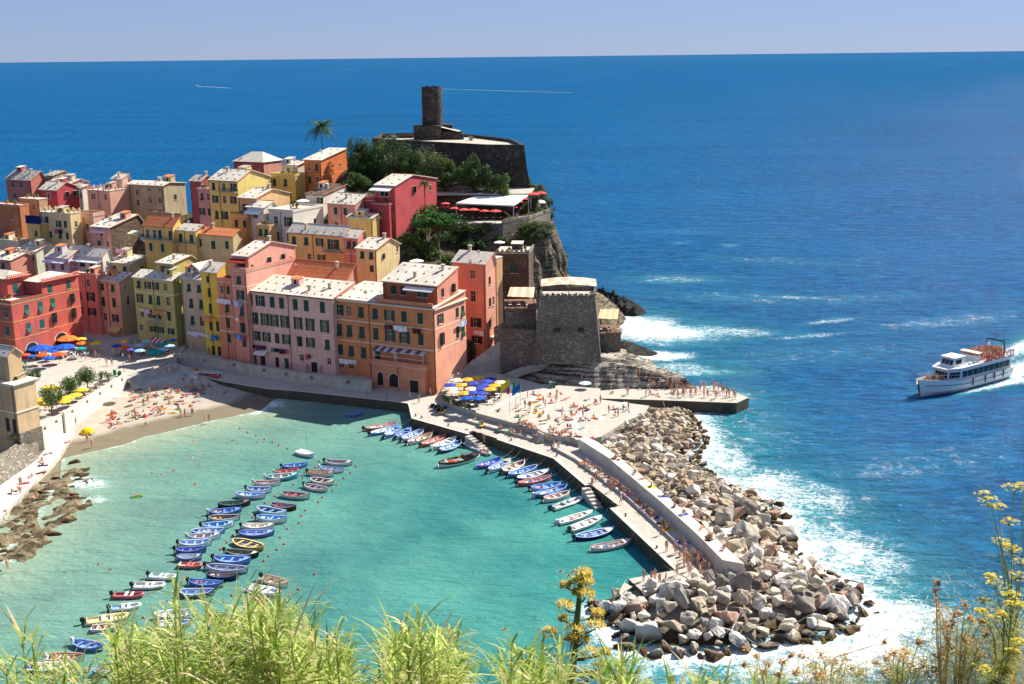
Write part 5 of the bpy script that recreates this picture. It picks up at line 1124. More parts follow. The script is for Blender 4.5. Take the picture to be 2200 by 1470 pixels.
for k in range(n):
    a0, a1 = Vector(base[k]), Vector(base[(k + 1) % n]); c0, c1 = Vector((ter[k].x, ter[k].y, zt + .9)), Vector((ter[(k + 1) % n].x, ter[(k + 1) % n].y, zt + .9))
    for i in range(R_):
        for j in range(8):
            def P_(u, w):
                q = a0.lerp(a1, u).lerp(c0.lerp(c1, u), w); q += Vector((noise.noise(q * .8), noise.noise(q * .8 + Vector((5, 5, 5))), 0)) * .16; return q - o_
            m.quad(P_(i / R_, j / 8), P_((i + 1) / R_, j / 8), P_((i + 1) / R_, (j + 1) / 8), P_(i / R_, (j + 1) / 8))
m.build('bastion_wall', M_CASTLE, castle)
pw = MB()                                        # inner faces and coping of the parapet
for k in range(n):
    c0, c1 = ter[k], ter[(k + 1) % n]; d = (c1 - c0); d.z = 0; L_ = d.length; d /= L_; nn = Vector((-d.y, d.x, 0)) * .6
    if (Vector((cx_, cy_, 0)) - Vector((c0.x, c0.y, 0))).dot(nn) < 0: nn = -nn
    P4 = [c0, c1, c1 + nn, c0 + nn]; pw.prism([(p.x - o_.x, p.y - o_.y) for p in P4], zt - .2 - o_.z, zt + .97 - o_.z)
pw.build('parapet', M_CASTLE, castle)
m = MB(); m.add([(p.x - o_.x, p.y - o_.y, zt - o_.z) for p in ter], [tuple(range(n))]); m.build('terrace_floor', M_PAVE, castle)
tc = at_z(929, 300, zt); tr = 3.3; th = gy(929, 186, tc.y + 2).z - zt
m = MB(); NS, NV = 28, 16
tcx, tcy = tc.x - o_.x, tc.y + 3.0 - o_.y
for j in range(NV):
    for k in range(NS):
        def P_(kk, jj):
            a = 2 * math.pi * (kk % NS) / NS; z = th * jj / NV; r = tr * (1.0 - .04 * jj / NV) + .10 * noise.noise(Vector((math.cos(a) * 4, math.sin(a) * 4, z)))
            zz = z + (.35 * noise.noise(Vector((a * 3, 1, 2))) if jj == NV else 0)
            return (tcx + r * math.cos(a), tcy + r * math.sin(a), zt - o_.z + zz)
        m.quad(P_(k, j), P_(k + 1, j), P_(k + 1, j + 1), P_(k, j + 1))
m.build('round_tower', M_CASTLE, castle)
m = MB(); m.lathe([(tr * .95, th - .9), (0, th - .9)], 28, (tcx, tcy, zt - o_.z)); m.lathe([(tr * .80, th), (tr * .80, th - .9)], 28, (tcx, tcy, zt - o_.z)); m.lathe([(tr * .955, th - .05), (tr * .80, th - .02)], 28, (tcx, tcy, zt - o_.z)); m.build('tower_top', M_CASTLE, castle)
def cb(name, x0, x1, ytop, ybot, Y, dep, mat=M_CASTLE):
    p0, p1 = gy(x0, ytop, Y), gy(x1, ytop, Y); zb_ = zt - .3
    m = MB(); m.box(((p0.x + p1.x) / 2 - o_.x, Y + dep / 2 - o_.y, (p0.z + zb_) / 2 - o_.z), (p1.x - p0.x, dep, p0.z - zb_)); m.build(name, mat, castle)
yb = tc.y
cb('keep_block', 888, 947, 271, 305, yb - 2.2, 7)
cb('keep_block', 948, 972, 268, 300, yb + 2, 4); cb('keep_block', 947, 992, 283, 305, yb - 1.0, 5); cb('low_ruin', 972, 996, 288, 305, yb - 2.0, 3); cb('back_wall', 820, 888, 291, 300, yb + 8, 1)
m = MB(); a = gy(948, 274, yb - 1.2); b = gy(990, 284, yb - 1.2)
m.add([(a.x - o_.x, yb - 1.3 - o_.y, a.z - o_.z), (b.x - o_.x, yb - 1.3 - o_.y, b.z - o_.z), (b.x - o_.x, yb + 2.5 - o_.y, b.z - o_.z + .2), (a.x - o_.x, yb + 2.5 - o_.y, a.z - o_.z + .2)], [(0, 1, 2, 3)]); m.build('lean_roof', M_SLATE2, castle)
# ---------------------------------------------------------------- cliff-top restaurant
ZR = 30.6
rest_p = [gy(x, y, Y) for x, y, Y in ((948, 470, 316), (1075, 478, 314), (1130, 452, 318), (1178, 425, 332), (1150, 415, 336), (945, 440, 322))]
rt = thing('restaurant_terrace', 'cliff-top restaurant terrace with white canopy below the castle', 'restaurant', (rest_p[0].x, rest_p[0].y, 22))
ro_ = rt.location
zr_ = gy(1060, 480, 309.5).z
flo = [gy(930, 474, 309.5), gy(1080, 482, 309.5), gy(1137, 450, 317), gy(1182, 418, 333), gy(1150, 412, 338), gy(930, 445, 326)]
m = MB(); m.prism([(p.x - ro_.x, p.y - ro_.y) for p in flo], 14 - ro_.z, zr_ - ro_.z, 1, 0); m.build('retaining_wall', [M_PAVE, M_RUBBLE], rt)
m = MB(); a, b = flo[1], flo[2]
for p, q in ((flo[1], flo[2]), (flo[2], flo[3])):
    d = (q - p); d.z = 0; L_ = d.length; d /= L_; nn = Vector((-d.y, d.x, 0)) * .35
    m.prism([(w.x - ro_.x, w.y - ro_.y) for w in (p, q, q + nn, p + nn)], zr_ - ro_.z - .3, zr_ - ro_.z + .85)
m.build('low_wall', M_PALEST, rt)
c4 = [gy(980, 436, 316.5), gy(1103, 441, 316.5), gy(1135, 419, 326), gy(1028, 419, 326)]
m = MB(); m.add([p - ro_ for p in c4] + [p - ro_ - Vector((0, 0, .35)) for p in c4], [(0, 1, 2, 3), (4, 5, 1, 0), (5, 6, 2, 1), (7, 4, 0, 3)]); m.build('canopy', cloth('#e8ece2'), rt)
c5 = [gy(932, 418, 322), gy(1140, 416, 327), gy(1148, 404, 336), gy(945, 402, 334)]
m = MB(); m.add([p - ro_ for p in c5] + [p - ro_ - Vector((0, 0, .3)) for p in c5], [(0, 1, 2, 3), (4, 5, 1, 0), (5, 6, 2, 1), (7, 4, 0, 3)]); m.build('canopy_roof', M_SLATE2, rt)
for p in c4 + c5:
    m = MB(); m.tube([(p.x - ro_.x, p.y - ro_.y, p.z - ro_.z - .1), (p.x - ro_.x, p.y - ro_.y, zr_ - ro_.z)], .09, 5); m.build('canopy_post', M_WHITE, rt)
# terraces between the salmon tower and the fort
def deck(label, name, px, Y0, Y1, h0, mats):
    pass
def canopy_on_posts(label, xl, xr, yf, yb_, Yf, Yb, ydeck, mats):
    A_, B_, C_, D_ = gy(xl, yf, Yf), gy(xr, yf + 2, Yf), gy(xr + 3, yb_, Yb), gy(xl + 6, yb_, Yb)
    zd = gy(xl, ydeck, Yf - 3).z
    t_ = thing('dining_deck', label, 'terrace', (A_.x, A_.y, zd)); o0 = t_.location
    m = MB(); N_ = 6
    for i in range(N_):
        u0, u1 = i / N_, (i + 1) / N_
        m.quad(A_.lerp(B_, u0) - o0, A_.lerp(B_, u1) - o0, D_.lerp(C_, u1) - o0, D_.lerp(C_, u0) - o0, i % 2)
    m.build('canvas_canopy', mats, t_)
    m = MB()
    for p in (A_, B_, C_, D_): m.tube([(p.x - o0.x, p.y - o0.y, p.z - o0.z), (p.x - o0.x, p.y - o0.y, 0)], .07, 5)
    m.build('post', M_WOOD, t_)
    m = MB(); w = B_.x - A_.x + 1.5; m.box(((B_.x - A_.x) / 2, (Yb - Yf) / 2 - 1.4, -.15), (w, Yb - Yf + 3.2, .3)); m.build('deck', M_WOOD, t_)
    m = MB(); m.tube([(-.7, -3.0, 1.0), (w - .7, -3.0, 1.0)], .04, 4)
    for i in range(6): m.tube([(-.7 + w * i / 5, -3.0, 0), (-.7 + w * i / 5, -3.0, 1.0)], .035, 4)
    m.build('railing', M_IRON, t_)
    m = MB(); m.box(((B_.x - A_.x) / 2, (Yb - Yf) / 2 - 1.2, -5.4), (w - .4, Yb - Yf + 2.2, 10.2)); m.build('supporting_wall', M_RUBBLE, t_)
    return t_, zd
DK1, zd1 = canopy_on_posts('brown canvas dining deck between the salmon tower and the fort', 1090, 1146, 637, 617, 258, 265, 663, [cloth('#c4a48c'), cloth('#dcc4a8')])
DK2, zd2 = canopy_on_posts('small seaward dining deck under tan canvas right of the fort', 1284, 1327, 684, 664, 259, 264, 716, [cloth('#d8b08c'), cloth('#e0bc98')])
# stepped ramp with crenellated wall beside the salmon tower
rampA, rampB = gz(985, 808, 3.4), gy(1086, 735, 256)
st = thing('stair_ramp', 'long stair ramp with toothed parapet climbing past the salmon tower house', 'stairs', rampA)
m = MB(); d = rampB - rampA; L_ = math.hypot(d.x, d.y); ux = Vector((d.x / L_, d.y / L_, 0)); nn = Vector((-ux.y, ux.x, 0))
NSt = 26
for i in range(NSt):
    f = (i + .5) / NSt; c = ux * (L_ * f) + nn * 1.2; m.box((c.x, c.y, d.z * f / 2 - 1.0), (L_ / NSt, 2.4, d.z * f + 2.0), math.atan2(ux.y, ux.x))
m.build('steps', M_CONC, st)
m = MB()
a4 = [Vector((0, 0, -2)), ux * L_ + Vector((0, 0, -2)), ux * L_ + Vector((0, 0, d.z + .9)), Vector((0, 0, .9))]
m.add([p - nn * .15 for p in a4] + [p + nn * .15 for p in a4], [(0, 1, 2, 3), (7, 6, 5, 4), (3, 2, 6, 7), (1, 5, 6, 2), (4, 0, 3, 7)]); m.build('parapet', M_CONC, st)
m = MB()
for i in range(20):
    f = (i + .5) / 20; c = ux * (L_ * f); m.box((c.x, c.y, d.z * f + 1.05), (L_ / 40, .36, .34), math.atan2(ux.y, ux.x))
m.build('parapet_teeth', M_CONC2, st)
s0, s1 = gz(958, 842, ZP), gy(985, 800, gz(975, 830, ZP).y + 6)
st2 = thing('stone_steps', 'short flight of stone steps against the palazzo side wall', 'stairs', s0)
m = MB(); d = s1 - s0; L_ = math.hypot(d.x, d.y); ux = Vector((d.x / L_, d.y / L_, 0))
for i in range(12):
    f = (i + .5) / 12; c = ux * L_ * f; m2 = MB(); m2.box((c.x, c.y, max(.1, d.z * f) / 2 - .2), (L_ / 12, 2.2, max(.1, d.z * f) + .4), math.atan2(ux.y, ux.x)); m2.build('step', M_CONC, st2)
for nm_, lab, tl, br_, nst in (('quay_steps', 'landing steps cut into the pier where a man in red stands', (1006, 934), (1046, 946), 6), ('quay_steps', 'landing steps cut into the breakwater quay beside the inflatable dinghies', (1260, 1045), (1290, 1070), 6)):
    a, b = gz(*tl, ZQ), gz(*br_, ZQ); q = thing(nm_, lab, 'steps', (a.x, a.y, 0)); d = b - a; L_ = d.length; ux = d / L_
    for i in range(nst):
        m = MB(); c = ux * (L_ * (i + .5) / nst); hz = ZQ - .15 - i * .3; nn = Vector((ux.y, -ux.x, 0)) * .2
        m.box((c.x + nn.x, c.y + nn.y, hz / 2 - .5), (L_ / nst, 1.4, hz + 1.0), math.atan2(ux.y, ux.x)); m.build('step', M_CONC, q)
a = gz(1163, 930, ZP); b = gz(1150, 950, ZQ); q = thing('terrace_steps', 'steps from the promenade up to the sun terrace', 'steps', (b.x, b.y, ZQ)); d = a - b; L_ = math.hypot(d.x, d.y); ux = Vector((d.x / L_, d.y / L_, 0))
for i in range(6):
    m = MB(); c = ux * (L_ * (i + .5) / 6); m.box((c.x, c.y, (i + 1) * .135), (L_ / 6, 2.2, (i + 1) * .27), math.atan2(ux.y, ux.x)); m.build('step', M_CONC2, q)
# path rail on the rock below the fort
pts = [gz(x, y, z) for x, y, z in ((1090, 806, 4.4), (1130, 790, 5.4), (1180, 778, 6.4), (1230, 768, 7.0), (1275, 756, 7.6), (1292, 742, 8.2), (1296, 722, 9.0))]
rl = thing('path_railing', 'thin metal railing along the rock path below the fort', 'railing', pts[0]); m = MB()
for dz in (.55, 1.0): m.tube([p - pts[0] + Vector((0, 0, dz)) for p in pts], .035, 4)
m.build('rail', M_IRON, rl)
for p, q in zip(pts[:-1], pts[1:]):
    for f in (0, .5):
        c = p.lerp(q, f) - pts[0]; m = MB(); m.tube([c + Vector((0, 0, -.6)), c + Vector((0, 0, 1.02))], .04, 4); m.build('post', M_IRON, rl)
ptw = MB()
for p, q in zip(pts[:-1], pts[1:]):
    d = (q - p); n_ = Vector((-d.y, d.x, 0)).normalized() * 1.3
    ptw.quad(p, q, q + n_, p + n_); ptw.quad(p - Vector((0, 0, 1.5)), q - Vector((0, 0, 1.5)), q, p)
struct(ptw.build('rock_path', M_CONC))

# stone retaining wall between the stair ramp and the fort
a, b = gy(1062, 770, 256), gy(1150, 765, 252); m = MB(); d = b - a; d.z = 0; n_ = Vector((-d.y, d.x, 0)).normalized()
zt_ = gy(1100, 705, 255).z
m.prism([(p.x - a.x, p.y - a.y) for p in (a, b, b + n_ * 9, a + n_ * 9)], 0, zt_ - 3, 0)
tag(m.build('retaining_wall', M_RUBBLE, None, loc=(a.x, a.y, 3)), 'rough stone retaining wall between the stair ramp and the fort', 'wall')
# ---------------------------------------------------------------- vegetation
vr = random.Random(31)
def gt(px, py, lo=240.0, hi=385.0):             # where the sight line meets the headland
    d = ray(px, py); Y = lo
    while Y < hi:
        t = Y / d.y; x, z = d.x * t, CH + d.z * t
        if z < terr(x, Y): return Vector((x, Y, terr(x, Y)))
        Y += 0.8
    return gt(px - 8, py + 3, lo, hi)
def leaf_cloud(m, c, rad, n, size, lumps=7, mat=0, up=0.2):
    c = Vector(c); L = [Vector((vr.gauss(0, .45), vr.gauss(0, .45), vr.gauss(0, .35))) for _ in range(lumps)]
    for i in range(n):
        l = L[i % lumps]; d = Vector((vr.gauss(0, 1), vr.gauss(0, 1), vr.gauss(0, 1))).normalized() * (vr.random() ** .4) * .62
        p = l + d
        if p.length > 1.05: p = p.normalized() * vr.uniform(.8, 1.05)
        p = Vector((p.x * rad[0], p.y * rad[1], p.z * rad[2])) + c
        u = Vector((vr.gauss(0, 1), vr.gauss(0, 1), vr.gauss(0, .7))).normalized(); w = u.cross(Vector((vr.gauss(0, 1), vr.gauss(0, 1), vr.gauss(0, 1) + up))).normalized()
        s_ = size * vr.uniform(.6, 1.3)
        m.quad(p - u * s_ - w * s_ * .45, p + u * s_ * .1 - w * s_ * .6, p + u * s_ + w * s_ * .2, p - u * s_ * .1 + w * s_ * .6, mat)
def tree(name, label, base, hc, rad, n, leaf, size=.22, trunk=.16, lean=(0, 0), lumps=9, cat='tree', group=None):
    t = thing(name, label, cat, base, 0, group); top = Vector((lean[0], lean[1], hc))
    m = MB(); m.tube([(0, 0, -.5), Vector((lean[0] * .3, lean[1] * .3, hc * .4)), top * .8, top], [trunk * 1.3, trunk, trunk * .7, trunk * .35], 7)
    for k in range(6):
        a = vr.uniform(0, 6.28); e = top + Vector((math.cos(a) * rad[0] * .7, math.sin(a) * rad[1] * .7, vr.uniform(-.1, .5) * rad[2])); m.tube([top * vr.uniform(.55, .75), (top * .8).lerp(e, .6), e], [trunk * .5, trunk * .35, trunk * .12], 5)
    m.build('trunk', M_BARK, t); c = MB(); leaf_cloud(c, top, rad, n, size, lumps); c.build('crown', leaf, t); return t
def shrub(label, base, r, h, n, leaf, size=.2, name='shrub', group='shrubs on the headland'):
    t = thing(name, label, 'shrub', base, 0, group); m = MB()
    for k in range(5):
        a = vr.uniform(0, 6.28); m.tube([(0, 0, -.6), (math.cos(a) * r * .3, math.sin(a) * r * .3, h * .5), (math.cos(a) * r * .6, math.sin(a) * r * .6, h * .8)], [.07, .05, .02], 4)
    m.build('stem', M_BARK, t); c = MB(); leaf_cloud(c, (0, 0, h * .5), (r, r, h * .62), n, size, 8); c.build('foliage', leaf, t); return t
ORD = ['first', 'second', 'third', 'fourth', 'fifth', 'sixth', 'seventh', 'eighth', 'ninth', 'tenth', 'eleventh', 'twelfth', 'thirteenth', 'fourteenth', 'fifteenth', 'sixteenth', 'seventeenth', 'eighteenth', 'nineteenth', 'twentieth']
def nth(i):
    if i < 20: return ORD[i]
    t_, u = (i + 1) // 10, (i + 1) % 10; T = {2: 'twent', 3: 'thirt', 4: 'fort', 5: 'fift', 6: 'sixt', 7: 'sevent', 8: 'eight', 9: 'ninet'}[t_]
    return T + 'ieth' if u == 0 else T + 'y-' + ORD[u - 1]
sl = [(722, 318, 1.0, 0), (752, 345, 1.1, 0), (756, 368, 1.1, 1), (768, 338, 1.5, 0), (778, 352, 2.2, 1), (800, 340, 2.0, 1), (815, 355, 2.5, 0), (838, 352, 2.6, 2), (855, 342, 2.0, 1), (868, 362, 1.7, 0), (885, 338, 2.2, 1), (905, 352, 2.0, 0), (918, 336, 3.0, 2), (935, 350, 2.2, 2), (950, 345, 2.0, 0), (895, 370, 1.6, 2), (925, 368, 1.5, 0),
      (968, 362, 1.5, 0), (1000, 362, 2.2, 0), (1015, 352, 2.0, 1), (1022, 375, 1.6, 1), (1045, 372, 1.6, 1), (762, 392, 2.0, 0), (785, 396, 2.0, 0), (748, 400, 1.6, 1), (990, 372, 1.3, 2), (870, 380, 1.4, 1), (810, 378, 1.3, 1)]
sl += [(748, 328, 1.2, 1), (757, 318, 1.6, 0), (772, 312, 1.8, 1), (790, 310, 1.9, 0), (765, 345, 1.6, 2), (782, 366, 1.6, 0), (800, 362, 1.8, 1), (775, 324, 1.8, 0), (792, 326, 2.6, 1), (822, 328, 2.6, 0), (846, 326, 2.4, 1), (868, 330, 2.6, 1), (900, 336, 2.2, 0), (1062, 385, 2.0, 1), (960, 385, 1.8, 1), (1085, 392, 1.6, 0)]
sl.sort(key=lambda q: q[0])
for i, (px, py, r, k) in enumerate(sl):
    b = gy(px, py, 331.5 - (py - 330) * .09); z0 = terr(b.x, b.y); hh = r * 1.7
    if b.z > z0 and px > 752: hh = max(hh, (b.z - z0) * 1.12 + r * .7); b = Vector((b.x, b.y, z0))
    else: b = gt(px, py + 10)
    nm = ('leafy green', 'dark evergreen', 'grey-green olive')[k]
    shrub(f'{nm} shrub below the castle wall, {nth(i)} from the left', b, r * 1.15, hh, 1500, (M_LEAF, M_LEAFD, M_OLIVE)[k], .23)
sl2 = [(890, 520, 1.6, 0), (905, 535, 1.5, 0), (925, 548, 1.8, 0), (955, 520, 2.2, 1), (985, 505, 2.4, 1), (1010, 500, 2.2, 1), (1035, 505, 2.2, 1), (1060, 500, 2.0, 1), (1000, 530, 1.8, 1), (1030, 530, 1.6, 1), (905, 500, 1.8, 0), (870, 515, 1.5, 0), (900, 470, 1.9, 0), (920, 455, 1.9, 0), (960, 560, 1.4, 0), (880, 545, 1.3, 2), (1075, 520, 1.4, 0)]
sl2.sort(key=lambda q: q[0])
for i, (px, py, r, k) in enumerate(sl2):
    b = gt(px, py + 8); shrub(f'garden shrub on the slope around the umbrella pine, {nth(i)} from the left', b, r * 1.4, r * 1.7, 1100, (M_LEAF, M_LEAFD, M_OLIVE)[k], .24, group='garden shrubs')
cp = [(1148, 392), (1160, 385), (1172, 420), (1178, 445), (1160, 470), (1135, 478), (1140, 500), (1172, 480), (1150, 520), (1165, 510), (1128, 500), (1120, 520), (1180, 462), (1155, 545), (1180, 432), (1165, 400), (1145, 470)]
cp += [(1155, 430), (1168, 455), (1176, 500), (1150, 440), (1142, 455), (1130, 465), (1158, 490), (1170, 525), (1145, 535), (1135, 515), (1176, 410), (1160, 560), (1182, 475), (1140, 425), (1182, 400)]
cp.sort(key=lambda q: (q[1], q[0]))
for i, (px, py) in enumerate(cp):
    b = gt(px, py); shrub(f'wiry plant clinging to the seaward cliff, {nth(i)} from the top', b, vr.uniform(1.4, 2.4), vr.uniform(1.5, 2.6), 700, vr.choice([M_OLIVE, M_LEAF, M_OLIVE]), .2, 'cliff_plant', 'plants on the cliff')
# umbrella pine
b = gy(943, 545, 296); b.z = terr(b.x, b.y); top = gy(938, 468, 296)
t = thing('umbrella_pine', 'broad umbrella pine with reddish trunk below the cliff-top restaurant', 'tree', b); T_ = top - b
m = MB(); m.tube([(0, 0, -.5), (-.1, 0, T_.z * .35), T_ * .62], [.38, .32, .26], 8)
for k in range(9):
    a = k * .7; e = T_ + Vector((math.cos(a) * 4.6, math.sin(a) * 4.0, vr.uniform(-.6, .6))); m.tube([T_ * .60, (T_ * .7).lerp(e, .5) + Vector((0, 0, -.3)), e], [.20, .13, .05], 5)
m.build('trunk', M_BARK, t); c = MB()
for k in range(58):
    a = vr.uniform(0, 6.28); r = 6.0 * math.sqrt(vr.random()); leaf_cloud(c, T_ + Vector((math.cos(a) * r, math.sin(a) * r * .8, -1.2 + vr.uniform(-.6, 3.6) * (1.12 - r / 7.2))), (1.7, 1.7, 1.0), 190, .26, 4)
c.build('crown', M_PINE, t)
def palm(label, base, h, L, nf, seed=0):
    t = thing('palm_tree', label, 'palm', base); m = MB(); m.tube([(0, 0, -.5), (.1, 0, h * .5), (.05, 0, h)], [.28, .22, .24], 8); m.build('trunk', M_BARK, t); c = MB()
    for k in range(nf):
        a = k * 2.4 + seed; el = vr.uniform(-.5, 1.25); d = Vector((math.cos(a), math.sin(a), 0)); pr_ = None
        for i in range(9):
            f = i / 8; p = Vector((.05, 0, h)) + d * (L * f * math.cos(el * (1 - f * .4))) + Vector((0, 0, L * (math.sin(el) * f - .55 * f * f)))
            if pr_ is not None:
                s_ = Vector((-d.y, d.x, 0)); w = .62 * math.sin(math.pi * min(1, f * .9 + .1)) + .05
                for sg in (-1, 1):
                    for q in (.2, .6, 1.0):
                        o = pr_.lerp(p, q); e = o + s_ * sg * w + d * .35 + Vector((0, 0, -.25)); m2 = (p - pr_) * .16
                        c.quad(o - m2, o + m2, e + m2 * .3, e - m2 * .3)
            pr_ = p
    c.build('crown', M_LEAFD, t); return t
b = gy(692, 326, 348); palm('tall palm tree with drooping crown left of the castle', Vector((b.x, b.y, terr(b.x, b.y))), gy(692, 272, 348).z - terr(b.x, b.y), 4.8, 40)
b = gt(712, 316); palm('short palm with stiff fronds beside the castle wall', b, 1.6, 2.4, 22, 1)
b = gy(912, 420, 301); palm('small palm leaning against the crimson house', Vector((b.x, b.y, terr(b.x, b.y))), gy(912, 393, 301).z - terr(b.x, b.y), 1.6, 22, 2)
def agave(label, base, r, n=18, mat=None):
    t = tag(O('agave', None), label, 'agave'); m = MB()
    for k in range(n):
        a = k * 2.4; el = .25 + 1.1 * k / n; d = Vector((math.cos(a) * math.cos(el), math.sin(a) * math.cos(el), math.sin(el))); s_ = Vector((-math.sin(a), math.cos(a), 0)) * r * .09
        m.add([-s_, s_, d * r * .55 + s_ * 1.2 + Vector((0, 0, .02)), d * r * .55 - s_ * 1.2, d * r + Vector((0, 0, -.05 * r))], [(0, 1, 2, 3), (3, 2, 4)])
    bpy.data.objects.remove(t); o = m.build('agave', mat or M_AGAVE, None, False, base); return tag(o, label, 'agave', 'agaves near the castle')
for i, (px, py, r, z) in enumerate([(848, 300, 2.2, zt), (1012, 302, 2.0, zt), (835, 302, 1.6, zt)]): agave(['large agave rosette on the castle terrace left of the tower', 'agave rosette on the castle terrace right of the tower', 'smaller agave beside the large one on the castle terrace'][i], gz(px, py, z), r)
for i, (px, py) in enumerate([(942, 362), (985, 366), (972, 372)]): agave(['blue-grey agave on the slope beneath the castle tower', 'blue-grey agave near the stone steps under the bastion', 'small agave between two larger ones under the bastion'][i], gt(px, py) + Vector((0, 0, .3)), 1.5)
# trees of the square
for lab, cx, cy, bx_, by_, r, lf in [('round tree nearest the white wall openings on the square', 107, 850, 112, 893, 2.3, M_LEAF), ('round tree second from the church on the square', 150, 826, 153, 858, 2.2, M_LEAF), ('round tree beside the benches on the square', 185, 808, 190, 843, 2.2, M_LEAF), ('flat-topped orange tree behind the church on the square', 58, 803, 60, 838, 2.7, M_LEAFD), ('half-hidden tree behind the church gable', 18, 790, 20, 815, 2.2, M_LEAFD)]:
    b = gz(bx_, by_, ZS); c = gy(cx, cy, b.y); tree('square_tree', lab, b, c.z - b.z, (r, r, r * .95), 2400, lf, .15, .12, ((c.x - b.x), 0), 14, group='trees on the square')
for lab, px, py, r in [('slim potted bush at the far end of the white wall', 218, 815, .8), ('round potted shrub by the green bin', 234, 818, 1.0), ('small plant at the wall end lamp', 258, 808, .5)]: shrub(lab, gz(px, py, ZS), r, r * 2.2, 420, M_LEAF, .12, 'potted_shrub', None)
shrub('tuft of weeds on the church buttress', gz(28, 945, 4.2), .9, 1.0, 300, M_OLIVE, .12, 'weed_tuft', None)
for i, (px, py) in enumerate([(965, 868), (985, 875), (1005, 880), (975, 872), (955, 860)]): shrub(f'low planter bush under the blue and yellow parasols, {nth(i)} in the planter', gz(px, py - 4, ZP), .8, .9, 260, (M_LEAF, M_OLIVE)[i % 2], .12, 'planter_bush', 'planter bushes')

# ---------------------------------------------------------------- near hillside below the camera and its plants
def hill_z(y): return 69.6 - 0.74 * y
m = MB(); ysl = [-8, 0, 6, 12, 20, 32, 50, 75, 100]; xsl = [-70, -40, -20, -10, 0, 10, 20, 40, 70]
hv = lambda x, y: (x, y, hill_z(y) + .5 * noise.noise(Vector((x * .2, y * .2, 0))))
for a, b in zip(ysl[:-1], ysl[1:]):
    for c, d in zip(xsl[:-1], xsl[1:]): m.quad(hv(c, a), hv(d, a), hv(d, b), hv(c, b))
struct(m.build('hillside', M_SOIL))
fr_ = random.Random(8)
def blade(m, p, d, L, w, droop, n=4, mat=0):
    d = d.normalized(); s_ = d.cross(Vector((0, 0, 1)))
    if s_.length < .1: s_ = Vector((1, 0, 0))
    s_ = (s_.normalized() + Vector((0, fr_.uniform(-.5, .5), 0))).normalized(); vs_ = []
    for i in range(n + 1):
        f = i / n; q = p + d * L * f + Vector((0, 0, -droop * L * f * f)); ww = w * (1 - f) ** .7 * (.6 + 1.2 * f * (1 - f))
        vs_ += [q - s_ * ww, q + s_ * ww]
    m.add(vs_, [(2 * i, 2 * i + 1, 2 * i + 3, 2 * i + 2) for i in range(n)], mat)
def reed_clump(label, specs):
    c0 = gy(specs[0][0], 1470, specs[0][2]); base = Vector((c0.x, c0.y, hill_z(c0.y)))
    t = thing('reed_clump', label, 'reeds', base, 0, 'giant reeds along the bottom'); sm_, lm = MB(), MB()
    for px, py, Y, kind in specs:
        tip = gy(px, py, Y); root = Vector((tip.x + fr_.uniform(-.25, .25), Y + fr_.uniform(-.2, .2), hill_z(Y))); tipL = tip - base; rootL = root - base
        vis = gy(px, 1470, Y).z; n = max(12, int((tip.z - vis + .45) / .030))
        sm_.tube([rootL, rootL.lerp(tipL, .5) + Vector((.03, 0, 0)), tipL - Vector((0, 0, .35)), tipL - Vector((0, 0, .1))], [.014, .012, .008, .003], 5)
        span = min(2.2, tip.z - vis + .45)
        for i in range(n):
            f = i / n; p = tipL - Vector((0, 0, .12 + span * f)); q = rootL + (tipL - rootL) * ((p.z - rootL.z) / (tipL.z - rootL.z)); p = Vector((q.x, q.y, p.z))
            a = fr_.uniform(0, 6.28); up = fr_.uniform(.55, 2.2) if f < .35 else fr_.uniform(.05, 1.3)
            mt = 0 if fr_.random() < .68 else 1
            if fr_.random() < .11 + .25 * f: mt = 2
            blade(lm, p, Vector((math.cos(a), math.sin(a) * .7, up)), fr_.uniform(.30, .66) * (1 if kind else .8), fr_.uniform(.010, .024), fr_.uniform(.1, .95), 4, mt)
    sm_.build('stalk', M_REED, t); lm.build('leaf', [M_REED, M_REEDG, M_STRAW], t)['kind'] = 'stuff'; return t
def rs(x0, x1, y0, y1, n, Y0=9.5, Y1=13.0, prof=None):
    o = []
    for i in range(n):
        x = fr_.uniform(x0, x1); yt = y0 + (y1 - y0) * fr_.random()
        if prof: yt = max(yt, prof(x))
        o.append((x, yt, fr_.uniform(Y0, Y1), 1))
    return o
reed_clump('pair of tall thin reeds at the far left edge', [(42, 1328, 9.5, 1), (66, 1352, 9.3, 1), (30, 1400, 9.8, 1), (8, 1395, 9.0, 1), (-10, 1420, 9, 1)])
reed_clump('low fan of reeds near the bottom left corner', rs(90, 200, 1410, 1470, 12))
reed_clump('tall reeds standing over the moored boats left of centre', [(378, 1222, 9.6, 1), (372, 1270, 9.4, 1), (440, 1268, 9.8, 1)] + rs(335, 440, 1290, 1390, 16))
reed_clump('dense reeds between the white dinghies and the water', rs(240, 345, 1320, 1440, 36) + rs(430, 520, 1310, 1430, 30))
reed_clump('bushy reeds with a tall tip in front of the white boats', [(528, 1240, 9.4, 1), (556, 1322, 9.6, 1)] + rs(500, 600, 1280, 1410, 40))
reed_clump('thick pale reeds right of the moored boats', rs(575, 680, 1295, 1420, 46) + [(590, 1312, 9.5, 1), (624, 1330, 9.4, 1)])
reed_clump('reeds with long grey-green blades by the open teal water', [(720, 1330, 9.4, 1), (668, 1318, 9.6, 1), (745, 1370, 9.5, 1)] + rs(660, 755, 1360, 1460, 22))
reed_clump('middle clump of tall feathery reeds', [(872, 1318, 9.5, 1), (900, 1312, 9.4, 1), (935, 1352, 9.6, 1), (962, 1360, 9.5, 1), (845, 1350, 9.6, 1)] + rs(828, 985, 1325, 1450, 52))
reed_clump('short reeds at the foot of the middle clump', rs(800, 840, 1430, 1470, 5) + rs(960, 1005, 1395, 1465, 10))
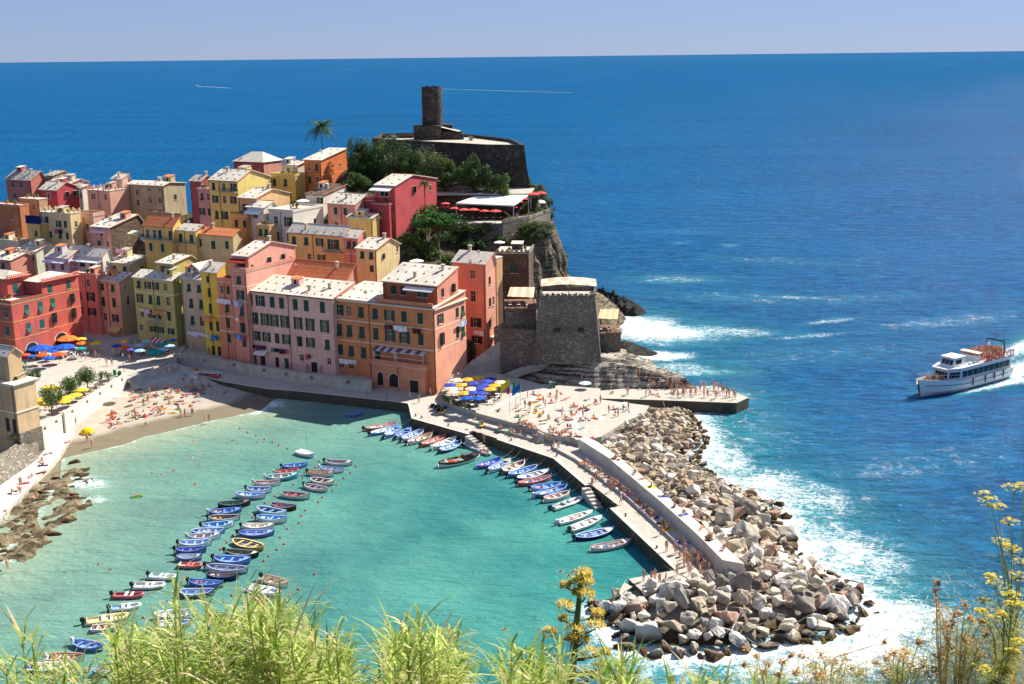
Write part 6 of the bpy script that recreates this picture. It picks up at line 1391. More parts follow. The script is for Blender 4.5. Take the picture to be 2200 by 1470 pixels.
reed_clump('reeds left of the agave flower stalk', [(1098, 1372, 9.5, 1), (1160, 1385, 9.4, 1), (1200, 1380, 9.6, 1)] + rs(1080, 1220, 1372, 1460, 34))
reed_clump('reeds right of the agave flower stalk', [(1330, 1395, 9.5, 1), (1348, 1412, 9.6, 1)] + rs(1290, 1370, 1405, 1465, 14))
reed_clump('short reed tips below the boulders', rs(1440, 1560, 1430, 1468, 10) + rs(1620, 1680, 1425, 1465, 6))
# agave flower stalk
YA = 18.0; tp = gy(1250, 1228, YA); bt0 = gy(1226, 1470, YA); rt0 = Vector((bt0.x - .15, YA, hill_z(YA)))
t = thing('agave_flower_stalk', 'tall agave flower stalk with yellow flower heads in front of the boulders', 'agave flower', rt0)
m = MB(); m.tube([(0, 0, 0), bt0 - rt0, gy(1238, 1350, YA) - rt0, tp - rt0], [.10, .075, .06, .025], 8); m.build('stalk', flat((0.09, 0.15, 0.05), .7), t)
def stalk_pt(py):
    a, b, c = bt0, gy(1238, 1350, YA), tp; z = gy(1238, py, YA).z
    return (a.lerp(b, (z - a.z) / (b.z - a.z)) if z < b.z else b.lerp(c, min(1, (z - b.z) / (c.z - b.z)))) - rt0
for px, py, rp in [(1254, 1234, 19), (1240, 1250, 15), (1262, 1252, 15), (1252, 1246, 15), (1215, 1258, 11), (1258, 1278, 19), (1240, 1272, 11), (1213, 1302, 18), (1283, 1318, 15), (1280, 1345, 20), (1237, 1354, 22), (1181, 1360, 17), (1228, 1372, 12), (1252, 1376, 14), (1268, 1404, 20), (1292, 1432, 15), (1265, 1456, 18), (1300, 1402, 11), (1210, 1330, 9)]:
    c = gy(px, py, YA + fr_.uniform(-.25, .25)) - rt0; r = rp / FPX * YA * 1.03; o = stalk_pt(py + 14); b = MB(); b.tube([o, o.lerp(c, .6) - Vector((0, 0, r * .5)), c - Vector((0, 0, r * .35))], [.022, .018, .014], 5)
    br_o = b.build('branch', flat((0.16, 0.16, 0.06), .7), t); f = MB()
    for k in range(190):
        d = Vector((fr_.gauss(0, 1), fr_.gauss(0, 1), fr_.gauss(.25, .6))).normalized(); p = c + Vector((d.x * r, d.y * r, d.z * r * .62)) * fr_.uniform(.55, 1); s_ = d.cross(Vector((fr_.random(), fr_.random(), fr_.random()))).normalized() * .012; e = p + (d + Vector((0, 0, .6))).normalized() * .055
        f.add([p - s_, p + s_, e + s_ * .6, e - s_ * .6], [(0, 1, 2, 3)])
    f.build('flower_head', M_AGFL, br_o)
# fennel and dry weeds at lower right
def stem_plant(name, label, root_px, Y, heads, hm, hr_, stemm, flat_=True, leaves=0, cat='plant', leafm=None):
    rb = gy(root_px, 1475, Y); root = Vector((rb.x, Y, hill_z(Y))); t = thing(name, label, cat, root, 0, 'weeds on the near slope'); m, f = MB(), MB()
    base = rb - root; m.tube([(0, 0, 0), base], [.012, .010], 5)
    for px, py, rp in heads:
        c = gy(px, py, Y + fr_.uniform(-.3, .3)) - root; mid = base.lerp(c, .55) + Vector((fr_.uniform(-.04, .04), 0, .05)); m.tube([base + Vector((0, 0, -.3)), mid, c], [.007, .005, .0025], 4)
        r = rp / FPX * Y
        for k in range(46 if flat_ else 34):
            a = fr_.uniform(0, 6.28); rr = r * math.sqrt(fr_.random())
            p = c + (Vector((math.cos(a) * rr, math.sin(a) * rr, r * .22 * (1 - (rr / r) ** 2) + fr_.uniform(-.006, .006))) if flat_ else Vector((fr_.gauss(0, .5), fr_.gauss(0, .5), fr_.gauss(0, .5))) * r)
            if flat_ and k % 4 == 0: m.tube([c - Vector((0, 0, r * .5)), p], .0012, 3)
            s_ = .010 if flat_ else .010; u = Vector((fr_.gauss(0, 1), fr_.gauss(0, 1), .2)).normalized() * s_; w = u.cross(Vector((0, .4, 1))).normalized() * s_; f.quad(p - u - w, p + u - w, p + u + w, p - u + w)
        for k in range(leaves):
            q = base.lerp(c, fr_.uniform(.1, .8)); a = fr_.uniform(0, 6.28)
            for z_ in range(5): blade(f, q, Vector((math.cos(a + z_ * .3), math.sin(a + z_ * .3), fr_.uniform(.1, .9))), fr_.uniform(.06, .16), .003, .3, 2, 1)
    m.build('stem', stemm, t); f.build('flower_head', [hm, leafm or stemm], t)['kind'] = 'stuff'; return t
stem_plant('wild_fennel', 'tall wild fennel with flat yellow umbels at the right edge', 2185, 8.5, [(2116, 1063, 24), (2128, 1078, 28), (2145, 1088, 18), (2178, 1048, 26), (2200, 1044, 22), (2168, 1120, 24), (2150, 1164, 24), (2172, 1178, 24), (2160, 1172, 16), (2196, 1208, 22)], M_YELLOW, 1, M_FENNEL, True, 5, 'fennel')
stem_plant('wild_fennel', 'lower wild fennel plant with yellow umbels in the bottom right corner', 2160, 8.0, [(2132, 1240, 20), (2140, 1256, 28), (2192, 1238, 24), (2112, 1290, 16), (2108, 1312, 14), (2135, 1332, 24), (2172, 1278, 22), (2172, 1298, 18), (2192, 1300, 20), (2150, 1318, 14)], M_YELLOW, 1, M_FENNEL, True, 9, 'fennel')
stem_plant('wild_fennel', 'short fennel with bright yellow flowers at the bottom right', 2130, 7.6, [(2108, 1436, 22), (2130, 1448, 18), (2145, 1422, 18), (2160, 1440, 20), (2175, 1400, 18), (2190, 1380, 18)], M_YELLOW, 1, M_FENNEL, True, 14, 'fennel')
stem_plant('dry_weed', 'dry brown seed spike rising above the waves at lower right', 2030, 8.4, [(2014, 1252, 9), (2010, 1272, 12), (2012, 1295, 14), (2022, 1310, 14), (2018, 1330, 16), (2025, 1350, 17), (2032, 1335, 12), (2045, 1340, 14), (2050, 1325, 9), (2035, 1365, 16)], M_DRYFL, 1, M_STRAW, False, 3, 'dry weed')
stem_plant('dry_weed', 'dry orange thistle heads beside the brown spike', 2060, 8.2, [(2058, 1318, 12), (2075, 1300, 10), (2085, 1330, 10), (2110, 1335, 10), (2120, 1360, 12), (2075, 1375, 14), (2040, 1385, 14), (2095, 1385, 14), (2065, 1410, 14), (2020, 1410, 12), (2105, 1410, 14)], M_DRYFL, 1, M_STRAW, False, 6, 'dry weed', M_REED)
stem_plant('dry_weed', 'scattered dry seed heads below the breakwater head', 1780, 8.6, [(1725, 1410, 10), (1765, 1405, 12), (1742, 1432, 10), (1790, 1420, 11), (1817, 1412, 11), (1710, 1445, 10), (1800, 1440, 12), (1830, 1436, 10), (1760, 1450, 11), (1850, 1445, 11)], M_DRYFL, 1, M_STRAW, False, 4, 'dry weed', M_REED)
stem_plant('dry_weed', 'dry flower heads spread along the bottom edge of the sea', 1930, 8.4, [(1880, 1425, 12), (1905, 1415, 11), (1920, 1405, 12), (1935, 1412, 14), (1945, 1400, 12), (1955, 1425, 13), (1975, 1380, 10), (1965, 1440, 15), (1900, 1448, 13), (1985, 1430, 13), (1920, 1440, 14), (2005, 1440, 15)], M_DRYFL, 1, M_STRAW, False, 7, 'dry weed', M_REED)
stem_plant('dry_weed', 'thin bleached weed stalks below the outer boulders', 1660, 8.8, [(1602, 1395, 7), (1625, 1410, 7), (1650, 1425, 9), (1680, 1420, 9), (1700, 1408, 8), (1640, 1445, 9), (1675, 1448, 10), (1600, 1430, 8), (1901, 1380, 6)], M_DRYFL, 1, M_STRAW, False, 3, 'dry weed', M_REED)
for lab, cx, cy, r in [('feathery green undergrowth filling the bottom right corner', 2160, 1430, .32), ('yellow-green undergrowth left of the fennel', 2060, 1462, .26), ('low orange-green undergrowth at the bottom edge', 1940, 1478, .24), ('golden dry undergrowth spilling in at the right edge', 2190, 1380, .3), ('yellow-flowered bushy growth above the bottom right corner', 2130, 1400, .3), ('thin straw undergrowth under the breakwater head', 1790, 1480, .2)]:
    c = gy(cx, cy, 8.3); b = Vector((c.x, 8.3, hill_z(8.3))); t = thing('undergrowth', lab, 'undergrowth', b); l = MB(); s_ = MB(); cL = c - b
    for k in range(12): s_.tube([(fr_.uniform(-.1, .1), 0, 0), cL + Vector((fr_.uniform(-r, r) * 1.3, fr_.uniform(-.3, .3), fr_.uniform(-.2, .2)))], [.008, .002], 3)
    for k in range(1700): p = cL + Vector((fr_.gauss(0, r * .9), fr_.gauss(0, .3), fr_.gauss(-.06, r * .6))); a = fr_.uniform(0, 6.28); blade(l, p, Vector((math.cos(a), math.sin(a), fr_.uniform(0, 1.4))), fr_.uniform(.04, .13), .004, .4, 2, fr_.choice([0, 0, 1, 2]))
    s_.build('stem', M_STRAW, t); l.build('foliage', [M_FENNEL, M_YELLOW, M_DRYFL], t)
# ---------------------------------------------------------------- boats
MI = Matrix.Identity
def stations(n, L, B, kind):
    o = []
    for i in range(n + 1):
        t = i / n; x = -L / 2 + L * t
        if kind == 'gozzo': b = B / 2 * max(0.02, (1 - abs(2 * t - 1) ** 2.6)) ** .75 * (1.0 if t > .5 else 1.06)
        else: b = B / 2 * (0.80 + .2 * min(1, t * 3)) * max(0.02, 1 - max(0, (t - .35) / .65) ** 2.4) ** .8
        sheer = .52 + .34 * max(0, (t - .45) / .55) ** 2 + (.20 * max(0, (.45 - t) / .45) ** 2 if kind == 'gozzo' else 0)
        keel = -.30 + (.45 * max(0, (t - .75) / .25) ** 2) + (.30 * max(0, (.2 - t) / .2) ** 2 if kind == 'gozzo' else 0)
        o.append((x, b, sheer, keel))
    return o
def boat_meshes(kind, L=5.0, B=1.8):
    S = stations(16, L, B, kind); d = {}
    h = MB(); P = []
    for x, b, s_, k in S:
        row = [(x, 0, k)]
        for f, zf in ((.62, .18), (.90, .50), (.985, .80), (1.0, 1.0)): row.append((x, b * f, k + (s_ - k) * zf))
        P.append(row)
    for i in range(len(P) - 1):
        for j in range(4):
            a, b_, c, e = P[i][j], P[i + 1][j], P[i + 1][j + 1], P[i][j + 1]; mt = 1 if j == 3 else 0
            h.quad(a, e, c, b_, mt); h.quad(*[(p[0], -p[1], p[2]) for p in (a, b_, c, e)], mt)
    if kind != 'gozzo': h.add([p for p in P[0]] + [(p[0], -p[1], p[2]) for p in P[0][1:]], [(0, 5, 6, 7, 8, 4, 3, 2, 1)], 0)
    d['hull'] = h.mesh('hull', [M_WHITE, M_WHITE], True)
    inn = MB(); Q = [[(x, max(.01, b - .09), s_ - .02), (x, max(.008, (b - .1) * .93), .28), (x, max(.005, (b - .12) * .72), .10), (x, 0, .08)] for x, b, s_, k in S[1:-1]]
    for i in range(len(Q) - 1):
        for j in range(3):
            a, b_, c, e = Q[i][j], Q[i + 1][j], Q[i + 1][j + 1], Q[i][j + 1]
            inn.quad(a, e, c, b_); inn.quad(*[(p[0], -p[1], p[2]) for p in (a, b_, c, e)])
    d['interior'] = inn.mesh('interior', [M_WHITE], True)
    g = MB()
    for i in range(len(S) - 1):
        (x0, b0, s0, _), (x1, b1, s1, _) = S[i], S[i + 1]
        for sg in (-1, 1):
            q = [(x0, sg * (b0 + .05), s0), (x1, sg * (b1 + .05), s1), (x1, sg * max(0, b1 - .10), s1), (x0, sg * max(0, b0 - .10), s0)]; r = [(x, y, z + .07) for x, y, z in q]
            g.add(q + r, [(4, 5, 6, 7), (0, 1, 5, 4), (2, 3, 7, 6)] if sg > 0 else [(7, 6, 5, 4), (4, 5, 1, 0), (6, 7, 3, 2)])
    d['gunwale'] = g.mesh('gunwale', [M_WHITE])
    def th(x, w):
        b = min(S, key=lambda q: abs(q[0] - x))[1] - .1; m = MB(); m.box((x, 0, .42), (w, b * 2, .06)); return m.mesh('thwart', [M_WHITE])
    d['thwart'] = [th(-L * .28, .34), th(-L * .02, .32), th(L * .22, .32)]
    f = MB(); T = [q for q in S if q[0] > L * .28]
    for i in range(len(T) - 1):
        (x0, b0, s0, _), (x1, b1, s1, _) = T[i], T[i + 1]; f.quad((x0, -b0 + .1, s0 + .03), (x1, -max(0, b1 - .1), s1 + .03), (x1, max(0, b1 - .1), s1 + .03), (x0, b0 - .1, s0 + .03))
    d['foredeck'] = f.mesh('foredeck', [M_WHITE])
    st_ = MB(); xb, sb = S[-1][0], S[-1][2]; st_.tube([(xb - .12, 0, -.1), (xb + .06, 0, sb * .6), (xb + .1, 0, sb + .34)], [.06, .06, .045], 5); d['stem_post'] = st_.mesh('stem_post', [M_WHITE])
    mt = MB(); xs_ = -L / 2 - .12
    mt.box((xs_ - .08, 0, .78), (.42, .34, .44)); mt.box((xs_ - .06, 0, 1.03), (.34, .28, .08)); mt.box((xs_ - .1, 0, .25), (.16, .12, .7)); mt.box((xs_ - .16, 0, -.15), (.3, .05, .25)); mt.box((xs_ + .16, 0, .62), (.2, .26, .22)); mt.tube([(xs_ + .1, 0, .8), (xs_ + .75, .06, .9)], .025, 4)
    d['outboard_motor'] = mt.mesh('outboard_motor', [M_DARK])
    return d
GZ, DG = boat_meshes('gozzo'), boat_meshes('dinghy', 4.6, 1.75)
def inflatable_mesh(L=4.2, B=1.9):
    d = {}; m = MB(); r = .24; path = [(-L / 2, B / 2 - r, .3), (L * .12, B / 2 - r, .3), (L * .32, B * .40 - r, .34), (L * .44, B * .2, .42), (L / 2 - .05, 0, .48)]
    full = path + [(x, -y, z) for x, y, z in path[-2::-1]]; rad = [r * .7] + [r] * (len(full) - 2) + [r * .7]; m.tube(full, rad, 8); d['tube'] = m.mesh('tube', [M_WHITE], True)
    m = MB(); m.box((-.15, 0, .16), (L * .78, B - r * 2, .1)); m.box((-L / 2 + .2, 0, .38), (.1, B - r * 3, .45)); d['floor'] = m.mesh('floor', [M_WHITE])
    m = MB(); m.box((-.3, 0, .5), (.4, B - r * 2.2, .12)); m.box((L * .12, 0, .5), (.35, B - r * 2.2, .10)); d['seat'] = m.mesh('seat', [M_WHITE]); return d
IF = inflatable_mesh()
bcount = {}
def place_boat(kind, s_, b_, label, hull, inner, rail, motor=None, deck=None, zref=.45, group='moored boats', mid=None, stripe=None):
    S_, B_ = gz(*s_, zref), gz(*b_, zref); d = B_ - S_; L = max(3.6, min(7.0, d.length)); c = (S_ + B_) / 2; a = math.atan2(d.y, d.x)
    t = thing({'gozzo': 'wooden_boat', 'dinghy': 'rowing_dinghy', 'rib': 'inflatable_boat'}[kind], label, 'boat', (c.x, c.y, fr_.uniform(-.04, .03)), a, group)
    k = L / (5.0 if kind == 'gozzo' else 4.6 if kind == 'dinghy' else 4.2); t.scale = (k, min(1.15, max(.85, k)) * fr_.uniform(.9, 1.12), fr_.uniform(.9, 1.15))
    t.rotation_euler = (fr_.uniform(-.03, .03), 0, a)
    mk = lambda c_: flat(tuple(x * .80 + .10 for x in srgb(c_)) if sum(srgb(c_)) > .25 else c_, .4, .4)
    if kind == 'rib':
        paint(O('tube', IF['tube'], t), mk(hull)); paint(O('floor', IF['floor'], t), mk(inner)); paint(O('seat', IF['seat'], t), mk(rail))
        if motor: paint(O('outboard_motor', GZ['outboard_motor'], t, (.35, 0, -.05)), mk(motor))
        return t
    D_ = GZ if kind == 'gozzo' else DG
    paint(O('hull', D_['hull'], t), mk(hull), mk(stripe or hull)); lt = lambda c_, f: flat(tuple(x * (1 - f) + .78 * f for x in srgb(c_)), .45, .4)
    paint(O('interior', D_['interior'], t), lt(inner, .22)); paint(O('gunwale', D_['gunwale'], t), lt(rail, fr_.choice([.1, .3, .6])))
    if fr_.random() < .45:
        cv = MB(); x0 = fr_.choice([-1.5, -.6]); cv.box((x0, fr_.uniform(-.2, .2), .34), (.5, .4, .3)); cv.box((x0 + .8, .2, .28), (.3, .3, .25), fr_.random()); cv.build('gear', flat(fr_.choice(['#c83c30', '#e0dcd4', '#2c64a8', '#d8a83c']), .7), t)
    if fr_.random() < .5:
        oa = MB(); oa.tube([(-1.6, .3, .56), (1.5, .42, .58)], .03, 4); oa.tube([(-1.5, -.3, .56), (1.6, -.36, .58)], .03, 4); oa.build('oars', M_CREAM, t)
    for i, th in enumerate(D_['thwart']): paint(O('thwart', th, t), mk(mid or rail))
    if deck: paint(O('foredeck', D_['foredeck'], t), mk(deck))
    if kind == 'gozzo': paint(O('stem_post', D_['stem_post'], t), mk(rail))
    if motor: paint(O('outboard_motor', D_['outboard_motor'], t), mk(motor))
    return t
A_ = lambda x, y: (x / 3.5 + 380, y / 3.5 + 900)
Bp = lambda x, y: (x / 2.883, y / 2.883 + 960)
Cp = lambda x, y: (x / 4.2 + 900, y / 4.2 + 880)
Dp = lambda x, y: (x / 7.333 + 850, y / 7.333 + 780)
DK, LT, WT = '#26282c', '#d8d8d4', '#e6e4e0'
BL = [  # frame, stern x,y, bow x,y, kind, hull, inner, rail, motor, deck, label
 (A_, 790, 356, 980, 342, 'gozzo', '#2f68b8', '#5f9be0', '#4a88d4', DK, None, 'plain light blue boat at the top of the moored rows'),
 (A_, 735, 404, 920, 386, 'gozzo', '#cfc8c0', '#c0564e', '#c8564c', LT, None, 'boat with faded red inside just below the top light blue boat'),
 (A_, 668, 446, 908, 428, 'gozzo', '#2f94b0', '#1e6a4c', '#8fd0dc', LT, '#9fd4e0', 'turquoise boat with green inside, third in the left row'),
 (A_, 580, 482, 778, 480, 'gozzo', WT, '#34407c', '#b03038', LT, None, 'white boat with red rail and blue inside'),
 (A_, 525, 528, 712, 536, 'gozzo', '#e4e6ee', '#2f5fb4', '#5c96de', DK, None, 'small white and blue boat with black motor above the plain white-blue one'),
 (A_, 443, 568, 665, 580, 'gozzo', '#e0e4ee', '#8ab2e6', '#6fa4e2', None, None, 'pale boat with light blue rail and no motor'),
 (A_, 308, 648, 550, 632, 'gozzo', '#15201d', '#2c6650', '#1f4a3a', None, '#b04844', 'black boat with dark green inside'),
 (A_, 240, 702, 483, 684, 'gozzo', '#173684', '#4a84d8', '#3c78d0', LT, '#5c92dc', 'navy boat with bright blue inside and white motor'),
 (A_, 240, 744, 472, 742, 'gozzo', '#d8d8d6', '#6a4a42', '#3a2c28', DK, None, 'grey-white boat with dark rail and brown inside'),
 (A_, 188, 808, 430, 790, 'gozzo', WT, '#3c84da', '#6cb0ea', DK, '#9cc8ee', 'white boat with sky blue rail and black motor below the dark-railed boat'),
 (A_, 110, 846, 360, 840, 'gozzo', '#3f88d8', '#3c7ccc', '#70b0ea', None, None, 'sky blue boat without motor in the left row'),
 (A_, 82, 892, 328, 878, 'gozzo', '#e2e6ee', '#d8985a', '#8cb8e8', LT, '#e4e2de', 'white boat with orange-tan inside and white motor'),
 (A_, 15, 938, 260, 930, 'gozzo', WT, '#5a9ae0', '#88bcec', DK, None, 'white boat with pale blue inside, left of the yellow boat'),
 (A_, -10, 992, 218, 986, 'gozzo', '#1c2f94', '#3360cc', '#2c50b8', DK, None, 'deep ultramarine boat in the left row'),
 (A_, -5, 1042, 185, 1042, 'gozzo', '#2a5cb4', '#e6e6e6', '#3c78cc', DK, '#e8e8e8', 'blue boat with white cover above the red inflatable'),
 (A_, 1115, 318, 1315, 332, 'gozzo', WT, '#24509c', '#6a4428', DK, '#dcd8d0', 'white boat with brown rail at the top right of the moored rows'),
 (A_, 1075, 368, 1252, 386, 'gozzo', '#e2e6ee', '#9ab0d0', '#6c9cd8', LT, None, 'white boat with soft blue rail beside the brown-railed boats'),
 (A_, 985, 402, 1180, 416, 'gozzo', WT, '#d8b48a', '#7a4a28', DK, '#d8b890', 'white boat with beige decked inside and brown rail'),
 (A_, 1005, 452, 1180, 480, 'gozzo', WT, '#243c90', '#b88c58', None, '#d8b890', 'white boat with navy inside and tan rail'),
 (A_, 958, 496, 1130, 532, 'gozzo', WT, '#5564bc', '#b0703a', DK, None, 'white boat with violet-blue cover and orange-brown rail'),
 (A_, 780, 562, 995, 586, 'gozzo', WT, '#2c5494', '#8a5428', None, '#7a3c20', 'white boat with wooden thwarts and brown rail in the middle'),
 (A_, 710, 642, 895, 668, 'gozzo', '#3c1e14', '#2856b8', '#6a3820', None, None, 'dark brown boat with royal blue inside'),
 (A_, 605, 672, 820, 716, 'gozzo', '#d8e0ea', '#244478', '#4a94e0', None, '#5ca0e4', 'light blue boat with deep blue thwart gaps'),
 (A_, 600, 742, 825, 762, 'gozzo', WT, '#5a9ee2', '#78b4ea', DK, None, 'white boat with light blue inside right of the left row'),
 (A_, 490, 806, 728, 806, 'gozzo', WT, '#e8e0d2', '#ded6c8', DK, '#ece6da', 'cream-covered white boat above the strong blue boat'),
 (A_, 465, 858, 728, 856, 'gozzo', '#1c50b4', '#3a80dc', '#2c6ccc', DK, '#8cb4e4', 'strong blue boat just above the yellow boat'),
 (A_, 425, 910, 650, 972, 'gozzo', '#e0a818', '#22407c', '#ecc030', None, None, 'bright yellow boat in the right row'),
 (A_, 365, 996, 612, 1022, 'gozzo', '#2c1812', '#24583c', '#3c2c20', DK, '#e8e4da', 'dark boat with white foredeck below the yellow boat'),
 (A_, 280, 1052, 550, 1068, 'gozzo', '#2464c0', '#3a84d8', '#4c94e0', DK, '#74acea', 'blue boat with red fuel can below the white-decked dark boat'),
 (A_, 222, 1108, 530, 1138, 'gozzo', '#e4e6ea', '#3a60ac', '#26488c', DK, None, 'long white boat with navy rail'),
 (A_, 220, 1172, 460, 1188, 'gozzo', '#162450', '#7c5a22', '#2c3c70', None, None, 'midnight blue boat with brown floor'),
 (A_, 90, 1222, 345, 1248, 'gozzo', '#1c52ac', '#4a90dc', '#3c80d4', DK, None, 'blue boat with sky blue inside among the reed tips'),
 (A_, 10, 1308, 280, 1306, 'gozzo', '#1c429a', '#5c9ce2', '#4c8cd8', None, None, 'wide blue boat behind the tallest reeds'),
 (A_, 640, 1190, 835, 1250, 'dinghy', WT, '#e0c8b8', '#8a4c24', DK, '#c88850', 'white dinghy with varnished brown rail right of the inflatable'),
 (A_, 545, 1338, 710, 1402, 'dinghy', WT, '#b4702a', '#8a4c24', None, None, 'white dinghy with wooden floor half hidden by reeds'),
 (Bp, 455, 1206, 635, 1246, 'gozzo', '#2454b0', '#6a98d4', '#4078c8', LT, None, 'blue boat apart at the lower left'),
 (Bp, 290, 1302, 525, 1306, 'dinghy', WT, '#d08a40', '#a05c28', LT, None, 'white dinghy with orange wooden inside at the lower left'),
 (Bp, 178, 1362, 438, 1360, 'dinghy', '#2c62b4', '#e2e2e0', '#e8e8e6', LT, '#e8e8e4', 'white-decked dinghy with blue bottom nearest the lower left corner'),
 (Bp, 575, 1392, 760, 1376, 'gozzo', '#2c74c8', '#4c90d8', '#6cacec', None, None, 'small blue boat half hidden by the left reeds'),
 (Bp, 565, 1122, 745, 1112, 'dinghy', WT, '#bc3c40', '#e0dcd8', None, None, 'white dinghy with red seats below the yellow inflatable'),
 (Bp, 955, 1042, 1225, 1028, 'gozzo', WT, '#c8d8ea', '#dce4ec', None, None, 'white boat seen through the reed stalks'),
 (Bp, 950, 1098, 1180, 1092, 'gozzo', WT, '#7cb4e4', '#e0e4e8', None, None, 'white and blue boat lowest behind the reed stalks'),
 (Bp, 1350, 1052, 1480, 1078, 'gozzo', '#c06a34', '#1c3c80', '#b06430', DK, None, 'orange-brown boat behind the reeds'),
 (Bp, 1290, 1158, 1480, 1146, 'dinghy', '#d8d0c0', '#c8b090', '#dccfb8', None, None, 'cream dinghy buried in the reeds'),
 (lambda x, y: (x, y), 783, 922, 848, 910, 'gozzo', '#a82c34', '#e0d8d2', '#c03c40', DK, None, 'red boat first from the quay corner'),
 (lambda x, y: (x, y), 790, 934, 860, 914, 'gozzo', '#3c78cc', '#e0e6ee', '#6ca4e4', DK, None, 'blue and white boat second from the quay corner'),
 (Dp, -170, 1170, 60, 1010, 'gozzo', '#2c66b8', '#c8dcf0', '#5c9ce0', DK, '#3c78cc', 'pale-floored blue boat third from the quay corner'),
 (Dp, 10, 1180, 230, 1040, 'gozzo', '#e2e6ee', '#2c64b8', '#4c8cd8', DK, '#2c6cc8', 'white boat with blue foredeck fourth from the quay corner'),
 (Dp, 80, 1225, 450, 1060, 'gozzo', WT, '#7cb0e4', '#3c80d0', DK, None, 'white boat with two-tone blue inside fifth from the quay corner'),
 (Dp, 180, 1265, 575, 1125, 'gozzo', WT, '#e2dcd4', '#c8864a', DK, None, 'white boat with orange rail by the quay'),
 (Dp, 400, 1300, 795, 1150, 'gozzo', '#b02a26', '#c84a3c', '#d8503c', DK, None, 'scarlet boat tied below the pier'),
 (Dp, 570, 1350, 965, 1190, 'gozzo', WT, '#e4e0e0', '#e8e8e8', LT, '#ececec', 'all-white boat with tall stem post below the pier'),
 (Dp, 700, 1395, 1030, 1240, 'gozzo', '#20304c', '#5c98dc', '#78b0e8', DK, None, 'blue-railed dark boat nearest the landing steps'),
 (Cp, 520, 518, 740, 446, 'gozzo', '#1c50ac', '#3c7cd4', '#2c68c4', None, None, 'small bright blue boat beside the fishing boat bow'),
 (Cp, 610, 566, 840, 452, 'gozzo', WT, '#5c9ce0', '#4c90dc', DK, '#e0b070', 'white boat with tan foredeck under the pier'),
 (Cp, 750, 570, 950, 480, 'gozzo', '#c02c3c', '#b88c68', '#e0d8d4', DK, None, 'red and white boat with a bather aboard'),
 (Cp, 800, 598, 1065, 522, 'gozzo', '#1c5cc0', '#7cb4ec', '#3c84d8', DK, None, 'blue boat with pale blue inside beside the pink-railed boat'),
 (Cp, 880, 632, 1165, 562, 'gozzo', '#16307c', '#dce4ee', '#e4e8ee', DK, '#e8ecf0', 'navy boat with white deck'),
 (Cp, 890, 672, 1190, 612, 'gozzo', '#c84444', '#d0c4b8', '#d86060', DK, None, 'white boat with coral red rail'),
 (Cp, 1005, 712, 1280, 672, 'gozzo', '#e4e6ec', '#6ca4e0', '#5c9cdc', DK, None, 'white boat with light blue inside below the coral-railed boat'),
 (Cp, 1045, 778, 1335, 696, 'gozzo', '#16408c', '#3c78cc', '#4c90dc', LT, None, 'dark blue boat with white fender marks'),
 (Cp, 1120, 818, 1355, 758, 'gozzo', WT, '#c86c4c', '#dcdcdc', DK, None, 'white boat with orange seat beside the white inflatable'),
 (Cp, 1250, 1018, 1575, 920, 'dinghy', WT, '#e4e0d8', '#ececec', LT, '#f0f0ee', 'white motorboat, the upper of two side by side'),
 (Cp, 1360, 1085, 1660, 970, 'dinghy', WT, '#e8dccc', '#ececec', DK, '#f0f0ee', 'white motorboat, the lower of two side by side'),
 (Cp, 1410, 1158, 1750, 1086, 'gozzo', '#12285c', '#3c78d0', '#4c8cdc', DK, '#d8dce4', 'blue boat with white hull dashes near the pier end'),
 (Cp, 1545, 1258, 1910, 1188, 'gozzo', '#e0dedc', '#dcd8d8', '#8c4c3c', None, '#e8e6e4', 'long white boat with brown rail nearest the pier end'),
 (lambda x, y: (x, y), 742, 892, 780, 886, 'gozzo', '#1c50b0', '#3c7cd4', '#2c6cc8', None, None, 'lone small blue boat under the promenade'),
]
BOATS = [place_boat(k, f(a, b), f(c, d), lab, hu, inn, ra, mo, de) for f, a, b, c, d, k, hu, inn, ra, mo, de, lab in BL]
for f, a, b, c, d, hu, inn, se, mo, lab in [
 (A_, 30, 1092, 170, 1098, '#c04438', '#d8c0b8', '#c85048', None, 'red inflatable in the left row'),
 (A_, 545, 1258, 770, 1306, '#d4d8e0', '#c8ccd4', '#e0e4e8', None, 'large pale grey inflatable among the reed tips'),
 (Bp, 925, 796, 1090, 806, '#d6d8da', '#c0dce8', '#e4e4e4', DK, 'pale inflatable with blue floor at the left row end'),
 (Bp, 825, 858, 1020, 850, '#d0d2d4', '#b8c0cc', '#dcdcdc', DK, 'grey inflatable above the crimson one'),
 (Bp, 700, 916, 890, 912, '#a8242c', '#b83038', '#e0d8d8', DK, 'crimson inflatable below the two grey ones'),
 (Bp, 680, 996, 870, 974, '#e0e0de', '#7cb0e0', '#e8e8e8', DK, 'white inflatable with blue cover below the crimson one'),
 (Bp, 525, 1078, 795, 1038, '#dccf7c', '#d8cfa0', '#e4e0cc', DK, 'pale yellow inflatable beside the red-seated dinghy'),
 (Cp, 430, 290, 560, 360, '#b8bac4', '#c8cad0', '#d0d0d4', None, 'grey inflatable tied at the landing steps'),
 (Cp, 1190, 890, 1480, 786, '#e8e6e4', '#b8bcc4', '#a0a4ac', DK, 'white inflatable with console beside the pier'),
 (Cp, 540, 350, 640, 400, '#d8d0cc', '#c8b0a8', '#b04838', None, 'small inflatable with an orange bag behind the fishing boat')]:
    place_boat('rib', f(a, b), f(c, d), lab, hu, inn, se, mo)
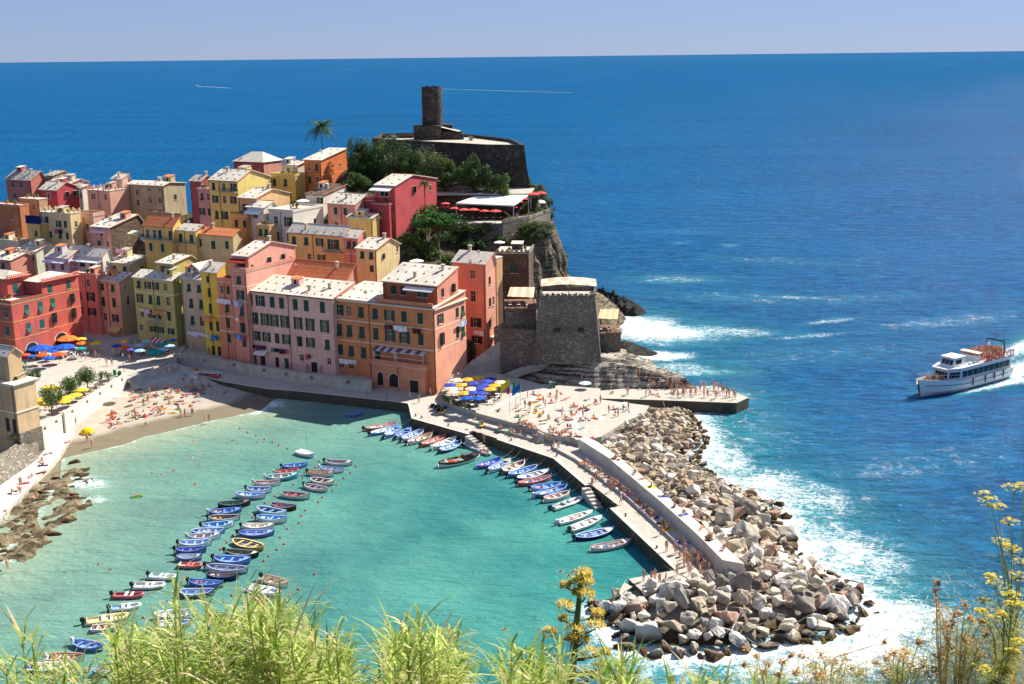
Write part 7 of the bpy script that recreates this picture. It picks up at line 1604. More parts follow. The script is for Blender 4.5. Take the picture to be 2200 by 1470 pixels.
# fishing boat with nets
S_, B_ = gz(*Cp(175, 490), .8), gz(*Cp(550, 400), .8); d = B_ - S_; c = (S_ + B_) / 2
fb_ = thing('fishing_boat', 'white fishing boat with black rail and a heap of orange nets', 'boat', (c.x, c.y, 0), math.atan2(d.y, d.x)); k = d.length / 5
for nm, mats in (('hull', ('#dedcd6', '#1c1c1c')), ('interior', ('#8a8880',)), ('gunwale', ('#1e1c1a',)), ('stem_post', ('#8a4c2c',)), ('foredeck', ('#3c3e44',))):
    o = paint(O(nm, GZ[nm], fb_), *[flat(x, .5) for x in mats]); o.scale = (k, 1.45, 1.35)
nm_ = hull_mesh('net_heap', 5, [flat('#c05a34', .95)], .95, .75, .42, 30); O('net_heap', nm_, fb_, (-1.6, 0, .62))
m = MB(); m.box((1.4, 0, .95), (1.1, 1.1, .9)); m.box((1.4, 0, 1.45), (1.3, 1.3, .1)); m.build('wheel_box', flat('#5a5a5c'), fb_)
m = MB(); m.lathe([(.25, 0), (.32, .1), (.25, .2), (.18, .1), (.25, 0)], 10, (.2, .3, .9)); m.build('life_ring', flat('#d8a830'), fb_)
m = MB()
for x, y in ((-2.6, .5), (-2.9, -.3), (-.6, -.5)): m.box((x, y, .75), (.5, .35, .4))
m.build('crate', flat('#d8d8d2'), fb_)
m = MB(); m.tube([(-2.4, 0, .7), (-2.4, 0, 2.0)], .05, 5); m.tube([(-2.8, 0, 1.9), (-2.0, 0, 1.9)], .04, 5); m.build('gallows', M_STEEL, fb_)
# covered white sailing dinghy
sd_ = place_boat('dinghy', A_(905, 240), A_(1028, 278), 'white sailing dinghy with bare mast off the beach', '#e8e8e6', '#dcdcda', '#ececea', None, '#f0f0ee', mid='#e4dcd8')
m = MB(); m.tube([(.6, 0, .5), (.6, 0, 5.6)], [.045, .03], 5); m.build('mast', M_STEEL, sd_); m = MB()
for i in range(8):
    u0, u1 = -2.0 + i * .5, -1.5 + i * .5; m.quad((u0, -.7 + .05 * i, .62), (u1, -.7 + .06 * i, .62), (u1, .7 - .06 * i, .62), (u0, .7 - .05 * i, .62))
m.build('cover', cloth('#e8e4e2'), sd_)
# boats drawn up on the sand
def on_sand(px, py): p = gz(px, py, 1.3); return Vector((p.x, p.y, max(.3, beach_z(p.x, p.y))))
for lab, s_, b_, hu, inn, ra in [('white rowing boat with slatted floor pulled up on the shaded sand', (403, 812), (426, 822), '#e4e4e2', '#3a4048', '#ececea'), ('blue upturned skiff on the shaded sand', (386, 812), (404, 818), '#3c84c0', '#4c94d0', '#5ca4dc')]:
    t = place_boat('dinghy', s_, b_, lab, hu, inn, ra, zref=1.4, group='boats on the beach'); p = on_sand((s_[0] + b_[0]) / 2, (s_[1] + b_[1]) / 2); t.location = p + Vector((0, 0, .3))
for lab, a, b, c1 in [('long orange canoe lying on the shaded beach', (382, 806), (428, 804), '#d87a28'), ('dark red beached canoe beside the racks', (425, 808), (470, 820), '#a02c34')]:
    A3, B3 = on_sand(*a), on_sand(*b); d = B3 - A3; t = thing('canoe', lab, 'canoe', (A3 + B3) / 2 + Vector((0, 0, .35)), math.atan2(d.y, d.x), 'boats on the beach'); o = paint(O('hull', GZ['hull'], t), flat(c1, .4), flat(c1, .4)); o.scale = (d.length / 5, .5, .8); o = paint(O('deck', GZ['gunwale'], t), flat('#e8c89c')); o.scale = (d.length / 5, .5, .8)
rk = on_sand(448, 815); t = thing('boat_rack', 'low white and red boat rack on the shaded beach', 'rack', rk, R(-15)); m = MB()
for x in (-3, 3):
    for y in (-.6, .6): m.tube([(x, y, -.3), (x, y, 1.3)], .06, 4)
for y in (-.6, .6): m.tube([(-3, y, 1.3), (3, y, 1.3)], .07, 4)
m.build('frame', M_WHITE, t); m = MB(); m.box((0, 0, .7), (6, 1, .5)); m.build('hull_stack', flat('#8c2c34', .5), t)
# buoys
by = [A_(*q) for q in [(1073, 322), (1045, 368), (962, 408), (877, 495), (950, 445), (1350, 363), (1308, 410), (1256, 450), (1202, 497), (1172, 542), (1097, 593), (1063, 628), (969, 690), (937, 730), (920, 788), (833, 830), (779, 895), (807, 945), (754, 985), (692, 1035), (657, 1072), (572, 744), (664, 636), (739, 583), (420, 883), (378, 932), (330, 985), (1038, 1170), (915, 1283), (840, 1330), (415, 1332), (356, 1390), (744, 1420), (475, 75), (533, 104), (597, 128), (660, 156), (720, 175), (768, 200), (833, 226)]] + [Bp(889, 1060), Bp(478, 1452), Bp(1388, 972), Bp(537, 1395)]
m = MB(); m.lathe([(0, -.2), (.16, -.14), (.22, 0), (.17, .14), (.05, .2), (.05, .28), (0, .28)], 10); bm_ = m.mesh('buoy', [flat('#c8603c', .5)], True)
by.sort()
for i, (px, py) in enumerate(by): p = gz(px, py); tag(O('buoy', bm_, None, (p.x, p.y, .04)), f'small orange mooring buoy in the harbour, {nth(i)} from the left', 'buoy', 'mooring buoys')
# mooring lines from the pier to bows
qe = W2([(884, 899), (1005, 933), (1067, 945), (1189, 986), (1257, 1044), (1310, 1093), (1449, 1225)], ZQ)
def near_edge(p):
    best = None
    for (x1, y1), (x2, y2) in zip(qe[:-1], qe[1:]):
        a = Vector((x1, y1)); ab = Vector((x2 - x1, y2 - y1)); t = max(0, min(1, (Vector((p.x, p.y)) - a).dot(ab) / ab.length_squared)); q = a + ab * t; d = (q - Vector((p.x, p.y))).length
        if best is None or d < best[0]: best = (d, q)
    return best
bl2 = []
for o in BOATS:
    bow = o.matrix_basis @ Vector((2.5, 0, .8)); d, q = near_edge(bow)
    if d < 7.5: bl2.append((proj(bow)[0], bow, q, o))
bl2.sort(key=lambda q: q[0])
for i, (sx, bow, q, o) in enumerate(bl2):
    m = MB(); e = Vector((q.x, q.y, ZQ)); m.tube([bow.lerp(e, f) + Vector((0, 0, -1.0 * f * (1 - f) * 1.6)) - bow for f in (0, .25, .5, .75, 1)], .025, 4)
    tag(m.build('mooring_rope', M_ROPE, None, loc=bow), f'slack mooring rope from boat bow to pier, {nth(i)} from the left', 'rope', 'mooring ropes')
m = MB(); m.lathe([(.16, 0), (.13, .1), (.12, .3), (.2, .36), (.2, .44), (0, .47)], 8); bo_ = m.mesh('bollard', [M_IRON])
for i, (px, py) in enumerate([(887, 897), (900, 901), (957, 918), (1092, 950), (1190, 983), (1264, 1046), (1338, 1112), (1405, 1182), (1310, 1088)]):
    tag(O('bollard', bo_, None, gz(px + 6, py - 3, ZQ)), f'iron mooring bollard on the pier edge, {nth(i)} from the quay corner', 'bollard', 'bollards')

# ---------------------------------------------------------------- parasols
def parasol_mesh(r, n=10, h=2.3, rise=.28):
    k = ('par', round(r, 1), n, round(h, 1))
    if k in _wm: return _wm[k]
    m = MB(); R1 = r; top = h + r * rise; ring = []
    for f in (.0, .5, 1.0):
        for j in range(n * 2):
            a = math.pi * j / n; rr = R1 * f * (1 if j % 2 == 0 else (1 - .05 * f)); z = top - (top - h) * (f ** 1.25) + (.0 if j % 2 == 0 else -.03 * f); ring.append((rr * math.cos(a), rr * math.sin(a), z))
    N = n * 2; fs = [(i * N + j, i * N + (j + 1) % N, (i + 1) * N + (j + 1) % N, (i + 1) * N + j) for i in (0, 1) for j in range(N)]
    for f in fs: m.add([ring[i] for i in f], [(0, 1, 2, 3)], (f[0] % N // 2) % 2)
    for j in range(N):
        a, b = ring[2 * N + j], ring[2 * N + (j + 1) % N]; m.quad(a, b, (b[0], b[1], b[2] - .14), (a[0], a[1], a[2] - .14), (j // 2) % 2)
    c = m.mesh('canopy', [M_WHITE, M_WHITE]); p = MB(); p.tube([(0, 0, 0), (0, 0, top + .08)], .03, 6); pm = p.mesh('pole', [M_WOOD]); b = MB(); b.lathe([(0, .12), (.26, .1), (.3, 0)], 8); bmh = b.mesh('base', [M_CONC])
    rb = MB()
    for j in range(n): a = 2 * math.pi * j / n; rb.tube([(0, 0, top - .3), (R1 * .95 * math.cos(a), R1 * .95 * math.sin(a), h + .01)], .012, 3)
    _wm[k] = (c, pm, bmh, rb.mesh('ribs', [M_WOOD])); return _wm[k]
def parasol(label, px, py, zg, r, c1, c2=None, group=None, tilt=0, h=2.3, world=None):
    c, pm, b, rb = parasol_mesh(r, 10 if r < 2 else 14, h); p = world or gz(px, py, zg + h + .1)
    t = thing('parasol', label, 'parasol', (p.x, p.y, zg), 0, group); t.rotation_euler = (tilt, tilt * .5, fr_.uniform(0, 1))
    paint(O('canopy', c, t), cloth(c1), cloth(c2 or c1)); O('pole', pm, t); O('base', b, t); o = O('ribs', rb, t); o['kind'] = 'stuff'; return t
PC = {'blue': ('#2450b0', '#2f62c0'), 'orange': ('#e06a30', '#e88448'), 'yellow': ('#e2b828', '#eccc50'), 'teal': ('#148c88', '#20a098'), 'pale blue': ('#8cb4d4', '#a4c8e0'), 'navy': ('#2c3c90', '#384ca4'), 'purple': ('#5848a0', '#6c5cb4'), 'red': ('#c84844', '#d86460'), 'white': ('#e8e4e4', '#f0ecec'), 'amber': ('#d8a030', '#e8b84c'), 'violet-blue': ('#3844a0', '#4658b4'), 'peach': ('#e8b898', '#f0dcc8'), 'rust': ('#d84c28', '#e0643c'), 'patched teal': ('#148c88', '#d8845c')}
def par_group(place, zg, L, group):
    cnt = {}; L = sorted(L)
    for px, py, r, c in L:
        i = cnt.get(c, 0); cnt[c] = i + 1; tot = sum(1 for q in L if q[3] == c)
        big = 'large ' if r > 2.2 else ''
        lab = f'{big}{c} parasol {place}' + ('' if tot == 1 else f', {nth(i)} {c} one from the left')
        parasol(lab, px, py, zg, r, *PC[c], group, tilt=fr_.uniform(-.05, .05))
par_group('beside the red corner house', ZS, [(87, 747, 3.0, 'blue'), (138, 744, 2.5, 'blue'), (144, 726, 2.7, 'orange'), (174, 727, 1.3, 'yellow'), (178, 736, 1.6, 'orange'), (206, 736, 1.5, 'yellow'), (174, 748, 1.3, 'teal'), (112, 753, 1.3, 'blue'), (55, 761, 1.1, 'rust'), (69, 764, 1.1, 'blue'), (89, 762, 1.3, 'rust'), (126, 760, 1.7, 'rust'), (105, 768, 1.5, 'blue'), (192, 733, 1.0, 'teal')], 'parasols by the red house')
par_group('in front of the green house', ZS, [(270, 732, 1.2, 'yellow'), (286, 732, 1.9, 'patched teal'), (314, 732, 1.2, 'pale blue'), (299, 741, 1.2, 'pale blue'), (323, 740, 1.9, 'patched teal'), (265, 745, 1.3, 'rust'), (282, 750, 1.1, 'purple'), (300, 752, 1.3, 'pale blue'), (333, 755, 1.9, 'teal'), (352, 750, 1.2, 'pale blue'), (364, 742, 1.3, 'pale blue'), (349, 738, 1.3, 'teal'), (250, 742, 1.3, 'navy'), (372, 730, 1.0, 'blue')], 'parasols by the green house')
par_group('on the sun terrace cafe', ZP, [(*Dp(x, y), 1.35, c) for x, y, c in [(960, 262, 'peach'), (1140, 252, 'amber'), (1300, 228, 'amber'), (1490, 243, 'violet-blue'), (1650, 295, 'peach'), (870, 337, 'violet-blue'), (1035, 340, 'amber'), (1230, 312, 'violet-blue'), (1430, 278, 'violet-blue'), (1390, 342, 'violet-blue'), (1560, 347, 'amber'), (880, 398, 'peach'), (1190, 397, 'peach'), (1330, 392, 'violet-blue'), (1490, 402, 'amber'), (910, 452, 'peach'), (1080, 462, 'amber'), (1210, 457, 'violet-blue'), (1350, 467, 'violet-blue'), (1120, 542, 'blue'), (1310, 547, 'blue')]], 'parasols on the sun terrace')
par_group('behind the church near the round trees', ZS, [(x / 5.444, 740 + y / 5.444, 1.35, 'yellow') for x, y in [(360, 560), (325, 605), (560, 495), (640, 505), (440, 640), (450, 690), (780, 615), (880, 582), (745, 655), (960, 525)]], 'yellow parasols behind the church')
rp = [(1345, 1130, 1.35), (1420, 1130, 1.45), (1510, 1140, 1.2), (1600, 1142, 1.45), (1265, 1118, 1.1), (1195, 1080, 1.1), (1185, 1105, 1.0), (1745, 1110, 1.1), (1830, 1042, 1.2), (1790, 1066, 1.1), (1755, 1080, 1.1), (1905, 1004, 1.6), (1965, 996, 1.6)]
def on_rest(px, py): return gz(px, py, zr_ + 2.4)
for i, (x, y, r) in enumerate(sorted(rp)): p = gy(640 + x / 3.77, 150 + y / 3.77, 311.8 if x < 1650 else 318 + (x - 1700) * .045); parasol(f'coral red parasol on the cliff-top restaurant terrace, {nth(i)} from the left', 0, 0, zr_, r * 1.12, *PC['red'], 'restaurant parasols', world=p, h=max(2.2, p.z - zr_ - .1))
for i, (x, y) in enumerate([(1958, 925), (1966, 950)]): p = gy(640 + x / 3.77, 150 + y / 3.77, 338 - i * 3); parasol(['white parasol furthest back on the cliff-top terrace', 'white parasol behind the two largest coral parasols'][i], 0, 0, zr_, 1.5, *PC['white'], 'restaurant parasols', world=p)
zsh = gy(1073, 545, 277).z + .1; parasol('white parasol on the battlemented stone house roof', 0, 0, zsh, 1.4, *PC['white'], world=gy(1073, 522, 279))
parasol('lone pale blue parasol at the foot of the layered rocks', 1257, 822, 2.6, 1.3, '#c8d4e8', '#d8e0ee')
parasol('white and violet parasol on the sunny sand', 248, 850, 1.4, 1.3, '#d8d4e8', '#e8e6f0', h=1.7)
wt = gy(643, 424, 305); parasol('white parasol on the white roof terrace', 0, 0, gy(650, 441, 303).z - 1.3, 1.7, *PC['white'], world=gy(650, 424, 304))
wt2 = gy(880, 510, 280); parasol('white parasol in the garden beside the cream house', 0, 0, terr(gy(893, 507, 284).x, 284), 1.8, '#e8d8c4', '#f0e4d4', world=gy(893, 507, 284))
# beach tent
p = on_sand(187, 925); t = thing('beach_tent', 'small yellow dome tent at the edge of the wet sand', 'tent', p); m = MB(); m.lathe([(1.35, 0), (1.25, .45), (.9, .85), (.45, 1.1), (0, 1.2)], 8); m.build('canopy', cloth('#e0c020'), t); m = MB(); m.box((0, -.2, .03), (2.6, 1.8, .04)); m.build('groundsheet', cloth('#2c78a8'), t)
# ---------------------------------------------------------------- people
SKIN = [flat(c, .6, .3) for c in ((0.50, 0.25, 0.15), (0.58, 0.32, 0.21), (0.42, 0.19, 0.105), (0.62, 0.37, 0.26))]
HAIR = [flat(c, .7) for c in ((0.03, 0.018, 0.012), (0.09, 0.045, 0.02), (0.015, 0.012, 0.01), (0.30, 0.18, 0.07))]
CL = {'red': '#c02c34', 'blue': '#2450b0', 'black': '#1c1c20', 'white': '#e4e2e0', 'green': '#2c8848', 'yellow': '#e0c030', 'pink': '#d86c94', 'turquoise': '#2ca0b0', 'orange': '#dc6c2c', 'navy': '#1c2860'}
def skin_pose(name, J, extra=(), lo=False):
    """J: joint dict -> (x,y,z); builds one continuous skinned figure"""
    base = [('pelvis', 'chest', 'torso'), ('chest', 'neck', 'torso'), ('neck', 'head', 'head'), ('head', 'crown', 'head')]
    for s_ in 'lr': base += [('chest', 'sh' + s_, 'torso'), ('sh' + s_, 'el' + s_, 'arm'), ('el' + s_, 'wr' + s_, 'arm'), ('wr' + s_, 'pa' + s_, 'arm'), ('pelvis', 'hip' + s_, 'hips'), ('hip' + s_, 'kn' + s_, 'leg'), ('kn' + s_, 'an' + s_, 'leg'), ('an' + s_, 'toe' + s_, 'leg')]
    rad = dict(pelvis=.145, chest=.15, neck=.055, head=.088, crown=.075)
    for s_ in 'lr': rad.update({'sh' + s_: .062, 'el' + s_: .042, 'wr' + s_: .030, 'pa' + s_: .034, 'hip' + s_: .095, 'kn' + s_: .060, 'an' + s_: .040, 'toe' + s_: .036})
    J = {k: Vector(v) for k, v in J.items()}
    for s_ in 'lr':                              # five separate fingers per hand
        w, p_ = J['wr' + s_], J['pa' + s_]; d = (p_ - w).normalized(); u = d.cross(Vector((0, 1, .3))).normalized(); v_ = d.cross(u)
        for i, (off, ln) in enumerate(((-.034, .045), (-.024, .075), (-.008, .085), (.009, .078), (.024, .06))):
            k = f'f{s_}{i}'; o = p_ if i else w.lerp(p_, .6)
            J[k] = o + u * (off * (2.0 if i == 0 else 1.3)) + d * ln + v_ * .02; rad[k] = .0095; base.append(('pa' + s_, k, 'arm'))
    names = list(J); ix = {k: i for i, k in enumerate(names)}
    me = bpy.data.meshes.new('tmp'); me.from_pydata([J[k] for k in names], [(ix[a], ix[b]) for a, b, _ in base], []); me.update()
    o = bpy.data.objects.new('tmp', me); col.objects.link(o); md = o.modifiers.new('skin', 'SKIN'); md.use_smooth_shade = True
    o.modifiers.new('sub', 'SUBSURF').levels = 0 if lo else 1; o.modifiers['sub'].render_levels = 0 if lo else 1
    for i, k in enumerate(names):
        sv = me.skin_vertices[0].data[i]; r = rad[k]; sv.radius = (r * (1.15 if k in ('pelvis', 'chest') else 1), r * (.72 if k in ('pelvis', 'chest') else 1)); sv.use_root = (k == 'pelvis')
    dg = bpy.context.evaluated_depsgraph_get(); dg.update(); ev = o.evaluated_get(dg); em = bpy.data.meshes.new_from_object(ev); em.name = name
    bpy.data.objects.remove(o); bpy.data.meshes.remove(me)
    bm = bmesh.new(); bm.from_mesh(em)
    hd, cw, nk = J['head'], J['crown'], J['neck']; fw = Vector(extra) if extra else Vector((0, -1, 0)); upv = (cw - nk).normalized(); sd = fw.cross(upv).normalized()
    def seg_d(p, a, b):
        ab = b - a; t = max(0, min(1, (p - a).dot(ab) / max(ab.length_squared, 1e-9))); return (p - a - ab * t).length, t
    for f in bm.faces:
        c = f.calc_center_median(); best = min(((seg_d(c, J[a], J[b]), a, b, kd) for a, b, kd in base), key=lambda q: q[0][0] - rad[q[1]] * .6); (dd, t), a, b, kd = best; mi = 0
        if kd == 'hips' or (kd == 'torso' and a == 'pelvis' and t < .28) or (kd == 'leg' and a.startswith('hip') and t < .38): mi = 1
        elif kd == 'torso': mi = 3
        elif kd == 'head' and a == 'head' or (kd == 'head' and t > .6):
            v_ = c - hd
            if v_.dot(fw) < .03 or v_.dot(upv) > .10: mi = 2
        f.material_index = mi
    def tri(p, q, r_, mi):
        vv = [bm.verts.new(x) for x in (p, q, r_)]; f = bm.faces.new(vv); f.material_index = mi
    fc = hd + fw * .09                            # nose, eyes, mouth
    tri(fc - sd * .014 - upv * .02, fc + fw * .022 - upv * .016, fc + upv * .03, 0); tri(fc + upv * .03, fc + fw * .022 - upv * .016, fc + sd * .014 - upv * .02, 0)
    for q in (-1, 1): e = fc + sd * .03 * q + upv * .025 + fw * .003; tri(e - sd * .011, e + sd * .011 - upv * .004, e + upv * .009, 2)
    mo = fc - upv * .05 + fw * .002; tri(mo - sd * .02, mo + sd * .02, mo - upv * .008, 1)
    bm.to_mesh(em); bm.free(); em.materials.clear()
    for m_ in (SKIN[0], cloth(CL['blue']), HAIR[0], SKIN[0]): em.materials.append(m_)
    em.polygons.foreach_set('use_smooth', [True] * len(em.polygons)); return em
def sym(**k):
    o = {}
    for n_, v_ in k.items():
        if n_.endswith('_'): o[n_[:-1] + 'l'] = v_; o[n_[:-1] + 'r'] = (-v_[0], v_[1], v_[2])
        else: o[n_] = v_
    return o
P_STAND = skin_pose('person_standing', sym(pelvis=(0, 0, .92), chest=(0, .01, 1.26), neck=(0, .01, 1.47), head=(0, -.015, 1.58), crown=(0, -.01, 1.68), sh_=(.19, .01, 1.40), el_=(.25, .03, 1.12), wr_=(.24, -.04, .88), pa_=(.235, -.06, .80), hip_=(.10, 0, .86), kn_=(.11, -.015, .48), an_=(.12, .02, .09), toe_=(.14, -.14, .035)))
w = sym(pelvis=(0, 0, .91), chest=(0, -.02, 1.25), neck=(0, -.03, 1.46), head=(0, -.06, 1.57), crown=(0, -.05, 1.67), sh_=(.19, -.02, 1.39), el_=(.24, .03, 1.12), wr_=(.23, -.1, .9), pa_=(.23, -.14, .83), hip_=(.10, 0, .86), kn_=(.10, -.1, .48), an_=(.1, -.1, .09), toe_=(.1, -.26, .04))
w.update(knr=(-.10, .05, .46), anr=(-.1, .30, .16), toer=(-.1, .22, .04), knl=(.10, -.20, .49), anl=(.1, -.26, .09), toel=(.1, -.42, .05), ell=(.24, .14, 1.14), wrl=(.22, .16, .9), pal=(.22, .14, .82), elr=(-.24, -.10, 1.14), wrr=(-.22, -.28, .98), par=(-.22, -.34, .93))
P_WALK = skin_pose('person_walking', w)
w = dict(w); w.update(elr=(-.40, -.08, 1.25), wrr=(-.28, -.24, 1.42), par=(-.2, -.28, 1.48), anr=(-.14, .05, .09), knr=(-.13, .0, .47), toer=(-.16, -.1, .04), knl=(.12, -.02, .48), anl=(.16, 0, .09), toel=(.2, -.14, .04), ell=(.27, .02, 1.12), wrl=(.26, -.06, .88), pal=(.26, -.08, .8))
P_LOOK = skin_pose('person_hand_raised', w)
P_SIT = skin_pose('person_sitting', sym(pelvis=(0, .1, .13), chest=(0, .16, .47), neck=(0, .10, .66), head=(0, .05, .76), crown=(0, .055, .87), sh_=(.19, .15, .59), el_=(.25, -.02, .38), wr_=(.16, -.28, .40), pa_=(.10, -.34, .42), hip_=(.11, .04, .13), kn_=(.15, -.36, .45), an_=(.13, -.55, .07), toe_=(.14, -.70, .04)))
P_LEAN = skin_pose('person_reclining', sym(pelvis=(0, .1, .12), chest=(0, .32, .42), neck=(0, .38, .60), head=(0, .36, .71), crown=(0, .38, .81), sh_=(.19, .34, .54), el_=(.25, .46, .28), wr_=(.24, .50, .05), pa_=(.24, .56, .03), hip_=(.1, .02, .12), kn_=(.12, -.42, .16), an_=(.12, -.84, .07), toe_=(.14, -.92, .16)))
P_LIE = skin_pose('person_lying', sym(pelvis=(0, 0, .12), chest=(0, .35, .13), neck=(0, .56, .12), head=(0, .67, .13), crown=(0, .78, .12), sh_=(.19, .49, .11), el_=(.34, .30, .07), wr_=(.30, .06, .06), pa_=(.28, -.02, .06), hip_=(.1, -.06, .11), kn_=(.12, -.46, .12), an_=(.13, -.86, .07), toe_=(.16, -.92, .17)), (0, 0, 1))
P_FRONT = skin_pose('person_lying_face_down', sym(pelvis=(0, 0, .13), chest=(0, .35, .12), neck=(0, .55, .17), head=(0, .65, .22), crown=(0, .74, .28), sh_=(.19, .48, .12), el_=(.30, .70, .05), wr_=(.10, .82, .06), pa_=(.03, .85, .06), hip_=(.1, -.06, .12), kn_=(.11, -.46, .09), an_=(.12, -.86, .08), toe_=(.12, -.98, .04)), (0, .6, -.3))
P_EDGE = skin_pose('person_sitting_on_edge', sym(pelvis=(0, .05, .10), chest=(0, .06, .45), neck=(0, .02, .64), head=(0, -.03, .74), crown=(0, -.02, .85), sh_=(.19, .06, .57), el_=(.26, .05, .32), wr_=(.24, -.05, .10), pa_=(.24, -.1, .05), hip_=(.11, 0, .10), kn_=(.13, -.42, .10), an_=(.13, -.45, -.32), toe_=(.14, -.58, -.36)))
P_SWIM = skin_pose('person_swimming', sym(pelvis=(0, .55, -.32), chest=(0, .22, -.16), neck=(0, .04, .04), head=(0, -.03, .12), crown=(0, .0, .23), sh_=(.19, .14, -.04), el_=(.42, -.08, -.05), wr_=(.34, -.34, -.04), pa_=(.30, -.42, -.04), hip_=(.1, .6, -.36), kn_=(.14, .95, -.45), an_=(.12, 1.3, -.42), toe_=(.12, 1.4, -.45)))
POSE = {'stand': [P_STAND, P_LOOK], 'walk': [P_WALK], 'sit': [P_SIT, P_SIT, P_LEAN], 'lie': [P_LIE, P_FRONT], 'edge': [P_EDGE], 'swim': [P_SWIM]}
PW = {'stand': 'standing', 'walk': 'walking', 'sit': 'sitting', 'lie': 'lying', 'edge': 'sitting', 'swim': 'swimming'}
pr = random.Random(99); people = []; towels = []
def person(p, pose, place, heading=None, dressed=False, scale=None, colour=None):
    people.append(dict(p=p, pose=pose, place=place, rz=pr.uniform(0, 6.28) if heading is None else heading, dressed=dressed, s=scale or pr.uniform(1.02, 1.16), c=colour or pr.choice(list(CL))))
def zone(poly, zf, n, mix, place, dressed=.1, towel=.6, mind=.9, heading=None, hj=.6):
    xs_, ys_ = [q[0] for q in poly], [q[1] for q in poly]; got = []; k = 0
    poses = list(mix); wts = [mix[q] for q in poses]
    while len(got) < n and k < n * 60:
        k += 1; px, py = pr.uniform(min(xs_), max(xs_)), pr.uniform(min(ys_), max(ys_))
        if not in_poly(px, py, poly): continue
        p = zf(px, py)
        if any((p - q).length < mind for q in got): continue
        got.append(p); ps = pr.choices(poses, wts)[0]; hd = None if heading is None else heading + pr.uniform(-hj, hj)
        if hd is None and ps in ('lie',): hd = R(-25) + pr.uniform(-.7, .7) + (math.pi if pr.random() < .3 else 0)
        if ps in ('lie', 'sit') and pr.random() < towel:
            towels.append((p.copy(), (hd if hd is not None else pr.uniform(0, 6)), place)); p = p + Vector((0, 0, .03))
            if hd is None: hd = towels[-1][1]
        person(p, ps, place, hd, pr.random() < dressed)
Zf = lambda z: (lambda px, py: gz(px, py, z))
zone([(215, 905), (262, 868), (300, 835), (330, 840), (395, 822), (440, 845), (420, 862), (380, 880), (330, 888), (270, 905), (200, 925)], on_sand, 78, {'lie': 5, 'sit': 4, 'stand': .6}, 'on the sand', 0, .85, .8)
zone([(360, 812), (420, 822), (500, 840), (480, 850), (430, 845), (370, 828)], on_sand, 11, {'sit': 4, 'stand': 1, 'lie': 1}, 'on the shaded sand', .2, .5, 1.0)
for px, py in [(162, 912), (187, 940), (197, 950), (388, 885), (397, 886), (413, 884), (440, 895), (449, 897), (475, 850)]: person(on_sand(px, py), 'stand', 'on the wet sand')
person(on_sand(310, 906), 'sit', 'on the wet sand')
zone([(90, 985), (150, 930), (160, 935), (100, 1005), (60, 1045), (30, 1065), (20, 1060)], Zf(1.0), 9, {'lie': 3, 'sit': 3}, 'on the left walkway', 0, .7, 1.2)
for px, py in [(45, 1045), (78, 1068), (70, 1075), (12, 1105), (15, 1120), (105, 1045), (45, 1065)]: person(gz(px, py, .55), pr.choice(['sit', 'stand', 'sit']), 'on the weedy rocks')
person(gz(17, 1225, .4), 'stand', 'on the weedy rocks')
zone([(1045, 885), (1110, 862), (1160, 840), (1250, 850), (1290, 862), (1300, 890), (1280, 905), (1240, 935), (1180, 925), (1120, 905)], Zf(ZP), 62, {'lie': 5, 'sit': 4, 'stand': 2.2}, 'on the sun terrace', .08, .65, 1.1)
zone([(1300, 880), (1390, 872), (1420, 880), (1360, 895), (1310, 905)], Zf(ZP if False else 3.6), 6, {'sit': 2, 'stand': 2}, 'on the terrace corner', 0, .4, 1.0)
zone([(1105, 912), (1150, 924), (1160, 922), (1110, 906)], Zf(ZP), 12, {'sit': 4, 'lie': 1}, 'on the terrace wall edge', 0, .5, .55)
zone([(1180, 932), (1235, 944), (1275, 950), (1270, 942), (1190, 926)], Zf(ZP), 10, {'sit': 4, 'lie': 1}, 'on the wall above the steps', 0, .4, .6)
def along(line, z, n, pose, place, side, hd, dressed=.1, tow=.5):
    L_ = [gz(a, b, z) for a, b in line]; seg = [(L_[i], L_[i + 1]) for i in range(len(L_) - 1)]; tot = sum((b - a).length for a, b in seg); ds_ = sorted(pr.uniform(0, tot) for _ in range(n)); last = -9
    for d in ds_:
        d = max(d, last + .62); last = d; r = d
        for a, b in seg:
            if r <= (b - a).length:
                u = (b - a).normalized(); nn = Vector((-u.y, u.x, 0)); p = a + u * r + nn * side * pr.uniform(.2, .7); hh = math.atan2(-nn.x * -1, -nn.y * -1) if hd is None else hd
                if pr.random() < tow: towels.append((p.copy(), pr.uniform(0, 6), place))
                person(p + Vector((0, 0, .03)), pr.choice(pose), place, hd + pr.uniform(-.5, .5), pr.random() < dressed); break
            r -= (b - a).length
along([(1015, 908), (1150, 944)], ZL, 9, ['sit', 'edge'], 'on the terrace ledge', .6, R(-20))
along([(1240, 985), (1280, 1016), (1344, 1060), (1421, 1130), (1500, 1205)], ZL, 40, ['sit', 'edge', 'sit', 'lie'], 'on the shaded breakwater ledge', .8, R(-50))
along([(1300, 972), (1420, 1068), (1500, 1138), (1560, 1196)], ZW, 13, ['sit', 'lie', 'edge'], 'on top of the breakwater wall', 1.0, R(-50))
for px, py in [(1040, 950), (1190, 965), (1200, 968), (1280, 1035), (1272, 1046), (1312, 1058), (1334, 1085), (1355, 1050), (1420, 1150), (1432, 1185), (1450, 1190), (1487, 1200)]: person(gz(px, py, ZQ), pr.choice(['stand', 'walk']), 'on the breakwater promenade')
zone([(1375, 1245), (1450, 1230), (1530, 1225), (1525, 1240), (1400, 1262)], Zf(ZQ), 13, {'stand': 4, 'sit': 2}, 'on the end platform', 0, .3, .8)
zone([(1440, 1185), (1500, 1205), (1530, 1220), (1470, 1225)], Zf(ZQ), 10, {'stand': 4, 'sit': 2}, 'at the end of the promenade', .1, .3, .7)
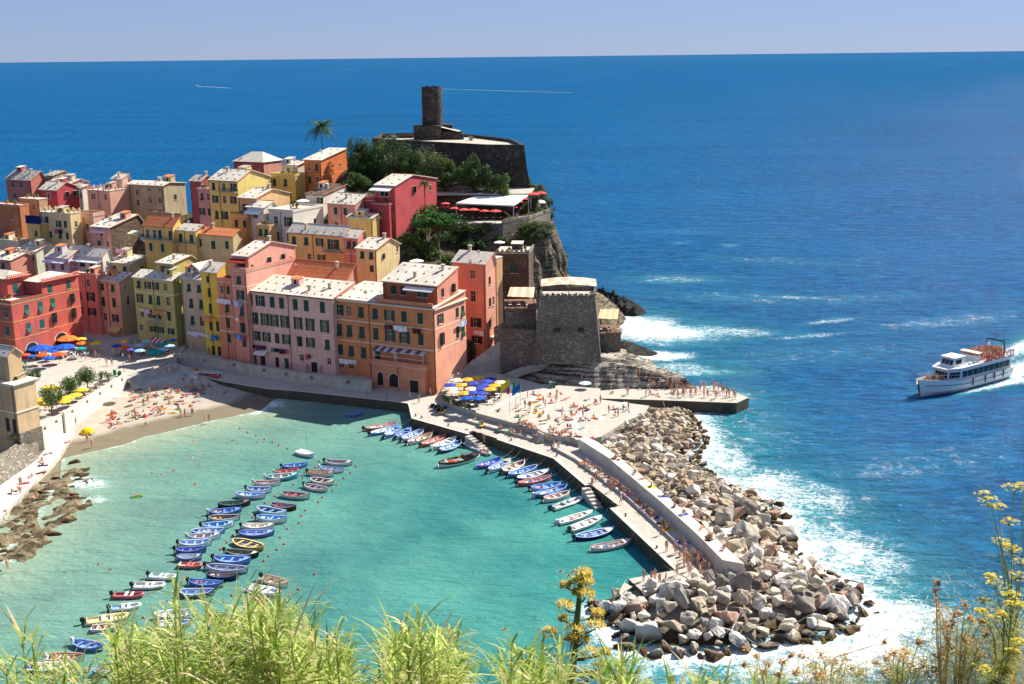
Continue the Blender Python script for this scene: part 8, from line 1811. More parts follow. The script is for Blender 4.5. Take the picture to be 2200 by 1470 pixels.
zone([(1470, 838), (1530, 832), (1560, 842), (1590, 858), (1530, 860), (1480, 852)], Zf(2.3), 26, {'stand': 5, 'walk': 1}, 'on the landing stage', .5, 0, .6)
zone([(1290, 845), (1470, 843), (1470, 855), (1300, 853)], Zf(2.3), 16, {'stand': 3, 'walk': 2, 'sit': 2}, 'on the inner landing stage', .4, .2, .8)
def shelfz(px, py):
    d = ray(px, py); Y = 225.0
    while Y < 262:
        t = Y / d.y; x, z = d.x * t, CH + d.z * t; P = np.array([[x, Y]]); ins = np_poly_in(P, SHELF)[0]; dd = np_dist(P, SHELF, True)[0]
        if ins and z < shelf_h(x, Y, dd): return Vector((x, Y, shelf_h(x, Y, dd)))
        Y += .4
    return gz(px, py, 2.3)
zone([(1380, 808), (1440, 825), (1480, 832), (1440, 842), (1390, 832), (1360, 815)], shelfz, 13, {'stand': 3, 'sit': 3}, 'on the seaward rocks', .1, .2, .8)
zone([(1100, 800), (1180, 812), (1250, 822), (1280, 832), (1160, 828), (1105, 815)], shelfz, 9, {'sit': 4, 'stand': 1}, 'below the layered rocks', .3, .2, 1.0)
for px, py, z in [(1228, 762, 7.2), (1185, 772, 6.5), (1176, 773, 6.5)]: person(gz(px, py, z), 'stand', 'on the path below the fort')
for px, py in [(790, 855), (830, 862), (866, 860), (880, 858), (900, 865), (925, 850), (939, 848), (640, 836), (644, 838)]: person(gz(px, py, ZQ), pr.choice(['walk', 'stand']), 'on the palazzo quay', None, True)
zone([(180, 775), (250, 755), (300, 762), (340, 772), (290, 782), (240, 790)], Zf(ZS), 16, {'stand': 3, 'walk': 4}, 'crossing the square', .85, 0, .9)
zone([(310, 790), (370, 782), (400, 800), (360, 808), (310, 815)], lambda px, py: gz(px, py, 2.6), 10, {'stand': 3, 'sit': 1, 'walk': 2}, 'on the slipway', .5, 0, .9)
zone([(390, 757), (470, 766), (545, 781), (640, 798), (720, 806), (795, 814), (795, 810), (640, 793), (540, 775), (400, 750)], Zf(ZT), 26, {'stand': 4, 'walk': 2}, 'before the house fronts', .9, 0, .8)
for px, py in Bp(1230, 36), Bp(1186, 66), Bp(942, 164), Bp(1000, 170), Bp(1076, 148), Bp(1210, 232), Bp(612, 728), Bp(683, 762), A_(418, 165), A_(604, 175), A_(285, 155), A_(123, 172), (1205, 1227), (1232, 1228), (1222, 1236), (1086, 1352), A_(140, 492): person(gz(px, py, 0.04), 'swim', 'in the harbour water', None, False, 1.3)
for px, py in (Cp(855, 500), Cp(600, 370)): person(gz(px, py, .5), 'sit', 'aboard a moored boat')
for px, py in [(1020, 905), (1600, 1190), (1685, 1290), (1460, 930), (1585, 1125), (1430, 905)]: person(gz(px, py, 3.4), 'sit', 'on the boulders')
# passengers of the ferry are added with it
# ---------------------------------------------------------------- ferry
fbow, fst = gz(1978, 852), gz(2150, 806); fd = fbow - fst; FA = math.atan2(fd.y, fd.x); FL = fd.length; fc = (fbow + fst) / 2
fy = thing('ferry', 'white two-deck passenger ferry crowded with people, heading left', 'ferry', (fc.x, fc.y, 0), FA)
fy.scale = (1, 1, 1.32); FM = Matrix.Translation(fc) @ Matrix.Rotation(FA, 4, 'Z') @ Matrix.Diagonal((1, 1, 1.32, 1)); B2 = 3.3
MW = flat((0.80, 0.80, 0.78), .3, .5); MG = flat((0.01, 0.02, 0.028), .1, .6); MR = flat((0.62, 0.06, 0.035), .5)
def hb(t): return B2 * (1 if t < .55 else max(.015, 1 - ((t - .55) / .47) ** 2.1)) * (.93 + .07 * min(1, t * 6))
def sh(t): return 1.9 + .25 * max(0, .3 - t) + 1.15 * max(0, (t - .5) / .5) ** 1.6
NS_ = 26; S = []
for i in range(NS_ + 1):
    t = i / NS_; x = -FL / 2 + FL * t; s_ = sh(t); b = hb(t); S.append([(x + (1.6 * max(0, (t - .8) / .2) * f), b * w, -.5 + (s_ + .5) * f) for f, w in ((0, .55 if t < .7 else .55 * max(0, 1 - (t - .7) / .3)), (.35, .86), (.7, .97), (1, 1.0))])
m = MB()
for i in range(NS_):
    for j in range(3):
        a, b, c, d = S[i][j], S[i + 1][j], S[i + 1][j + 1], S[i][j + 1]; m.quad(a, d, c, b); m.quad(*[(p[0], -p[1], p[2]) for p in (a, b, c, d)])
m.add([*S[0], *[(p[0], -p[1], p[2]) for p in reversed(S[0])]], [tuple(range(8))]); hl = m.build('hull', MW, fy, True)
m = MB()
for i in range(NS_):
    a, b = S[i][3], S[i + 1][3]; m.quad((a[0], -a[1] + .12, a[2] - .75), (b[0], -b[1] + .12, b[2] - .75), (b[0], b[1] - .12, b[2] - .75), (a[0], a[1] - .12, a[2] - .75))
    for sg in (-1, 1): m.quad(*[(p[0], sg * (p[1] - dy), p[2] + dz) for p, dy, dz in (((a), .12, .02), ((b), .12, .02), ((b), -.06, .02), ((a), -.06, .02))]); m.quad((a[0], sg * (a[1] - .12), a[2] + .02), (b[0], sg * (b[1] - .12), b[2] + .02), (b[0], sg * (b[1] - .12), b[2] - .75), (a[0], sg * (a[1] - .12), a[2] - .75))
m.build('deck', flat((0.55, 0.52, 0.47), .6), fy)
m = MB(); m.tube([(S[i][2][0], S[i][2][1] + .03, S[i][2][2]) for i in range(2, NS_)], .06, 4); m.tube([(S[i][2][0], -S[i][2][1] - .03, S[i][2][2]) for i in range(2, NS_)], .06, 4); m.build('rubbing_strake', flat('#2c6c74', .5), hl)
X0, X1, X2 = -FL * .47, FL * .16, FL * .27
hw = 2.75; z0, z1 = 1.2, 3.9
m = MB(); m.prism([(X0, -hw), (X1, -hw), (X2, -hw * .62), (X2, hw * .62), (X1, hw), (X0, hw)], z0, z1); cab = m.build('saloon', MW, fy)
n = 9
for sg in (-1, 1):
    for i in range(n):
        xa = X0 + .6 + (X1 - X0 - .8) * i / n; xb = xa + (X1 - X0 - .8) / n - .14; w_ = MB(); w_.box(((xa + xb) / 2, sg * (hw + .012), 2.85), (xb - xa, .03, 1.05)); w_.build('window', MG, cab)
for y in (-1.15, -.38, .38, 1.15): w_ = MB(); w_.box((X2 + .012, y, 2.95), (.03, .68, .9)); w_.build('window', MG, cab)
for sg in (-1, 1):
    L_ = math.hypot(X2 - X1, hw * .38); a_ = math.atan2(-sg * hw * .38, X2 - X1); w_ = MB(); w_.box(((X1 + X2) / 2 + .02, sg * (hw * .81 + .03), 2.9), (L_ * .8, .03, .95), a_); w_.build('window', MG, cab)
m = MB(); m.prism([(X0 - .6, -hw - .35), (X1 + .4, -hw - .35), (X2 + .9, -hw * .66), (X2 + .9, hw * .66), (X1 + .4, hw + .35), (X0 - .6, hw + .35)], z1 + .004, z1 + .2); m.build('upper_deck', MW, fy)
wx = FL * .155; m = MB()
m.add([(wx - 2.6, -1.75, 4.1), (wx + 1.9, -1.75, 4.1), (wx + 1.9, 1.75, 4.1), (wx - 2.6, 1.75, 4.1), (wx - 2.2, -1.6, 5.5), (wx + 1.0, -1.55, 5.5), (wx + 1.0, 1.55, 5.5), (wx - 2.2, 1.6, 5.5)], [(0, 1, 5, 4), (1, 2, 6, 5), (2, 3, 7, 6), (3, 0, 4, 7), (4, 5, 6, 7)]); wh = m.build('wheelhouse', MW, fy)
m = MB(); m.box((wx - .5, 0, 5.58), (4.0, 3.7, .14)); m.build('wheelhouse_roof', MW, fy)
for y in (-.95, 0, .95):
    w_ = MB(); w_.add([(wx + 1.74, y - .42, 4.45), (wx + 1.74, y + .42, 4.45), (wx + 1.27, y + .40, 5.22), (wx + 1.27, y - .40, 5.22)], [(0, 1, 2, 3)]); w_.build('window', MG, wh)
for sg in (-1, 1): w_ = MB(); w_.box((wx - .1, sg * 1.70, 4.85), (2.0, .06, .7)); w_.build('window', MG, wh)
zr2 = z1 + .2
segs = [(X0 - .3, X0 + 1.9), (X0 + 2.5, X0 + 6.8), (X0 + 7.5, X0 + 10.6)]
for sg in (-1, 1):
    for a, b in segs:
        m = MB(); nb = int((b - a) / .55); y = sg * (hw + .25)
        for zz in (.08, 1.0): m.box(((a + b) / 2, y, zr2 + zz), (b - a, .07, .14))
        for k in range(nb + 1): m.box((a + (b - a) * k / nb, y, zr2 + .54), (.12 if k % 2 else .3, .06, .80))
        m.build('red_rail_panel', MR, fy)
m = MB()
for y in (-2.2, 2.2): m.tube([(X0 + 2.0, y, zr2), (X0 + 2.2, y, zr2 + 2.5)], .13, 5)
m.tube([(X0 + 2.2, -2.2, zr2 + 2.5), (X0 + 2.2, 2.2, zr2 + 2.5)], .13, 5); m.tube([(X0 + 2.2, -.3, zr2 + 2.5), (X0 + 2.2, -.3, zr2 + 4.0)], .06, 4); m.tube([(X0 + 2.2, 1.2, zr2 + 2.5), (X0 + 2.2, 1.2, zr2 + 3.1)], .05, 4); m.build('radar_arch', M_DARK, fy)
m = MB(); m.lathe([(0, -.42), (.3, -.3), (.42, 0), (.3, .3), (0, .42)], 10, (X0 + 3.4, -1.0, zr2 + 1.7)); m.build('radar_dome', M_WHITE, fy, True)
m = MB(); m.box((X0 + 11.6, 0, zr2 + .5), (.08, 4.8, .9)); m.build('windscreen', flat('#a8b8c8', .1, .6), fy)
m = MB(); m.box((X0 + 11.2, 0, zr2 + 1.5), (1.6, 4.6, .1)); m.build('sunshade', cloth('#ece4cc'), fy)
m = MB()
for y in (-2.1, 2.1): m.tube([(X0 + 11.2, y, zr2), (X0 + 11.2, y, zr2 + 1.5)], .05, 4)
m.build('sunshade_post', M_STEEL, fy)
for sg in (-1,1):
    for t in (.18, .3, .42, .56):
        i = int(t * NS_); p = S[i][3]; m = MB(); m.tube([(p[0], sg * (p[1] + .14), p[2] + .1), (p[0] + .1, sg * (p[1] + .16), p[2] - 1.1)], .14, 6); m.build('fender', M_DARK, fy)
m = MB(); rp_ = [(S[i][3][0], S[i][3][1] - .1, S[i][3][2]) for i in range(int(NS_ * .68), NS_ + 1)]
for sg in (-1, 1):
    m.tube([(x, sg * y, z + .85) for x, y, z in rp_], .03, 4)
    for x, y, z in rp_: m.tube([(x, sg * y, z), (x, sg * y, z + .85)], .025, 3)
m.build('bow_rail', M_STEEL, fy)
m = MB(); m.lathe([(0, -.2), (.4, -.15), (.5, 0), (.4, .15), (0, .2)], 10); m2_ = m.mesh('life_raft', [M_WHITE], True)
for sg in (-1, 1): O('life_raft', m2_, fy, (wx - 3.4, sg * 2.2, zr2 + .25))
for k in range(105): person(FM @ Vector((pr.uniform(X0 + .3, X0 + 11.0), pr.uniform(-2.6, 2.6), zr2)), pr.choice(['stand', 'sit', 'stand']), 'on the ferry upper deck', None, True, 1.15, pr.choice(['white', 'red', 'navy', 'black', 'white', 'blue', 'yellow', 'pink']))
for k in range(34):
    t = pr.uniform(.76, .94); person(FM @ Vector((-FL / 2 + FL * t, pr.uniform(-.8, .8) * (hb(t) - .4), sh(t) - .72)), pr.choice(['stand', 'sit']), 'on the ferry bow', None, True)
# far boats and wakes
def wake(label, pts, w0, w1):
    P_ = [gz(a, b, .05) for a, b in pts]; m = MB()
    for i in range(len(P_) - 1):
        d = (P_[i + 1] - P_[i]).normalized(); n_ = Vector((-d.y, d.x, 0)); f0, f1 = i / (len(P_) - 1), (i + 1) / (len(P_) - 1); a, b = w0 + (w1 - w0) * f0, w0 + (w1 - w0) * f1; m.quad(P_[i] - n_ * a, P_[i + 1] - n_ * b, P_[i + 1] + n_ * b, P_[i] + n_ * a)
    o = m.build('wake', FOAM); o['kind'] = 'stuff'; o['label'] = label; o['category'] = 'wake'
t_ = NT('wake_foam', .8, .2); nf = t_.noise(t_.pos(), .15, 5, .7, 1.0); t_.color((.8, .83, .84)); tb = t_.node('ShaderNodeBsdfTransparent'); mxs = t_.node('ShaderNodeMixShader'); t_.link(t_.ramp(nf, [(.36, 0.0), (.56, 1.0)]), mxs.inputs[0]); t_.link(tb.outputs[0], mxs.inputs[1]); t_.link(t_.b.outputs[0], mxs.inputs[2]); t_.link(mxs.outputs[0], t_.n['Material Output'].inputs[0]); FOAM = t_.mat
wake('white wake behind the near speedboat', [(424, 186.2), (440, 186.6), (465, 187.6), (495, 189.5)], 3.5, 1.5)
wake('long thin wake crossing right of the castle tower', [(950, 191), (1010, 193), (1100, 196), (1230, 199)], 1.4, 1.8)
wake('short bright wake on the far water', [(752, 149), (725, 149.6), (690, 149.8)], 5, 2); wake('faint wake at the far right horizon', [(2005, 139.5), (2060, 139.2)], 5, 3)
def far_boat(label, px, py, L, name='speedboat'):
    p = gz(px, py); t = thing(name, label, 'boat', (p.x, p.y, 0), math.pi); k = L / 4.6
    for nm, c_ in (('hull', '#e8e8e8'), ('interior', '#c8c8c8'), ('gunwale', '#f0f0f0'), ('foredeck', '#f0f0f0')): o = paint(O(nm, DG[nm], t), flat(c_), *([flat(c_)] if nm == 'hull' else [])); o.scale = (k, k, k)
    m = MB(); m.box((0, 0, 1.0 * k), (1.3 * k, 1.2 * k, .9 * k)); m.build('cabin', MW, t); return t
far_boat('white speedboat on the open sea at upper left', 422, 185.5, 10); far_boat('white speedboat ahead of the short bright wake', 754, 148.6, 14)
sb = far_boat('tiny sailing boat near the horizon', 877, 145, 12, 'sailboat'); m = MB(); m.add([(2.2, 0, 2), (-4, .1, 2.4), (1.8, 0, 17)], [(0, 1, 2)]); m.add([(2.2, .05, 2), (-4, .15, 2.4), (1.8, .05, 17)], [(2, 1, 0)]); m.build('sail', cloth('#ecebe8'), sb)
sb = far_boat('tiny sailing boat on the far left horizon', 57, 147, 10, 'sailboat'); m = MB(); m.add([(2.2, 0, 2), (-4, .1, 2.4), (1.8, 0, 13)], [(0, 1, 2)]); m.add([(2.2, .05, 2), (-4, .15, 2.4), (1.8, .05, 13)], [(2, 1, 0)]); m.build('sail', cloth('#ecebe8'), sb)

# ---------------------------------------------------------------- place people and towels, with labels that count from the left
bykey = {}
for q in people:
    q['sx'] = proj(q['p'])[0]; bykey.setdefault((q['place'], PW[q['pose']]), []).append(q)
    q['size'] = {'stand': 1.0, 'walk': 1.0, 'sit': .7, 'edge': .7, 'lie': .6, 'swim': .5}[q['pose']] / q['p'].length * (.55 if 'ferry' in q['place'] or 'fronts' in q['place'] else 1)
cut = sorted((q['size'] for q in people), reverse=True)[:298][-1]
crowd = MB(); CM = []
def cidx(m_):
    if m_ not in CM: CM.append(m_)
    return CM.index(m_)
for (place, pw), L in bykey.items():
    L.sort(key=lambda q: q['sx'])
    for i, q in enumerate(L):
        s_ = pr.choice(SKIN); cm_ = cloth(CL[q['c']]); mats_ = (s_, cm_ if not q['dressed'] else cloth(CL[pr.choice(['navy', 'black', 'white', 'blue'])]), pr.choice(HAIR), cm_ if q['dressed'] else s_); me_ = pr.choice(POSE[q['pose']])
        if q['size'] < cut:
            X_ = Matrix.Translation(q['p']) @ Matrix.Rotation(q['rz'], 4, 'Z') @ Matrix.Scale(q['s'], 4); o0 = len(crowd.v); crowd.v += [tuple(X_ @ v_.co) for v_ in me_.vertices]; ci = [cidx(m_) for m_ in mats_]
            for f in me_.polygons: crowd.f.append([k + o0 for k in f.vertices]); crowd.m.append(ci[f.material_index])
            continue
        garm = q['c'] + (' clothes' if q['dressed'] else ' swimwear')
        lab = f"person in {garm} {pw} {place}" + (f", {nth(i)} {pw} from left" if len(L) > 1 else '')
        o = tag(O('person', me_), lab, 'person', 'people ' + place); o.location = q['p']; o.rotation_euler = (0, 0, q['rz']); o.scale = (q['s'],) * 3; paint(o, *mats_)
crowd.build('crowd', CM, None, True)['kind'] = 'stuff'
m = MB(); NT_ = 6
for i in range(NT_):
    for j in range(3):
        f = lambda u, v_: (-.42 + .84 * v_, -.9 + 1.8 * u, .018 + .012 * math.sin(u * 9 + v_ * 4)); m.quad(f(i / NT_, j / 3), f(i / NT_, (j + 1) / 3), f((i + 1) / NT_, (j + 1) / 3), f((i + 1) / NT_, j / 3), (i // 2) % 2)
tw_me = m.mesh('beach_towel', [M_WHITE, M_WHITE]); bp = {}
for p, a, place in towels: bp.setdefault(place, []).append((proj(p)[0], p, a))
for place, L in bp.items():
    L.sort(key=lambda q: q[0])
    for i, (sx, p, a) in enumerate(L):
        cn_ = pr.choice(list(CL)); o = tag(O('beach_towel', tw_me, None, p), f'{cn_} towel {place}, {nth(i)} towel from the left', 'towel', 'towels ' + place); o.rotation_euler = (0, 0, a); paint(o, cloth(CL[cn_]), cloth(CL[pr.choice([cn_, cn_, 'white'])]))
# air mattress swimmer
p = gz(293, 1068); t = thing('air_mattress', 'green air mattress floating off the left rocks', 'air mattress', (p.x, p.y, .05), R(25)); m = MB()
for i in range(5): m.tube([(-.9, -.3 + .15 * i, .05), (.9, -.3 + .15 * i, .05)], .085, 6)
m.build('tube', flat('#58b848', .5), t); m = MB(); m.box((.95, 0, .1), (.3, .7, .16)); m.build('pillow', flat('#58b848', .5), t)
o = tag(O('person', P_FRONT, None, (p.x, p.y, .16)), 'person sprawled on the green air mattress', 'person'); o.rotation_euler = (0, 0, R(-65))

# ---------------------------------------------------------------- cafe tables and chairs
m = MB(); m.lathe([(0, .74), (.42, .74), (.42, .70), (0, .70)], 10); tt_ = m.mesh('table_top', [M_WHITE]); m = MB(); m.tube([(0, 0, 0), (0, 0, .7)], .035, 5); m.lathe([(0, .04), (.24, .03), (.26, 0)], 8); tl_ = m.mesh('pedestal', [M_IRON])
m = MB(); m.box((0, 0, .45), (.42, .42, .05)); cs_ = m.mesh('seat', [M_WHITE]); m = MB(); m.box((0, .2, .72), (.42, .04, .42)); cb_ = m.mesh('backrest', [M_WHITE]); m = MB(); m.tube([(0, 0, 0), (0, 0, .45)], .022, 4); cl_ = m.mesh('leg', [M_WHITE])
CAFE = []
def table_set(p, top, chair, place, nch=2):
    t = thing('cafe_table', 'table', 'table', p, 0, 'cafe tables ' + place); paint(O('table_top', tt_, t), cloth(top)); O('pedestal', tl_, t); a0 = pr.uniform(0, 6); CAFE.append((place, 'cafe table', t))
    for k in range(nch):
        a = a0 + k * 6.28 / nch; c = thing('cafe_chair', 'chair', 'chair', Vector(p) + Vector((math.sin(a) * .75, -math.cos(a) * .75, 0)), a + math.pi, 'cafe chairs ' + place); paint(O('seat', cs_, c), flat(chair)); paint(O('backrest', cb_, c), flat(chair)); CAFE.append((place, 'cafe chair', c))
        for x in (-.18, .18):
            for y in (-.18, .18): paint(O('leg', cl_, c, (x, y, 0)), flat(chair))
def tables(poly, z, n, top, chair, place, nch=2, zf=None):
    got = []; k = 0
    while len(got) < n and k < 3000:
        k += 1; px, py = pr.uniform(min(q[0] for q in poly), max(q[0] for q in poly)), pr.uniform(min(q[1] for q in poly), max(q[1] for q in poly))
        if not in_poly(px, py, poly): continue
        p = gz(px, py, z)
        if all((p - q).length > 1.7 for q in got): got.append(p); table_set(p, top, chair, place, nch)
tables([(60, 778), (140, 770), (185, 765), (185, 758), (60, 768)], ZS, 10, '#e4e2e0', '#d8d8d6', 'under the parasols by the red house', 3)
tables([(255, 765), (370, 765), (370, 752), (260, 752)], ZS, 10, '#e4e2e0', '#7a3028', 'under the parasols by the green house')
tables([(965, 868), (1040, 882), (1085, 848), (1000, 845)], ZP, 14, '#e8e4e0', '#3a3230', 'under the sun terrace parasols')
tables([(75, 890), (130, 875), (185, 850), (170, 845), (90, 870)], ZS, 8, '#d8a848', '#8a5a30', 'behind the church')
for o0, w_, z_, n, pl in ((DK1.location, 6, DK1.location.z, 5, 'on the brown canvas deck'), (DK2.location, 4, DK2.location.z, 4, 'on the seaward deck')):
    for k in range(n): table_set((o0.x + .6 + (k % 3) * 1.9, o0.y - 2.0 + (k // 3) * 2.4, z_ + .004), '#e8e4ea', '#28284a', pl)
for k in range(5): pw_ = fort.matrix_basis @ Vector((bt_ + 1.4 + k * 2.0, bt_ + 1.6, top - 1.0)) if False else None
FMx = Matrix.Translation(fort.location) @ Matrix.Rotation(R(-3), 4, 'Z')
for k in range(5):
    q = FMx @ Vector((2.9 + k * 2.0, 3.6, 0)); table_set((q.x, q.y, fort.location.z + FORT_TOP - 1.0), '#e8e4ea', '#28284a', 'on the fort roof')
for k in range(6):
    q = gy(1000 + k * 15, 470, 316); table_set((q.x, q.y, zr_ + .004), '#e8e0dc', '#5a3030', 'on the cliff-top restaurant terrace')
for key in sorted(set((a, b) for a, b, _ in CAFE)):
    for i, o in enumerate(sorted((o for a, b, o in CAFE if (a, b) == key), key=lambda o: proj(o.location)[0])): o['label'] = f'{key[1]} {key[0]}, {nth(i)} from the left'
# ---------------------------------------------------------------- flags, lamps, laundry, small things
def flag(label, base_px, top_py, cols, cpx, h=8.0):
    b = gz(*base_px, ZP); t = thing('flag', label, 'flag', b, 0, 'flags on the sun terrace'); m = MB(); m.tube([(0, 0, 0), (0, 0, h)], [.05, .03], 5); m.build('pole', M_STEEL, t); m = MB(); n = 6
    for i in range(n):
        for j in range(3):
            f = lambda u, v_: (-2.2 * u * .75, .25 * math.sin(u * 5 + v_), h - .2 - 1.35 * v_ - 1.3 * u); m.quad(f(i / n, (j + 1) / 3), f((i + 1) / n, (j + 1) / 3), f((i + 1) / n, j / 3), f(i / n, j / 3), min(len(cols) - 1, i * len(cols) // n))
    m.build('cloth', [cloth(c) for c in cols], t)
flag('yellow-green flag left of the tricolour', (1095, 893), 0, ['#c8c830'], 0, 7.6); flag('green, white and red flag on the sun terrace', (1108, 897), 0, ['#1e8c4c', '#e8e8e8', '#c8303c'], 0, 7.4); flag('blue flag with pole at the terrace edge', (1119, 902), 0, ['#2468b4'], 0, 7.6)
def lamp(label, px, py, z, h=4.0):
    t = thing('lamp_post', label, 'lamp post', gz(px, py, z), 0, 'lamp posts'); m = MB(); m.tube([(0, 0, 0), (0, 0, h)], [.06, .04], 5); m.build('pole', M_IRON, t); m = MB(); m.lathe([(0, h), (.12, h + .05), (.2, h + .4), (.06, h + .55), (0, h + .6)], 6); m.build('lantern', flat('#c8c4b8'), t)
lamp('lamp post at the end of the white beach wall', 267, 803, ZS); lamp('lamp post among the yellow parasols', 124, 893, ZS); lamp('lamp post on the sun terrace cafe corner', 985, 856, ZP, 5)
LC = ['#e6e4e8', '#d8d4e0', '#c8503c', '#3c74b8', '#d88ca0', '#2c2c38', '#2c8878', '#e0b898', '#8cb0d8', '#5c3c58']
def laundry(label, h, x0, x1, z, cols, side=False):
    t = thing('laundry_line', label, 'laundry', (0, 0, 0)); Wm = h['W']; t.matrix_basis = Wm; t['label'] = label
    f = (lambda u, e, zz: (u, -e, zz)) if not side else (lambda u, e, zz: (h['Lf'] + e, u, zz))
    m = MB(); zz = h['H'] - z; m.tube([f(x0, .55, zz), f((x0 + x1) / 2, .6, zz - .06), f(x1, .55, zz)], .015, 3)
    for x in (x0, x1): m.tube([f(x, 0, zz), f(x, .6, zz)], .02, 3)
    m.build('line', M_ROPE, t); n = len(cols); w = (x1 - x0) / n
    for i, c in enumerate(cols):
        a, b = x0 + i * w + .04, x0 + (i + 1) * w - .04; hgt = pr.uniform(.7, 1.3); m = MB()
        for k in range(3):
            for l in range(3):
                g = lambda u, v_: f(a + (b - a) * u, .58 + .05 * math.sin(u * 7 + v_ * 2 + i), zz - .05 - hgt * v_); m.quad(g(k / 3, (l + 1) / 3), g((k + 1) / 3, (l + 1) / 3), g((k + 1) / 3, l / 3), g(k / 3, l / 3))
        m.build('garment', cloth(c), t)
def HB(prefix):
    for hh in HOUSES:
        if hh['par']['label'].startswith(prefix) and hh['OFF'] == Matrix.Identity(4): return hh
h = HB('large orange palazzo'); L_ = h['Lf']
laundry('white sheets drying low on the orange palazzo beside the arches', h, L_ * .06, L_ * .24, 13.2, ['#e8e6ea', '#e8e6ea', '#e4e0e8', '#dcd8e4']); laundry('mixed washing under the top windows of the orange palazzo', h, L_ * .53, L_ * .75, 4.3, ['#5c3450', '#4c2c34', '#e8e8ea', '#e4e4ea', '#dcdce6']); laundry('small dark washing right of the mixed washing', h, L_ * .80, L_ * .88, 4.5, ['#5a2c2c', '#4a2424'])
laundry('blue and white sheet on the sunlit side of the palazzo', h, h['Ls'] * .68, h['Ls'] * .95, 4.6, ['#9cb4dc', '#d8e0f0', '#a4bce0'], True)
h = HB('long pink house'); L_ = h['Lf']; laundry('dark and teal washing on the long pink front', h, L_ * .28, L_ * .47, 12.6, ['#2c9880', '#2c2c40', '#241c2c', '#3c2430', '#2c2030', '#8c2838']); laundry('small purple washing on the long pink front above the awning', h, L_ * .06, L_ * .22, 12.4, ['#3c2c4c', '#5c3c64', '#4c3454', '#2c2438']); laundry('red and black tops on the long pink front', h, L_ * .68, L_ * .74, 13.0, ['#d84844', '#2c2838'])
h = HB('tall rose house'); L_ = h['Lf']; laundry('blue striped towels on the tall rose house', h, .1, L_ * .8, 14.6, ['#2f78c8', '#7cb0e0', '#2f78c8', '#c8384c']); laundry('white and orange towel on the tall rose house', h, L_ * .2, L_ * .7, 10.6, ['#e4e4e4', '#d8603c']); laundry('pale washing at the top of the tall rose house', h, L_ * .2, L_ * .7, 6.8, ['#b8c0dc', '#8c9cc4'])
h = HB('narrow coral'); laundry('white washing across the narrow coral house', h, .1, h['Lf'] - .1, 3.8, ['#e8e4ec', '#dcdce8', '#e4dce4', '#d8d4e4'])
h = HB('narrow bright yellow'); laundry('pink and orange washing beside the yellow house', h, -.2, h['Lf'] * .8, 10.8, ['#d8887c', '#e09c80', '#d8844c', '#e0a470']); laundry('blue and white washing low on the yellow house', h, .2, h['Lf'] * .9, 15.0, ['#d8e4d8', '#b8ccc0', '#3c84c4', '#2c6cb4'])
h = HB('taupe house'); laundry('white lace washing on the taupe house', h, h['Lf'] * .2, h['Lf'] * .95, 12.8, ['#e8e4ec', '#ecdce4', '#e4e4ec', '#e8e0ec', '#e0dce8'])
h = HB('green house'); laundry('orange sheets drying on the green house', h, h['Lf'] * .46, h['Lf'] * .82, 7.6, ['#dc9868', '#dc9868', '#d89060', '#e0a070']); laundry('two pale shirts on the green house', h, h['Lf'] * .12, h['Lf'] * .4, 7.5, ['#d8d8b8', '#c8b8d8'])
h = HB('tall salmon tower'); laundry('pink and white washing on the salmon tower house', h, h['Lf'] * .5, h['Lf'] * .95, 15.2, ['#dc7c94', '#e8e4ec', '#e4dce8'])
h = HB('yellow house with bright'); laundry('white washing on the yellow balcony', h, -.8, 1.4, 3.0, ['#e8e6ec', '#e4e2e8', '#dcc88c']); 
h = HB('long slate-roofed'); laundry('pink sheets hanging beside the yellow house', h, h['Lf'] + 2.0, h['Lf'] + 5.0, 5.2, ['#d8a8d0', '#d8a0cc', '#dcb0d4'])
h = HB('cream house with balustraded'); laundry('magenta and black washing on the cream house', h, h['Lf'] * .5, h['Lf'] * .75, 4.3, ['#b04c7c', '#2c2438'])
h = HB('narrow yellow house below'); m = MB(); m.box((h['Lf'] / 2, -.1, h['H'] + 1.1), (h['Lf'] + .2, .12, 2.2)); tp_ = tag(m.build('tarpaulin', cloth('#1c2460'), None, mx=h['W']), 'dark blue tarpaulin above the narrow yellow house', 'tarpaulin')
# life ring, bench, scooters, bins
p = gz(1019, 790, 3.4); t = thing('life_ring_stand', 'red and white life ring at the foot of the stair ramp', 'life ring', p); m = MB(); m.tube([(0, 0, 0), (0, 0, 1.5)], .05, 5); m.build('post', M_WOOD, t); m = MB(); rr = [(math.cos(a) * .38, -.08, 1.2 + math.sin(a) * .38) for a in [k * math.pi / 8 for k in range(17)]]; m.tube(rr, .09, 6); m.build('ring', flat('#c83c28', .5), t)
def bench(label, px, py, z, rz):
    t = thing('bench', label, 'bench', gz(px, py, z), rz, 'benches on the square')
    for i in range(3): m = MB(); m.box((0, -.18 + i * .17, .45), (1.9, .14, .05)); m.build('seat_slat', M_WOOD, t)
    for i in range(2): m = MB(); m.box((0, .27 + i * .05, .66 + i * .2), (1.9, .05, .14)); m.build('back_slat', M_WOOD, t)
    for x in (-.8, .8): m = MB(); m.box((x, 0, .22), (.07, .45, .44)); m.box((x, .27, .6), (.07, .06, .75)); m.build('leg', M_IRON, t)
for i, (px, py) in enumerate([(175, 856), (188, 848), (200, 841), (213, 833), (224, 826)]): bench(f'wooden bench facing the beach wall, {nth(i)} from the church', px, py, ZS, R(33))
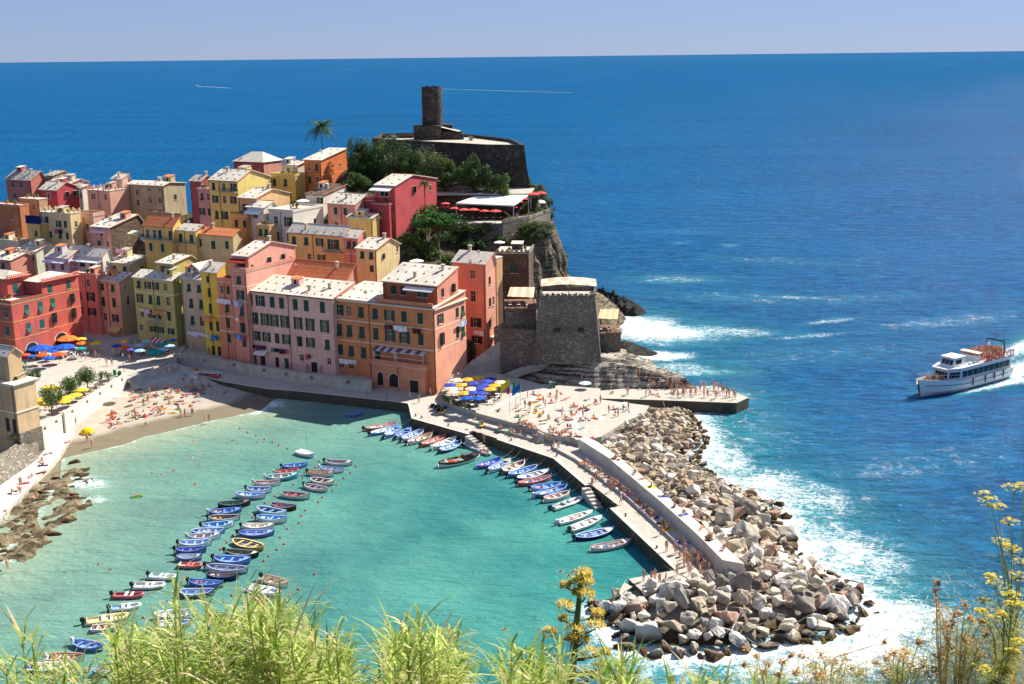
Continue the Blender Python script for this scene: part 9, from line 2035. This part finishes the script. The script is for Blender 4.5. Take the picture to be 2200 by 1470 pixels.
def scooter(label, px, py, rz, c):
    t = thing('scooter', label, 'scooter', gz(px, py, ZQ), rz, 'scooters on the quay')
    for x in (-.55, .6): m = MB(); m.tube([(x, -.06, .26), (x, .06, .26)], .26, 12); w_ = m.build('wheel', M_DARK, t); m = MB(); m.tube([(x, -.07, .26), (x, .07, .26)], .13, 8); m.build('rim', M_STEEL, w_)
    m = MB(); m.box((-.45, 0, .58), (.8, .34, .38)); m.box((.1, 0, .35), (.6, .32, .1)); m.box((.48, 0, .65), (.14, .42, .65)); m.box((.6, 0, .5), (.36, .18, .1)); m.build('body', flat(c, .3, .5), t)
    m = MB(); m.box((-.35, 0, .82), (.75, .3, .12)); m.build('seat', M_DARK, t); m = MB(); m.tube([(.5, 0, .9), (.42, 0, 1.08)], .03, 5); m.tube([(.42, -.34, 1.1), (.42, .34, 1.1)], .025, 5); m.build('handlebar', M_STEEL, t); m = MB(); m.lathe([(0, 0), (.09, .01), (.09, .06), (0, .08)], 8, (.6, 0, .95)); m.build('headlight', M_WHITE, t)
for i, (px, py, a, c) in enumerate([(940, 880, .4, '#1c2c5c'), (946, 886, .5, '#1c1c20'), (951, 892, .6, '#c8a028'), (934, 876, .3, '#20242c'), (955, 882, .9, '#2458a0')]): scooter(['navy scooter in the parked row by the planter', 'black scooter in the parked row by the planter', 'yellow scooter in the parked row by the planter', 'dark grey scooter at the end of the parked row', 'blue scooter against the planter wall'][i], px, py, a, c)
for lab, px, py, z, c in [('green waste bin near the lone parasol', 1190, 833, ZP, '#1c6c48'), ('green bin at the end of the white wall', 247, 806, ZS, '#1c8850'), ('grey waste bin next to the green one', 1183, 832, ZP, '#8c8c88')]:
    m = MB(); m.box((0, 0, .55), (.6, .55, 1.1)); t = thing('waste_bin', lab, 'bin', gz(px, py, z)); m.build('body', flat(c), t); m = MB(); m.box((0, 0, 1.14), (.66, .62, .08)); m.build('lid', flat(c), t)
# antennas on roofs
ai = 0
for hh in HOUSES[::3]:
    if hh['OFF'] != Matrix.Identity(4): continue
    x, y = pr.uniform(.2, .8) * hh['Lf'], pr.uniform(.4, .8) * hh['Ls']; m = MB(); z = hh['H']; m.tube([(x, y, z), (x, y, z + 3.2)], .03, 4)
    for q in (2.6, 2.9, 3.15): m.tube([(x - .4, y, z + q), (x + .4, y, z + q)], .018, 3)
    m.build('antenna', M_IRON, hh['par'], mx=hh['OFF'])
# thin cables strung across the square corner
